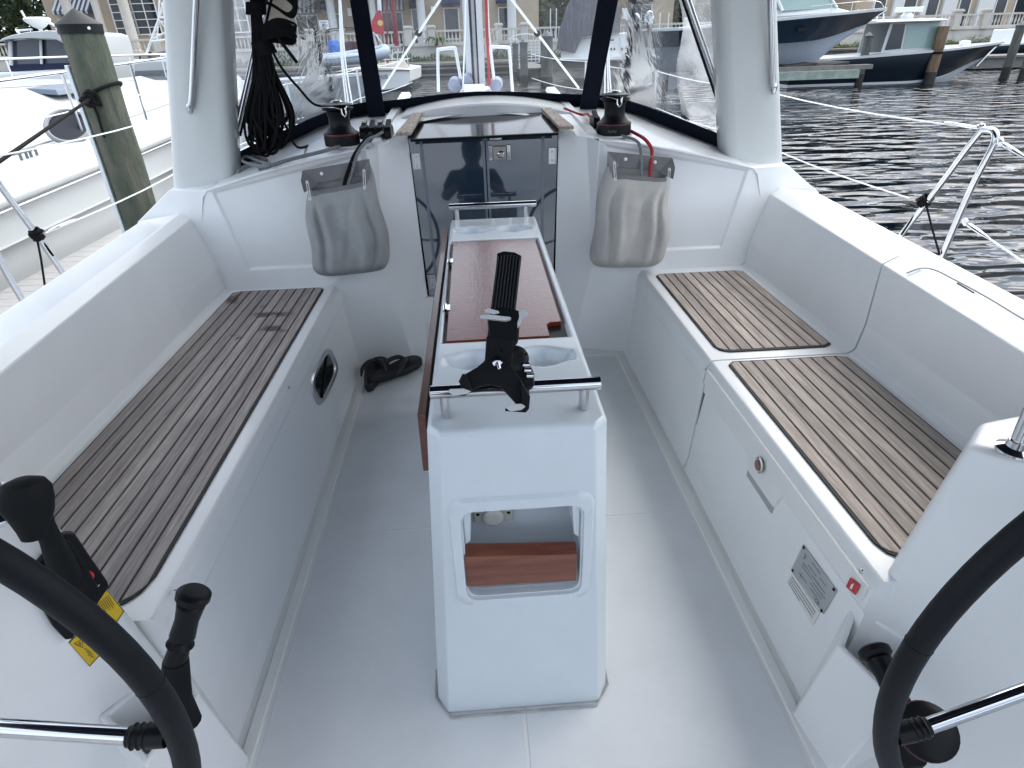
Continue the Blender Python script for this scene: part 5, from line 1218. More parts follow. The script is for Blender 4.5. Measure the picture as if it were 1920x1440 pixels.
l, r, bb, t = rect(599, 38, 616, 56, 60); sg = MB().box((l, 60, bb), (r, 60.06, t)).build('notice_board', WHITE, None); thing(sg, 'white notice board with a round blue emblem standing on the terrace', 'sign')
c = Vector(((l+r)/2, 59.99, (bb+t)/2-.05)); MB().lathe([(.17, 0), (.17, .02)], c, 20, (0, -1, 0)).build('emblem', mat('emblem_blue', (.03, .06, .22), .5), sg)
MB().box((l+.1, 59.985, t-.18), (r-.1, 60, t-.10)).build('heading', mat('heading_grey', (.3, .33, .36), .5), sg)
b3_ = building(1165, 1262, 'reddish tan building seen through the right sprayhood window, dark awning with pale lettering', h=12)
window(b3_, 1183, 8, 1222, 40, 2, 2, zb_=TZ0); awning(b3_, 1182, -16, 1224, 4, NAVYFAB)
l, r, bb, t = rect(1184, -3, 1222, 4, YB-.8); textmesh('awning_lettering', 'YACHTS', ((l+r)/2, YB-1.13, bb+.13), (1, 0, 0), (0, 0, 1), .3, WHITE, b3_, .01)
l, r, bb, t = rect(1166, 15, 1180, 36); MB().box((l, YB-.1, bb), (r, YB, t)).build('wall_panel', WHITE, b3_)
b4_ = building(1600, 2100, 'tan building at the far right with dark shop openings between pilasters', h=12.5)
for (a, b) in ((1640, 1663), (1695, 1720), (1738, 1762), (1800, 1822), (1868, 1890), (1905, 1935)): window(b4_, a, -30, b, 30, 1, 1, zb_=TZ0, zt_=4.3)
for (a, b) in ((1672, 1690), (1725, 1735), (1765, 1790), (1830, 1860)): l, r, bb, t = rect(a, 0, b, 20); MB().box((l, YB-.35, TZ0), (r, YB-.02, 6)).build('pilaster', MATS['column_pale'], b4_)

# =================================================================== VEGETATION
def tree(x, y, h, rad, label, m_=LEAF1, z0=.5, seed=1, dens=900, trunk=.22, ls=.30, group='trees behind the marina', low=.25):
    rn = random.Random(seed); r = root('tree', (x, y, z0), label, 'tree', group)
    m = MB(); m.tube([(x, y, z0-.3), (x+.1, y, z0+h*.25), (x-.1, y+.1, z0+h*.5), (x, y, z0+h*.8)], [trunk, trunk*.8, trunk*.55, trunk*.2], 8)
    cl = []
    for k in range(16):
        a = rn.uniform(0, 6.283); q = rn.uniform(.3, 1)*rad*.8; zz = z0+h*rn.uniform(low, .98); q *= (1.15-abs((zz-z0)/h-.6)*1.1); c_ = Vector((x+math.cos(a)*q, y+math.sin(a)*q, zz)); cl.append((c_, rad*rn.uniform(.28, .48)))
        s0 = Vector((x, y, z0+h*rn.uniform(.2, .5))); m.tube([s0, s0.lerp(c_, .5)+Vector((0, 0, .1*h*.3)), c_], [trunk*.35, trunk*.2, trunk*.06], 5)
    m.build('trunk', TRUNK, r, smooth=True)
    m = MB(); vs = []; fs = []
    for c_, q in cl:
        for i in range(dens//16):
            d = Vector((rn.gauss(0, 1), rn.gauss(0, 1), rn.gauss(0, .8))); d = d.normalized()*q*rn.uniform(.45, 1.08)
            p = c_+d; u = Vector((rn.gauss(0, 1), rn.gauss(0, 1), rn.gauss(0, .6))).normalized(); v = u.orthogonal().normalized(); s_ = ls*rn.uniform(.6, 1.4); k = len(vs)
            vs += [p-u*s_, p+v*s_*.5, p+u*s_, p-v*s_*.5+Vector((0, 0, .3*s_))]; fs.append((k, k+1, k+2, k+3))
    m.add(vs, fs); m.build('crown', m_, r); return r
tl = [( -52, 62, 12, 5.5), (-44, 64, 13, 5.5), (-60, 60, 11, 5.0), (-38.5, 74, 14, 5.5), (-70, 66, 13, 6.5), (-50, 76, 16, 7)]
for i, (x, y, h, rd) in enumerate(tl): tree(x, y, h, rd, 'dark leafy tree at the top left, %s' % ['directly above the radar dome', 'touching the tan building corner', 'left of the radar dome', 'behind the tan building corner', 'farthest left of the row', 'tallest, behind the others'][i], LEAF1, .5, 20+i, 5200, ls=.24, low=.05)
for i, (px, y, h, rd) in enumerate([(1030, 75, 10, 5.5), (1075, 80, 11, 5), (1130, 82, 12, 6), (1015, 88, 12, 6)]):
    x = W(px, 40, y=y).x; tree(x, y, h, rd, ['pale green tree in the gap right of the long building', 'green tree behind the covered boat', 'tall green tree left of the reddish building', 'farther tree beyond the gap between buildings'][i], LEAF2 if i % 2 == 0 else LEAF1, .6, 50+i, 2600, ls=.28, low=.1)
for i, (px, y, h, rd) in enumerate([(1300, 72, 11, 6), (1385, 76, 12, 6.5), (1500, 80, 13, 6.5), (1580, 74, 11, 5.5)]):
    x = W(px, 40, y=y).x; tree(x, y, h, rd, 'dark tree far behind, %s' % ['right of the reddish building', 'hidden partly by the right arch leg', 'above the slate blue boat', 'behind the slate blue bow'][i], LEAF1, .6, 70+i, 2200, ls=.32, low=.1)
for i in range(30):  # added tree row, keeps bright sky out of the water reflections
    if i < 20: x, y = -66+i*9.2, 86+5*(i % 3)
    else: x, y = 108+4*(i % 3), 84-(i-20)*9.5
    tree(x, y, 21+2.5*math.sin(i*1.7), 8.5, 'tall dark tree in the row added far behind the buildings to darken the water reflections', LEAF1, .6, 200+i, 1100, ls=.95, trunk=.45, group='tall trees added behind the buildings to darken the water', low=.05)
# planted bank
rn = random.Random(5); vs = []; fs = []
for i in range(9000):
    x = rn.uniform(-60, 75); y = rn.uniform(56.2, 57.8); z = .35+rn.random()**2*(.55+.35*math.sin(x*.7)+.25*math.sin(x*1.9)); s_ = rn.uniform(.08, .22); p = Vector((x, y, z)); u = Vector((rn.gauss(0, .5), rn.gauss(0, .5), rn.gauss(0, 1))).normalized(); v = u.orthogonal().normalized(); k = len(vs)
    vs += [p-u*s_, p+v*s_*.35, p+u*s_, p-v*s_*.35]; fs.append((k, k+1, k+2, k+3))
tag(MB().add(vs, fs).build('bank_planting', LEAF2), 'strip of green planting on the bank below the terrace', kind='stuff')
def palm(px, py, y, label, s_=1):
    b = W(px, py, y=y); r = root('palm_bush', b, label, 'palm', 'small palms on the bank'); m = MB(); rn = random.Random(int(px))
    MB().tube([b, b+Vector((0, 0, .35))], [.12, .08], 8).build('trunk', TRUNK, r, smooth=True)
    for k in range(22):
        a = rn.uniform(0, 6.28); L_ = s_*rn.uniform(.8, 1.2); d = Vector((math.cos(a), math.sin(a), 0)); pts = [b+Vector((0, 0, .3))+d*L_*t+Vector((0, 0, L_*(1.1*t-1.1*t*t*rn.uniform(.8, 1.3)))) for t in (0, .25, .5, .75, 1)]
        side = d.cross(Vector((0, 0, 1)))*.10; m.loft([[p-side*(1-abs(i/4-.4)), p+Vector((0, 0, .03)), p+side*(1-abs(i/4-.4))] for i, p in enumerate(pts)])
    m.build('fronds', LEAF2, r)
palm(818, 86, 56.8, 'small palm bush on the bank just left of the mast', 1.1); palm(588, 92, 56.8, 'small palm bush on the bank near the striped awning', .8)

# =================================================================== DOCKS ACROSS THE BASIN
dk = root('far_dock', (0, 50, -.1), 'dark timber dock with pale edge boards along the far side behind the mast', 'dock')
xa, xb = W(560, 120, y=50).x, W(905, 120, y=50).x; xc_, xd = W(1030, 120, y=50).x, W(1250, 120, y=50).x
m = MB(); m.box((xa-18, 49.6, .10), (xb+2, 51.4, .25)); m.build('deck', DOCKG, dk)
m = MB(); m.box((xa-18, 49.4, -.55), (xb+2, 49.56, -.42)); m.box((xa-18, 49.4, -.14), (xb+2, 49.56, -.02)); m.build('edge_board', DOCKG, dk)
m = MB(); m.box((xa-18, 49.7, -.9), (xb+2, 53.3, .08)); m.build('underside', DOCKD, dk)
d2 = root('finger_pier', (W(990, 125, y=45).x, 45, -.1), 'weathered finger pier leading away to the white lattice gate', 'dock')
xg0, xg1 = W(955, 125, y=45).x, W(1022, 125, y=45).x
m = MB()
for i in range(34): y = 39.5+i*.42; m.box((xg0+.25, y, .02), (xg1-.25, y+.38, .08))
m.build('planks', DOCKG, d2); MB().box((xg0+.3, 39.6, -.35), (xg1-.3, 53.6, .0)).build('beam', DOCKD, d2)
gt = root('lattice_gate', (W(983, 118, y=53).x, 53, .1), 'white arched lattice gate at the head of the finger pier', 'gate')
l, r, bb, t = rect(957, 74, 1012, 118, 52.8); m = MB(); m.box((l, 52.8, bb), (l+.08, 52.88, t)); m.box((r-.08, 52.8, bb), (r, 52.88, t)); mid = (l+r)/2
for i in range(1, 7): x = l+(r-l)*i/7; m.box((x-.02, 52.81, bb), (x+.02, 52.87, t))
for i in range(0, 8): z = bb+(t-bb)*i/7.6; m.box((l, 52.82, z), (r, 52.86, z+.05))
m.tube([(mid+(r-l)/2*math.cos(a), 52.84, t+.35*math.sin(a)) for a in [k*math.pi/12 for k in range(13)]], .05, 6); m.build('lattice', WHITE, gt)
# pilings
def piling(px, pytop, pybot, wpx, label, m_=PILEG, y=None, cap=True, lean_=(0, 0), seat=ZW):
    p = W(px, pybot, z=ZW); zc = (p-CAM).dot(FW); r_ = wpx/FPX*zc/2; 
    # height from the top sighting
    t = W(px, pytop, y=p.y).z
    r0 = root('dock_piling', (p.x, p.y, ZW), label, 'piling', 'timber dock pilings')
    m = MB(); m.lathe([(r_, -.8), (r_*1.0, t-ZW-(.0 if not cap else r_*.9))], (p.x, p.y, ZW), 14); m.build('post', m_, r0, smooth=True, angle=50)
    m = MB(); m.lathe([(r_*1.01, -.05), (r_*1.03, .45)], (p.x, p.y, ZW), 14); m.build('waterline_band', mat('wet_wood_dark', (.03, .03, .025), .6, noise=.4, nscale=6), r0, smooth=True)
    if cap: m = MB(); m.lathe([(r_*1.12, -r_*1.2), (r_*1.12, -r_*.9), (r_*.05, 0)], (p.x, p.y, t), 12); m.build('cap', mat('piling_cap_slate', (.05, .065, .075), .5), r0, smooth=True, angle=30)
    return r0, p, t, r_
# (px, top, waterline, width, label)
PL_ = [(578, 80, 160, 12, 'far grey piling right of the rope coil, left of its neighbour'), (591, 84, 160, 11, 'far grey piling beside the dinghy bow'),
 (766, 80, 163, 12, 'far grey piling just right of the white sailboat stern'), (968, 76, 150, 11, 'far dark piling left of the lattice gate'), (983, 72, 158, 14, 'thick dark piling by the left post of the lattice gate'),
 (1025, 56, 162, 22, 'thick dark piling between the lattice gate and the covered boat'), (1190, 56, 160, 13, 'grey green piling right of the covered boat, left of a pair'), (1203, 54, 162, 11, 'grey green piling right of the covered boat, right of a pair'),
 (1217, 53, 168, 12, 'grey green piling with a white dome behind it'), (1246, 66, 172, 11, 'shorter grey piling near the crumpled vinyl'),
 (1478, 52, 150, 12, 'green piling beside the right arch leg under the slate blue hull'), (1608, 60, 161, 14, 'green piling standing between the two dark hulled boats'),
 (1783, 45, 92, 12, 'far green piling behind the black boat bow rail'), (1822, 47, 92, 10, 'far green piling in front of the balustrade, left of a close pair'), (1833, 43, 92, 11, 'far green piling in front of the balustrade, right of a close pair'), (1915, 70, 150, 14, 'green piling at the right edge of the photo'),
 (132, 92, 148, 12, 'short dark piling directly behind the big left piling'), (300, 92, 170, 8, 'dark leaning piling in front of the white sportfishing boat')]
for (px, a, b, w_, lab) in PL_: piling(px, a, b, w_, lab)
rp_, pp, tt, rr0 = piling(1882, 40, 147, 15, 'tall green piling with a dark band right of the black boat bow')
rp_, pp, tt, rr0 = piling(1740, 50, 157, 19, 'bare brown piling without a cap standing in front of the black boat', PILEB, cap=False)
m = MB(); m.lathe([(rr0*1.06, -.04), (rr0*1.06, .04)], (pp.x, pp.y, .55), 14); m.build('rope_band', ROPEBLK, rp_, smooth=True)
# =================================================================== NEAR PILING, DOCK
NPX, NPY = -2.66, 4.93
np_ = root('near_piling', (NPX, NPY, -.6), 'thick green stained piling with black conical cap, close on the left', 'piling')
rn_ = .128; ZB = W(171, 62, y=4.80).z; ZA = W(170, 16, y=4.93).z
m = MB(); rings = []
for i in range(40):
    z = -1.0+i*(ZB+1.02)/39; rings.append([Vector((NPX+(rn_+.004*math.sin(k*2.1+z*3)+.003*math.sin(k*5+z*7))*math.cos(2*math.pi*k/32), NPY+(rn_+.004*math.sin(k*2.1+z*3)+.003*math.sin(k*5+z*7))*math.sin(2*math.pi*k/32), z)) for k in range(32)])
m.loft(rings, closed=True, cap=True); m.build('post', PILE, np_, smooth=True)
m = MB(); m.lathe([(rn_+.008, ZB), (rn_+.012, ZB+.05), (rn_+.014, ZB+.055), (.012, ZA), (.002, ZA+.004)], (NPX, NPY, 0), 40); cpo = m.build('cap', mat('cap_black_plastic', (.010, .012, .014), .45, spec=.2), np_, smooth=True, angle=25)
m = MB()
for a in (-2.4, -.7): m.lathe([(.010, 0), (.006, .004)], (NPX+(rn_+.010)*math.cos(a), NPY+(rn_+.010)*math.sin(a), ZB+.03), 10, (math.cos(a), math.sin(a), 0))
m.build('cap_nail', WHITE, cpo)
m = MB(); a = R_(-160); px_, py_ = NPX+(rn_+.012)*math.cos(a), NPY+(rn_+.012)*math.sin(a); m.box((px_-.014, py_-.03, -1), (px_+.012, py_+.03, 1.35)); m.build('rub_strip', mat('pvc_strip_pale', (.62, .68, .70), .4), np_, bevel=.004)
ml = root('mooring_line', (NPX, NPY, .9), 'black mooring line looped round the near piling and running down to the lower left', 'rope')
zk = .98
m = MB(); m.tube([(NPX+(rn_+.012)*math.cos(t), NPY+(rn_+.012)*math.sin(t), 1.175+.055*math.cos(t)) for t in [k*2*math.pi/40 for k in range(41)]], .012, 8); m.build('loop', ROPEBLK, ml, smooth=True)
kx = W(170, 185, y=NPY-.16); m = MB(); rnk = random.Random(2)
for k in range(5): m.tube(spline([kx+Vector((rnk.uniform(-.05, .05), rnk.uniform(-.03, .02), rnk.uniform(-.05, .05))) for _ in range(5)], 5, closed=True), .012, 7, closed=True)
m.build('knot', ROPEBLK, ml, smooth=True)
m = MB(); e = W(0, 302, x=-2.35); m.tube([kx, e, e+(e-kx)*.6], .010, 7); m.tube([kx, W(183, 215, y=4.78), W(196, 258, y=4.78)], .009, 7); m.build('line', ROPEBLK, ml, smooth=True)
# plank dock on the left
DZ = -.08
m = MB(); y = -3.0; i = 0
while y < 7.4:
    m.box((-3.55, y, DZ-.04), (-2.14, y+.137, DZ)); y += .142; i += 1
dko = root('plank_dock', (-2.8, 2, DZ), 'pale grey plank dock running beside the yacht on the left', 'dock'); o = m.build('planks', DOCKW, dko, bevel=.003, seg=1); 
m = MB(); m.box((-3.5, -3, DZ-.30), (-3.4, 7.4, DZ-.042)); m.box((-2.3, -3, DZ-.30), (-2.2, 7.4, DZ-.042)); m.build('stringer', DOCKD, dko)

# =================================================================== NEIGHBOURING MOTOR YACHT (LEFT)
my = root('motor_yacht', (-6, 8, ZW), 'large white motor yacht with an oval porthole, close beyond the plank dock on the left', 'motor yacht')
def myx(y): # side x at rail
    return -3.66 if y < 7 else -3.66-.018*(y-7)**2.05
HYS = [-3, 0, 2, 3, 4, 5, 6, 7, 8, 9, 10, 11, 12, 13, 14, 15, 15.8]
def mysec(y):
    x = myx(y); t = max(0, (y-7)/8.8); zr_ = .455+.030*(y-4.8)
    wch = .26*t
    top = zr_+.12
    ctr = -6.6; f_ = max(0, 1-t**1.6)
    def mixc(v, k): return v+(ctr-v)*k
    roofz = 1.19-.035*max(0, y-7)-.004*max(0, y-9)**2
    return [(mixc(x+.10+wch*.2, .35*t), -1.0), (x-.02-wch, .02), (x+.0-wch*.6, .14+.03*(y-4.6)*.5), (x+.035-wch*.6, .155+.03*(y-4.6)*.5), (x+.03-wch*.5, .19+.03*(y-4.6)*.5), (x+.02, zr_-.06), (x+.06, zr_-.04), (x+.07, zr_), (x+.05, zr_+.035), (x+.0, zr_+.045), (x-.04, top), (mixc(x-.10, .02), top+.035), (mixc(x-.42, .04), top+.05), (mixc(x-.50, .05), top+.07), (mixc(x-.75, .1), top+.07+(roofz-top)*.40), (mixc(x-1.1, .15), top+.07+(roofz-top)*.78), (mixc(x-1.6, .3), roofz), (ctr, roofz+.07)]
rings = [[(x, y, z) for x, z in mysec(y)] for y in HYS]
rings2 = [[(-13.2-x, y, z) for x, z in mysec(y)] for y in HYS]
m = MB(); m.loft(rings); m.loft(rings2); m.build('hull', HULLW, my, smooth=True, angle=50)
m = MB(); m.tube([(mysec(y)[7][0]+.004, y, mysec(y)[7][1]-.055) for y in HYS], .010, 6); m.build('rub_rail', BRUSH, my, smooth=True)
m = MB(); m.tube([(mysec(y)[3][0]+.004, y, mysec(y)[3][1]) for y in HYS], .016, 6); m.build('hull_moulding', mat('grey_moulding', (.40, .42, .42), .4), my, smooth=True)
# porthole on the coachroof side
pc = W(127, 240, x=-4.45)
def onhull(px, py):   # find surface of the cabin side at a sighting
    best = None
    for k in range(400):
        x = -3.6-k*.01; p = W(px, py, x=x)
        if p.y < HYS[0] or p.y > 15: continue
        sec = mysec(p.y)
        for (a, b) in zip(sec[:-1], sec[1:]):
            if min(a[0], b[0]) <= x <= max(a[0], b[0]) and abs(a[0]-b[0]) > 1e-6:
                zz = a[1]+(b[1]-a[1])*(x-a[0])/(b[0]-a[0])
                if p.z <= zz and b[1] > .5: return p
    return W(px, py, x=-4.4)
pc = onhull(127, 240); pn = (CAM-pc); pn = (Vector((.62, -.55, .56))).normalized(); pc = pc+(CAM-pc).normalized()*.62; U_ = Vector((0, 1, 0))-pn*pn.y; U_.normalize(); V_ = pn.cross(U_)
el = lambda a, r1_, r2_, d: pc+U_*r1_*math.cos(a)+V_*r2_*math.sin(a)+pn*d
m = MB(); m.tube([el(k*math.pi/16, .205, .150, .03) for k in range(32)], .022, 8, closed=True); pf = m.build('porthole_frame', mat('porthole_ring', (.20, .21, .22), .35, metal=.6), my, smooth=True)
m = MB(); m.add([el(k*math.pi/16, .205, .150, .025) for k in range(32)], [tuple(range(32))]); m.build('porthole_glass', mat('porthole_dark', (.03, .035, .045), .5, spec=.15), pf)
hc = onhull(110, 170); m = MB(); m.hexa([hc+Vector((-.15, -.45, .01)), hc+Vector((.25, -.45, -.03)), hc+Vector((.25, .35, -.03)), hc+Vector((-.15, .35, .01))], [hc+Vector((-.15, -.45, .06)), hc+Vector((.22, -.42, .03)), hc+Vector((.22, .32, .03)), hc+Vector((-.15, .35, .06))]); m.build('deck_hatch', mat('hatch_grey_blue', (.12, .15, .19), .4), my, bevel=.01)
for (px, py) in ((47, 299), (65, 293)):
    q = onhull(px, py); m = MB(); m.tube([q+Vector((0, -.12, .055)), q+Vector((0, -.05, .06)), q+Vector((0, .05, .06)), q+Vector((0, .12, .055))], [.008, .013, .013, .008], 8)
    for dy in (-.04, .04): m.tube([q+Vector((0, dy, -.01)), q+Vector((0, dy, .06))], .012, 8)
    m.build('cleat', mat('cleat_steel_dark', (.16, .17, .18), .4, metal=.4), my, smooth=True)
m = MB(); m.tube([(mysec(y)[12][0], y, mysec(y)[12][1]+.004) for y in HYS], .008, 5); m.tube([(mysec(y)[15][0], y, mysec(y)[15][1]+.002) for y in HYS[:-5]], .006, 5); m.build('deck_seam', mat('seam_grey', (.25, .26, .27), .6), my)
# rails
rl = [W(0, 151, x=-3.9), W(150, 131, x=-3.9), W(330, 106, x=-3.9)]; rl = [rl[0]+(rl[0]-rl[2])*.8]+rl+[rl[2]+Vector((-.2, 1.6, .02)), rl[2]+Vector((-1.2, 4, .02)), rl[2]+Vector((-2.6, 5.6, .0))]
m = MB(); m.tube(spline(rl, 6), .016, 8); m.tube(spline([p-Vector((0, 0, .33)) for p in rl], 6), .006, 6)
for y in (3.4, 5.0, 6.73, 8.15, 9.8, 11.5):
    top_z = 1.02+.031*y; x = min(-3.9, mysec(y)[11][0]-.1); z0 = mysec(y)[11][1]; m.tube([(x, y, z0), (x, y, 1.07+.031*y)], .014, 8)
m.build('guard_rail', CHROME, my, smooth=True)
ur = [W(-60, 114, x=-9.3), W(0, 111, x=-9.3), W(145, 106, x=-9.3), W(330, 101, x=-9.3)]; m = MB(); m.tube(ur, .022, 8)
for px in (10, 165, 240, 300): q = W(px, 111-.03*px, x=-9.3); m.tube([q, q-Vector((0, 0, .62))], .016, 6)
m.build('guard_rail', WHITE, my, smooth=True)
#@@BOATS

# =================================================================== OTHER BOATS
def lroot(name, p, heading, label, cat, group=None):
    """local frame: +X bow, +Y to the left, Z = 0 at the waterline"""
    r = root(name, p, label, cat, group); r.rotation_euler = (0, 0, heading); return r
def lb(m, name, mt, par, **k):
    o = m.build(name, mt, None, **k); o.parent = par; return o
def vhull(par, L_, B, sheer_f, keel=-.5, chine=.15, flare=.75, mtop=HULLN, mbot=BOTTOM, bowrake=.28, name='hull', boot=.12, deckm=HULLW, n=18):
    def sec(t):
        x0 = -L_/2+t*L_; w_ = B/2*(1-max(0, (t-.45)/.55)**2.3); wc = w_*(flare+.12*(1-t)); wc = wc*(1-max(0, (t-.6)/.4)**1.6)
        zs = sheer_f(t); zc_ = chine+(zs-chine)*.55*max(0, (t-.5)/.5)**2; zk_ = keel+(zc_-keel)*max(0, (t-.72)/.28)**2.0
        rk = bowrake*L_*.5*max(0, (t-.6)/.4)**2
        return x0, w_, wc, zs, zc_, zk_, rk
    rt, rb = [], []
    for i in range(n+1):
        t = i/n; x0, w_, wc, zs, zc_, zk_, rk = sec(t)
        X = lambda z: x0-rk*(1-(z-keel)/(zs-keel))
        rt.append([(X(zs), w_, zs), (X(zs-.07), w_+.02, zs-.07), (X((zs+zc_)/2), (w_*.55+wc*.45), (zs+zc_)/2), (X(zc_+boot), wc+.02, zc_+boot)])
        rb.append([(X(zc_+boot), wc+.02, zc_+boot), (X(zc_), wc, zc_), (X((zc_*.55+zk_*.45)), wc*.58, zc_*.55+zk_*.45), (X((zc_*.53+zk_*.47)), wc*.55, zc_*.53+zk_*.47-.03), (X(zk_), 0, zk_)])
    fl = lambda R0: [[(p[0], -p[1], p[2]) for p in r_] for r_ in R0]
    m = MB(); m.loft(rt); m.loft(fl(rt)); m.add(rt[0]+[(p[0], -p[1], p[2]) for p in reversed(rt[0])], [tuple(range(8))]); h = lb(m, name, mtop, par, smooth=True, angle=40)
    m = MB(); m.loft(rb); m.loft(fl(rb)); m.add(rb[0]+[(p[0], -p[1], p[2]) for p in reversed(rb[0])], [tuple(range(10))]); lb(m, 'hull_bottom', mbot, par, smooth=True, angle=30)
    m = MB(); m.loft([[(r_[0][0], r_[0][1]-.16*(r_[0][1] > .2), r_[0][2]-.03), (r_[0][0], 0, r_[0][2]-.01)] for r_ in rt]); m.loft([[(r_[0][0], -r_[0][1]+.16*(r_[0][1] > .2), r_[0][2]-.03), (r_[0][0], 0, r_[0][2]-.01)] for r_ in rt]); lb(m, 'deck', deckm, par, smooth=True)
    m = MB()
    for s in (-1, 1): m.loft([[(r_[0][0]+.02, s*(r_[0][1]+.03), r_[0][2]-.05), (r_[0][0]+.02, s*(r_[0][1]+.03), r_[0][2]+.03), (r_[0][0], s*max(0, r_[0][1]-.10), r_[0][2]+.04), (r_[0][0], s*max(0, r_[0][1]-.16), r_[0][2]-.03)] for r_ in rt])
    lb(m, 'gunwale', HULLW, par, smooth=True, angle=40)
    return sec
# --- black hull centre console, right
bt = W(1876, 79, y=28.6); wl_ = W(1790, 150, y=28.6); Lb = 9.6
bk_ = lroot('motor_boat', (bt.x-Lb/2, 28.6, ZW), R_(-2), 'black hulled motor boat with white hardtop, afloat behind the brown piling', 'motor boat')
zb_ = bt.z-ZW
vhull(bk_, Lb, 2.7, lambda t: zb_*(.72+.28*max(0, (t-.1)/.9)**1.3), keel=-.5, chine=.02, mtop=HULLN, mbot=mat('bottom_white_grey', (.55, .58, .60), .5), bowrake=.50, boot=.10)
m = MB(); m.loft([[(-1.9, s_*1.0, 1.15), (-1.75, s_*.92, 2.15), (-1.7, s_*.0, 2.2)] for s_ in (-1, 1)]); 
def lp(px, py, par=bk_): q = W(px, py, y=27.6); c_, s_ = math.cos(-par.rotation_euler[2]), math.sin(-par.rotation_euler[2]); d = q-par.location; return Vector((d.x*c_-d.y*s_, 0, q.z-ZW))
top0, top1 = lp(1645, 46), lp(1775, 35); 
m = MB(); m.loft([[(x, y, z) for y, z in ((-1.15, 0), (-1.18, .06), (-.9, .14), (0, .18), (.9, .14), (1.18, .06), (1.15, 0))] for x, z in ((0, 0), (1, 0))])
def slab(x0, x1, hw, z, th, par, name, mt, taper=.12, cam_=.08):
    m = MB(); R0 = []
    for i in range(9):
        t = i/8; x = x0+(x1-x0)*t; h_ = hw*(1-taper*abs(2*t-1)**4); R0.append([(x, -h_, z), (x, -h_*1.02, z+th*.5), (x, -h_*.9, z+th), (x, 0, z+th+cam_), (x, h_*.9, z+th), (x, h_*1.02, z+th*.5), (x, h_, z)])
    m.loft(R0, closed=True, cap=True); return lb(m, name, mt, par, smooth=True, angle=40)
slab(top0.x, top1.x, 1.2, top1.z-.08, .07, bk_, 'hardtop', HULLW)
c0, c1, c2_ = lp(1660, 75), lp(1695, 75), lp(1778, 75); zc0 = zb_*.82; zt0 = top1.z-.08
def wallq(par, P, name, mt, hw, th=.05):
    for s in (-1, 1): lb(MB().prism([(x, s*hw, z) for x, z in P], (0, -s*th, 0)), name, mt, par)
CABG = mat('cabin_glass_reflected_green', (.26, .36, .34), .08, spec=.7)  # pale green reflection put into the glass colour
wallq(bk_, [(c0.x, zc0), (c0.x+.12, zt0), (c2_.x-.55, zt0), (c2_.x, zc0)], 'cabin_side', HULLW, .95)
wallq(bk_, [(c0.x+.12, zc0+.12), (c0.x+.22, zt0-.06), (c1.x-.08, zt0-.06), (c1.x-.02, zc0+.16)], 'side_window', GLASSD, .965, .03)
wallq(bk_, [(c1.x+.06, zc0+.16), (c1.x+.02, zt0-.06), (c2_.x-.62, zt0-.06), (c2_.x-.14, zc0+.18)], 'windscreen_side', CABG, .965, .03)
lb(MB().hexa([(c2_.x-.02, -.93, zc0), (c2_.x+.03, -.93, zc0), (c2_.x+.03, .93, zc0), (c2_.x-.02, .93, zc0)], [(c2_.x-.56, -.9, zt0), (c2_.x-.51, -.9, zt0), (c2_.x-.51, .9, zt0), (c2_.x-.56, .9, zt0)]), 'windscreen', CABG, bk_)
x_ = lp(1738, 90).x; lb(MB().box((x_-.45, -.6, zc0-.1), (x_+.9, .6, zc0+.28)), 'forward_seat', WHITE, bk_, bevel=.08)
q0 = lp(1707, 17); q1 = lp(1757, 17); lb(MB().box((q0.x, -.1, q0.z-.08), (q1.x, .1, q0.z+.10)).lathe([(.12, 0), (.10, .25)], ((q0.x+q1.x)/2, 0, q0.z-.45), 12), 'radar_scanner', WHITE, bk_, bevel=.02)
lb(MB().lathe([(.02, -.02), (.22, 0), (.24, .12), (.14, .26), (.02, .30)], (lp(1731, 28).x, .1, zt0+.12), 20), 'satellite_dome', WHITE, bk_, smooth=True)
lb(MB().lathe([(.02, -.02), (.20, 0), (.22, .2), (.02, .24)], (lp(1838, 76).x, .0, zb_*.92), 16), 'bow_fender_ball', WHITE, bk_, smooth=True)
m = MB(); 
for k in range(5): x = top0.x+.2+k*.28; m.tube([(x, .9, zt0+.1), (x-.1, .9, zt0+.55)], .025, 6)
lb(m, 'rod_holders', WHITE, bk_)
m = MB(); e_ = bt.x-bk_.location.x; m.tube([(e_-.2, 0, zb_*.96), (e_-.75, -.25, .95), (e_-1.1, -.3, .55)], .05, 6); lb(m, 'bow_eye_line', BRUSH, bk_)
# --- slate blue hull on a lift
Yb = 24.5; bt2 = W(1655, 17, y=Yb); keelp = W(1570, 125, y=Yb); Lb2 = 8.6
bb_ = lroot('motor_boat', (bt2.x-Lb2/2, Yb, ZW), R_(-3), 'slate blue motor boat raised on a lift, right of the right arch leg', 'motor boat')
zt2 = bt2.z-ZW; kz = W(1500, 128, y=Yb).z-ZW
vhull(bb_, Lb2, 2.6, lambda t: zt2*(.84+.16*max(0, (t-.1)/.9)), keel=kz, chine=kz+.86, mtop=HULLBL, mbot=mat('bottom_pale_blue_grey', (.48, .55, .62), .4, noise=.1), bowrake=.55, boot=-.02)
def lp2(px, py): q = W(px, py, y=Yb-1.1); return Vector((q.x-bb_.location.x, 0, q.z-ZW))
a, b = lp2(1470, 14), lp2(1610, 8)
lb(MB().hexa([(a.x-.6, -.95, zt2*.93), (b.x+.1, -.7, zt2*.97), (b.x+.1, .7, zt2*.97), (a.x-.6, .95, zt2*.93)], [(a.x-.6, -.85, zt2*.93+.24), (b.x-.6, -.6, zt2*.97+.16), (b.x-.6, .6, zt2*.97+.16), (a.x-.6, .85, zt2*.93+.24)]), 'coaming', HULLW, bb_, bevel=.05)
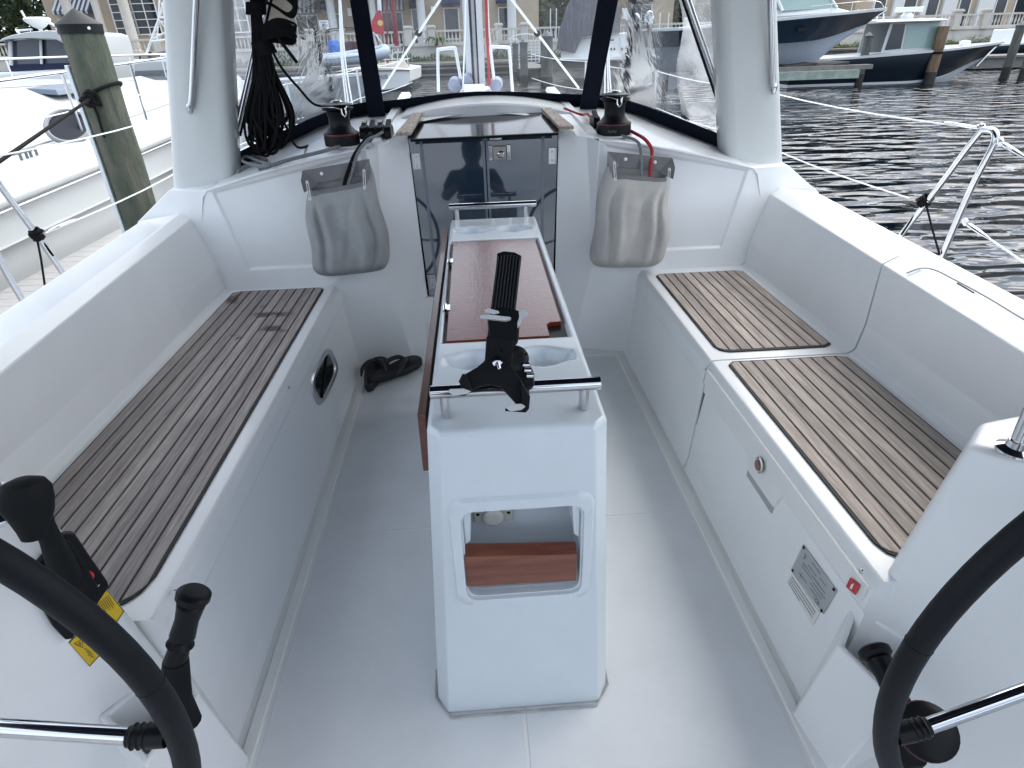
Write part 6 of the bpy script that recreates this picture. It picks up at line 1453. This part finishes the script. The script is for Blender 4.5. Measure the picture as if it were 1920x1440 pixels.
lb(MB().hexa([(a.x+.1, -.88, zt2*.93+.2), (b.x-.5, -.6, zt2*.97+.14), (b.x-.5, .6, zt2*.97+.14), (a.x+.1, .88, zt2*.93+.2)], [(a.x-.5, -.8, zt2+.95), (b.x-1.3, -.5, zt2+.95), (b.x-1.3, .5, zt2+.95), (a.x-.5, .8, zt2+.95)]), 'windscreen', CABG, bb_)
m = MB(); m.tube([(a.x+.1, -.9, zt2*.93+.2), (a.x-.5, -.82, zt2+.95), (a.x-2.4, -.85, zt2+1.2)], .05, 8); m.tube([(b.x-.5, -.62, zt2*.97+.14), (b.x-1.3, -.52, zt2+.95)], .04, 8); lb(m, 'windscreen_frame', WHITE, bb_, smooth=True)
m = MB(); e2 = bt2.x-bb_.location.x; m.tube(spline([(e2-.1, 0, zt2+.05), (e2-.5, -.25, zt2+.22), (e2-1.6, -.75, zt2+.2), (e2-3.2, -1.1, zt2+.1)], 5), .014, 6)
for t in (.8, 1.6, 2.4): m.tube([(e2-t, -.35-.24*t, zt2-.05), (e2-t, -.35-.24*t, zt2+.2)], .012, 6)
lb(m, 'bow_rail', CHROME, bb_, smooth=True)
q = lp2(1503, 55); lb(MB().box((q.x-.16, -1.26, q.z-.06), (q.x+.16, -1.20, q.z+.05)), 'hull_vent', BLACK, bb_)
m = MB(); m.lathe([(.04, -.15), (.05, .15)], (e2-.12, 0, zt2-.12), 10, (1, 0, .6)); lb(m, 'anchor', CHROME, bb_)
lf_ = root('boat_lift', (W(1540, 140, y=23).x, 23, 0), 'pale green boat lift beam low over the water under the slate blue boat', 'boat lift')
a, b = W(1300, 150, y=22.8), W(1640, 137, y=22.8); zl = W(1540, 140, y=22.8).z
MB().box((a.x, 22.7, zl-.14), (b.x-.6, 22.9, zl+.12)).build('beam', mat('lift_beam_green', (.30, .36, .32), .7, noise=.3, nscale=4), lf_)
m = MB(); c = W(1640, 125, y=22.8); m.box((a.x, 22.9, zl+.12), (c.x, 23.3, zl+.26)); m.build('bunk', DOCKG, lf_)
m = MB(); 
for px in (1500, 1560): p = W(px, 130, y=23.4); m.hexa([(p.x-.4, 23.2, zl+.2), (p.x+.4, 23.2, zl+.2), (p.x+.4, 25.5, zl+.2), (p.x-.4, 25.5, zl+.2)], [(p.x-.5, 23.2, zl+.25), (p.x+.5, 23.2, zl+.36), (p.x+.5, 25.5, zl+.36), (p.x-.5, 25.5, zl+.4)])
m.build('cradle', DOCKD, lf_)
# --- pale dock and small boats behind the black bow
d3 = root('floating_dock', (W(1890, 120, y=36).x, 36, -.2), 'pale concrete dock behind the bow of the black boat', 'dock'); a = W(1820, 115, y=36); MB().box((a.x, 35.6, -.55), (a.x+22, 37.6, -.05)).box((a.x, 35.5, -.05), (a.x+22, 37.7, .06)).build('deck', DOCKG, d3)
d4 = lroot('motor_boat', (W(1905, 95, y=40).x, 40, ZW), 0, 'low dark blue motor boat partly hidden behind the black bow', 'motor boat'); vhull(d4, 7.5, 2.3, lambda t: 1.05+.2*t, keel=-.3, chine=.1, mtop=HULLN)
lb(MB().box((-1.5, -.5, 1.0), (.2, .5, 1.9)), 'console', WHITE, d4, bevel=.08)

HULLS = mat('sailboat_white', (.82, .82, .80), .4)
# --- white sailing boat stern across the basin
sp = W(690, 172, z=ZW); sbx, sby = sp.x, sp.y
sb = lroot('sailing_boat', (sbx, sby, ZW), 0, 'white sailing boat moored stern-on across the basin with a dinghy and red sail', 'sailing boat')
l0 = W(629, 150, y=sby).x-sbx; r0 = W(769, 150, y=sby).x-sbx; sc = (r0-l0)/2; mx_ = (l0+r0)/2; zs = W(700, 133, y=sby).z-ZW
tr = [(mx_+sc*math.cos(a)*(1 if math.sin(a) > 0 else 1), zs*.42+(zs*.62)*math.sin(a)) for a in []]
prof_t = [(-1.0, 1.0), (-.97, .70), (-.80, .40), (-.45, .14), (0, .03), (.45, .10), (.85, .22), (1.0, .45), (1.02, 1.0), (.6, 1.10), (0, 1.14), (-.6, 1.10)]
rings = []
for i in range(9):
    t = i/8; k_ = 1.0+.12*math.sin(min(1, t*2)*math.pi/2) if t < .5 else 1.12*(1-((t-.5)/.5)**2); k_ = max(.03, k_); rings.append([(mx_+u*sc*k_, t*10.5, zs*(v if v > .3 else v*(1+.2*t)-.12*t)) for u, v in prof_t])
lb(MB().loft(rings, closed=True, cap=True), 'hull', HULLS, sb, smooth=True, angle=35)
lb(MB().tube([(mx_+u*sc*1.015, -.02, zs*v) for u, v in ((-1.0, .97), (-.5, .99), (0, 1.0), (.5, .99), (1.0, .97))], .03, 6), 'rub_rail', mat('rail_dark_brown', (.10, .07, .05), .5), sb)
lettr = textmesh('transom_name', 'Che-Nous', (mx_-.05*sc, -.03, zs*.74), (1, 0, 0), (0, 0, 1), .42, mat('lettering_navy', (.04, .05, .10), .5), None, .005); lettr.parent = sb
lettr = textmesh('transom_port', 'NEWPORT', (mx_-.05*sc, -.03, zs*.50), (1, 0, 0), (0, 0, 1), .22, MATS['lettering_navy'], None, .005); lettr.parent = sb
def S_(px, py, dy=0): q = W(px, py, y=sby+dy); return Vector((q.x-sbx, dy, q.z-ZW))
m = MB(); m.hexa([S_(705, 128, 1)+Vector((0, 0, -.1)), S_(768, 126, 1)+Vector((0, 0, -.1)), S_(768, 126, 4), S_(705, 128, 4)], [S_(712, 118, 1), S_(758, 112, 1), S_(758, 112, 4), S_(712, 118, 4)]); lb(m, 'cockpit_coaming', mat('coaming_peach', (.60, .55, .48), .5), sb, bevel=.05)
m = MB(); rnq = random.Random(3)
for (x0, y0, x1, y1) in ((710, 128, 712, 100), (722, 128, 722, 104), (735, 122, 736, 92), (745, 120, 746, 90), (752, 118, 757, 88), (766, 128, 762, 95), (710, 112, 766, 110), (735, 100, 758, 97), (700, 60, 740, 112), (705, 64, 735, 110)): m.tube([S_(x0, y0, .4), S_(x1, y1, .4)], .02, 5)
lb(m, 'stern_rail', WHITE, sb)
m = MB(); m.tube(spline([S_(614, 92, 1), S_(611, 62, 1), S_(618, 55, 1), S_(665, 52, 1), S_(700, 56, 1)], 5), .03, 6); m.tube(spline([S_(618, 92, 1.6), S_(615, 64, 1.6), S_(622, 58, 1.6), S_(668, 55, 1.6)], 5), .02, 6); lb(m, 'bimini_frame', NAVY, sb, smooth=True)
m = MB(); m.lathe([(.05, -.3), (.32, -.2), (.36, .1), (.25, .32), (.05, .36)], S_(627, 90, .3), 16); lb(m, 'blue_bag', mat('bag_blue', (.02, .12, .45), .7), sb, smooth=True)
m = MB(); m.hexa([S_(640, 96, .5), S_(705, 92, .5), S_(705, 90, 2), S_(640, 94, 2)], [S_(645, 78, .5), S_(700, 76, .5), S_(700, 75, 2), S_(645, 77, 2)]); lb(m, 'maroon_cover', mat('cover_maroon', (.06, .02, .03), .9), sb, bevel=.1)
m = MB(); m.loft([[S_(705+dx, 24, .5), S_(712+dx, 18, .5)] for dx in (0,)]+[[S_(697, 40, .5), S_(720, 40, .6)], [S_(697, 58, .5), S_(720, 62, .5)], [S_(703, 62, .6), S_(718, 64, .5)]]); o = lb(m, 'red_flag', mat('flag_red', (.45, .03, .05), .8), sb); o.modifiers.new('t', 'SOLIDIFY').thickness = .03
m = MB(); m.lathe([(.08, 0), (.13, 0), (.13, .02), (.08, .02)], S_(713, 43, .42), 16, (0, -1, 0)); lb(m, 'flag_ring', mat('ring_yellow', (.65, .50, .15), .6), sb, smooth=True)
m = MB(); m.tube([S_(744, 86, 2), S_(735, -10, 2), S_(733, -60, 2)], .12, 8); m.tube([S_(725, 90, 1.5), S_(727, 50, 1.5), S_(722, 0, 1.5)], .05, 6); m.tube([S_(728, 118, .8), S_(712, 90, .8), S_(702, 60, .8)], .05, 6); lb(m, 'furled_red_sail', mat('sailcloth_dark_red', (.20, .03, .04), .8), sb, smooth=True)
m = MB(); m.tube([S_(712, 20, 3), S_(709, -30, 3), S_(708, -260, 3)], .10, 10); lb(m, 'mast', WHITE, sb, smooth=True)
dgy = root('inflatable_dinghy', sb.location+S_(670, 110, -.8), 'grey white inflatable dinghy slung across the stern of the sailing boat', 'dinghy')
def D_(px, py, dy): return sb.location+S_(px, py, dy)
m = MB(); m.tube(spline([D_(596, 117, -1.3), D_(640, 112, -1.5), D_(690, 108, -1.5), D_(718, 100, -1.4), D_(722, 93, -.9), D_(705, 97, -.4), D_(650, 106, -.3), D_(598, 112, -.5)], 5), .24, 12); m.build('tube', mat('dinghy_grey_blue', (.36, .42, .48), .5), dgy, smooth=True)
m = MB(); m.tube([D_(598, 113, -1.55), D_(650, 107, -1.75), D_(700, 101, -1.7)], .05, 6); m.build('rubbing_strake', HULLW, dgy, smooth=True)
# --- covered centre console on a lift
sp = W(1115, 150, z=ZW); cy_ = 37.0
cc_ = lroot('covered_boat', (W(1110, 110, y=cy_).x, cy_, ZW), 0, 'white motor boat on a lift under a draped grey cover, right of the lattice gate', 'motor boat')
def C_(px, py, dy=0): q = W(px, py, y=cy_+dy); return Vector((q.x-cc_.location.x, dy, q.z-ZW))
m = MB(); m.hexa([C_(1052, 112), C_(1178, 108), C_(1178, 108, 2.4), C_(1052, 112, 2.4)], [C_(1050, 76), C_(1176, 60), C_(1176, 60, 2.4), C_(1050, 76, 2.4)]); lb(m, 'hull', HULLS, cc_, bevel=.08)
m = MB(); m.hexa([C_(1050, 114, -.5), C_(1186, 113, -.5), C_(1186, 113, 0), C_(1050, 114, 0)], [C_(1050, 109, -.5), C_(1186, 108, -.5), C_(1186, 108, 0), C_(1050, 109, 0)]); lb(m, 'swim_platform', HULLS, cc_, bevel=.04)
m = MB(); m.hexa([C_(1055, 128), C_(1150, 128), C_(1150, 126, 5), C_(1055, 126, 5)], [C_(1054, 114), C_(1174, 113), C_(1174, 111, 5), C_(1054, 113, 5)]); lb(m, 'hull_bottom', mat('bottom_purple_grey', (.10, .09, .11), .6), cc_)
m = MB(); rnc = random.Random(8); R0 = []
prof_c = [(1044, 92), (1048, 60), (1056, 35), (1064, 12), (1078, -12), (1108, -18), (1145, -16), (1160, 10), (1163, 60)]
for j in range(5):
    dy = j*.7-.3; R0.append([C_(px+rnc.uniform(-1.5, 1.5), py, dy) for px, py in prof_c])
m.loft(R0); fr0 = [C_(px, py, -.3) for px, py in prof_c]+[C_(1092, 70, -.3), C_(1078, 100, -.3), C_(1066, 98, -.3)]; 
m.add(fr0, [tuple(range(len(fr0)))]); lb(m, 'grey_cover', mat('cover_grey', (.17, .165, .19), .85, noise=.35, nscale=1.2, stretch=(6, 1, .6), bump=.6, bscale=3, bdist=.1), cc_)
MBB = mat('detail_dark', (.05, .05, .06), .5)
m = MB()
for (px, py, w_, h_) in ((1128, 88, 3, 4), (1148, 75, 5, 2), (1146, 92, 2.5, 3), (1152, 92, 2.5, 3), (1166, 92, 3, 4), (1060, 93, 3, 4)): q = C_(px, py, -.03); m.box((q.x-w_*.016, -.05, q.z-h_*.016), (q.x+w_*.016, -.01, q.z+h_*.016))
lb(m, 'transom_fittings', MBB, cc_)
m = MB(); 
for px in (1032, 1043, 1179, 1235, 1251): a = C_(px, 45 if px < 1200 else 60, 2); a.z = C_(px, 16 if px < 1100 else 12 if px < 1200 else 24, 2).z; b = C_(px, 75, 2); m.tube([a, b], .035, 5)
lb(m, 'lift_guide_poles', WHITE, cc_)
for i, (px, py, lab) in enumerate(((1192, 38, 'round white lamp dome on the pair of pilings beside the covered boat'), (1217, 34, 'round white lamp dome on top of a single piling near the right sprayhood window'))):
    p = W(px, py+18, z=ZW); p = W(px, py, y=W(px, 162, z=ZW).y); m = MB(); m.lathe([(.02, -.25), (.20, -.2), (.22, .05), (.12, .25), (.02, .30)], p, 14); thing(m.build('lamp_dome', WHITE, None, smooth=True), lab, 'lamp', 'white dock lamps')
# --- white sport cruiser with navy enclosure behind the neighbour
Y0 = 21.0
sc_ = lroot('sport_cruiser', (W(70, 120, y=Y0).x, Y0, ZW), 0, 'white cruiser with navy canvas enclosure and radar dome at the far left', 'motor boat')
def Q(px, py, dy=0): q = W(px, py, y=Y0+dy); return Vector((q.x-sc_.location.x, dy, q.z-ZW))
ro_ = [(-4, 78), (4, 72), (20, 66), (50, 60), (90, 57), (118, 59), (133, 64), (140, 80), (146, 102), (150, 125), (152, 160), (138, 160), (132, 122), (127, 98), (118, 80), (104, 74), (60, 72), (15, 74), (2, 78)]
n_ = len(ro_); m = MB(); m.prism([Q(px, py) for px, py in ro_], (0, 3.4, 0)); lb(m, 'hardtop', HULLW, sc_, bevel=.05)
m = MB(); m.prism([Q(px, py, .35) for px, py in ((8, 78), (60, 73), (104, 75), (116, 81), (126, 98), (132, 128), (20, 130), (14, 95))], (0, .06, 0)); lb(m, 'clear_enclosure', mat('enclosure_clear_dark', (.07, .085, .11), .12, spec=.7), sc_)
m = MB(); m.prism([Q(px, py, .28) for px, py in ((18, 121), (132, 118), (134, 128), (19, 135))], (0, .06, 0)); m.prism([Q(px, py, .28) for px, py in ((74, 75), (80, 75), (82, 122), (77, 122))], (0, .06, 0)); lb(m, 'enclosure_band', NAVYFAB, sc_)
m = MB(); m.tube([Q(19, 76, .25), Q(20, 100, .25), Q(21, 122, .25)], .05, 6); lb(m, 'enclosure_post', WHITE, sc_, smooth=True); m = MB(); m.tube([Q(76, 75, .25), Q(78, 120, .25)], .035, 6); lb(m, 'enclosure_post', WHITE, sc_, smooth=True)
m = MB(); m.hexa([Q(-30, 185, -.3), Q(160, 180, -.3), Q(160, 180, 5), Q(-30, 185, 5)], [Q(-10, 136, -.1), Q(152, 128, -.1), Q(152, 128, 5), Q(-10, 136, 5)]); lb(m, 'hull', HULLW, sc_, bevel=.1)
m = MB(); q = Q(73, 47, 1); m.lathe([(.04, -.22), (.06, -.1), (.16, -.05), (.34, .10), (.36, .16), (.30, .20), (.02, .20)], q, 20); m.tube([q+Vector((-.3, 0, .1)), q+Vector((-.36, 0, .38))], .03, 6); m.tube([q+Vector((.3, 0, .08)), Q(118, 58, 1)], .035, 6); m.tube([Q(38, 57, 1), Q(60, 55, 1)], .03, 6); lb(m, 'radar_dome', WHITE, sc_, smooth=True)
# --- white sportfishing boat with a tuna tower
Y1 = 27.0
sf = lroot('sportfishing_boat', (W(300, 110, y=Y1).x, Y1, ZW), 0, 'white sportfishing boat with a lattice tower, left of the left arch leg', 'motor boat')
def T_(px, py, dy=0): q = W(px, py, y=Y1+dy); return Vector((q.x-sf.location.x, dy, q.z-ZW))
for dy in (0, 1.8):
  m = MB()
  for (pts, rr_) in (([(274, 103), (282, 80), (297, 38), (312, -8)], .07), ([(297, 38), (299, 0)], .05), ([(297, 36), (294, 76)], .045), ([(296, 38), (328, 50)], .045), ([(297, 36), (312, 55)], .03), ([(287, 72), (327, 53)], .05), ([(282, 78), (328, 73)], .07), ([(303, 4), (312, 58)], .04), ([(315, 2), (324, 50)], .05), ([(320, 6), (330, 30)], .04), ([(299, 33), (330, 33)], .07), ([(318, 82), (322, 96)], .05)):
    m.tube([T_(x, y, dy) for x, y in pts], rr_*.6, 6)
  lb(m, 'tower', WHITE, sf, smooth=True)
m = MB(); m.prism([T_(x, y, -.2) for x, y in ((292, 98), (316, 92), (320, 84), (318, 76), (360, 74), (360, 102), (294, 104))], (0, 2, 0)); lb(m, 'cabin', mat('cabin_screen_grey', (.22, .20, .21), .4), sf, bevel=.03)
m = MB(); m.hexa([T_(215, 160, -.5), T_(420, 168, -.5), T_(420, 168, 3.4), T_(215, 160, 3.4)], [T_(222, 112, -.5), T_(420, 108, -.5), T_(420, 108, 3.4), T_(222, 112, 3.4)]); lb(m, 'hull', HULLW, sf, bevel=.12)
m = MB(); m.prism([T_(x, y, -.6) for x, y in ((237, 134), (335, 130), (335, 138), (238, 141))], (0, .05, 0)); lb(m, 'hull_window_band', mat('band_grey', (.18, .20, .21), .4), sf)
m = MB(); m.prism([T_(x, y, -1.0) for x, y in ((316, -4), (330, -4), (330, 5), (317, 5))], (0, 2, 0)); lb(m, 'tower_box', WHITE, sf, bevel=.03)
# white boat bow seen through the crumpled left window
wb = lroot('motor_boat', (W(510, 158, y=24).x, 24, ZW), R_(8), 'white motor boat low on the water beyond the hanging rope coil', 'motor boat'); vhull(wb, 7, 2.3, lambda t: .95+.25*t, keel=-.3, chine=.1, mtop=HULLW)
wb2 = lroot('motor_boat', (W(1215, 150, y=33).x, 33, ZW), R_(80), 'pale motor boat seen dimly behind the crumpled right sprayhood window, left of the lift', 'motor boat'); vhull(wb2, 7.5, 2.4, lambda t: 1.1+.3*t, keel=-.3, chine=.1, mtop=mat('hull_grey', (.38, .40, .42), .3)); lb(MB().box((-1.6, -.5, 1.0), (.2, .5, 2.2)), 'console', HULLW, wb2, bevel=.1)

# =================================================================== THE PHOTOGRAPHER, reflected in the companionway doors
per = root('person', (-.06, -.34, 0), 'person in dark clothes holding up a phone, seen reflected in the companionway doors', 'person')
SK = mat('skin', (.20, .12, .085), .5); SHIRT = mat('shirt_black', (.010, .010, .012), .8); TROU = mat('shorts_dark', (.03, .032, .038), .85); HAIR = mat('hair_black', (.012, .010, .009), .6)
def skin(name, verts, edges, radii, mt, par, sub=2):
    me = bpy.data.meshes.new(name); me.from_pydata(verts, edges, []); me.materials.append(mt); o = bpy.data.objects.new(name, me); COL.objects.link(o)
    md = o.modifiers.new('skin', 'SKIN'); md.use_smooth_shade = True
    for v, r_ in zip(me.skin_vertices[0].data, radii): v.radius = (r_, r_) if not isinstance(r_, tuple) else r_
    me.skin_vertices[0].data[0].use_root = True
    sb_ = o.modifiers.new('s', 'SUBSURF'); sb_.levels = sub; sb_.render_levels = sub; adopt(o, par); return o
px0, py0 = -.06, -.34
V = [(0, 0, .95), (0, 0, 1.12), (0, .0, 1.32), (0, -.01, 1.44), (0, .01, 1.52), (0, .03, 1.60), (0, .035, 1.70),
     (-.17, -.01, 1.42), (-.30, .02, 1.22), (-.125, .25, 1.33), (.17, -.01, 1.42), (.30, .02, 1.22), (.150, .25, 1.33),
     (-.10, 0, .90), (-.11, .02, .50), (-.12, -.02, .10), (-.12, .10, .04), (.10, 0, .90), (.11, .02, .50), (.12, -.02, .10), (.12, .10, .04)]
Ed = [(0, 1), (1, 2), (2, 3), (3, 4), (4, 5), (5, 6), (3, 7), (7, 8), (8, 9), (3, 10), (10, 11), (11, 12), (0, 13), (13, 14), (14, 15), (15, 16), (0, 17), (17, 18), (18, 19), (19, 20)]
Rd = [.15, .14, .16, .12, .062, .082, .078, .070, .052, .034, .070, .052, .034, .10, .065, .045, .035, .10, .065, .045, .035]
skin('body', [(x+px0, y+py0, z) for x, y, z in V], Ed, Rd, SK, per)
Vs = [(0, 0, .93), (0, 0, 1.12), (0, 0, 1.32), (0, -.01, 1.435), (-.18, -.01, 1.425), (-.265, .01, 1.28), (.18, -.01, 1.425), (.265, .01, 1.28)]
skin('shirt', [(x+px0, y+py0, z) for x, y, z in Vs], [(0, 1), (1, 2), (2, 3), (3, 4), (4, 5), (3, 6), (6, 7)], [.172, .160, .180, .135, .090, .072, .090, .072], SHIRT, per)
Vt = [(0, 0, .95), (-.10, 0, .88), (-.11, .01, .62), (.10, 0, .88), (.11, .01, .62)]
skin('shorts', [(x+px0, y+py0, z) for x, y, z in Vt], [(0, 1), (1, 2), (0, 3), (3, 4)], [.165, .125, .095, .125, .095], TROU, per)
MB().lathe([(.02, -.16), (.075, -.13), (.098, -.07), (.103, 0), (.092, .05), (.06, .085), (.01, .10)], (px0, py0+.018, 1.700), 20).build('hair', HAIR, per, smooth=True)
m = MB()
for sx_ in (-1, 1): m.lathe([(.004, 0), (.015, .004), (.004, .008)], (px0+sx_*.032, py0+.105, 1.655), 10, (0, 1, 0))
m.build('eyes', BLACK, per); m = MB(); m.hexa([(px0-.014, py0+.10, 1.60), (px0+.014, py0+.10, 1.60), (px0+.014, py0+.135, 1.605), (px0-.014, py0+.135, 1.605)], [(px0-.007, py0+.10, 1.66), (px0+.007, py0+.10, 1.66), (px0+.007, py0+.112, 1.66), (px0-.007, py0+.112, 1.66)]); m.build('nose', SK, per, bevel=.004)
# hands closed on the phone's two ends, five fingers each
for sx_ in (-1, 1):
    hx = -.0475+sx_*.088; base = (hx+sx_*.030, -.085, 1.345)
    vs_ = [base, (hx+sx_*.020, -.060, 1.365)]; es_ = [(0, 1)]; rs_ = [.026, .026]
    for k in range(4):
        i0 = len(vs_); L_ = (1, 1.1, 1.04, .85)[k]; z0 = 1.352+k*.017
        vs_ += [(hx+sx_*.022, -.052, z0), (hx+sx_*.016, -.030, z0+.004), (hx-sx_*.004*L_, -.026, z0+.006), (hx-sx_*.022*L_, -.028, z0+.006)]; es_ += [(1, i0), (i0, i0+1), (i0+1, i0+2), (i0+2, i0+3)]; rs_ += [.010, .009, .0085, .0075]
    i0 = len(vs_); vs_ += [(hx+sx_*.010, -.075, 1.350), (hx-sx_*.008, -.072, 1.368), (hx-sx_*.022, -.066, 1.380)]; es_ += [(0, i0), (i0, i0+1), (i0+1, i0+2)]; rs_ += [.013, .011, .009]
    skin('hand', vs_, es_, rs_, SK, per, 1)
ph = MB().box((-.125, -.058, 1.358), (.030, -.048, 1.436)).build('phone', BLACK, None, bevel=.004); tag(ph, 'black phone held in both hands by the photographer', 'phone')
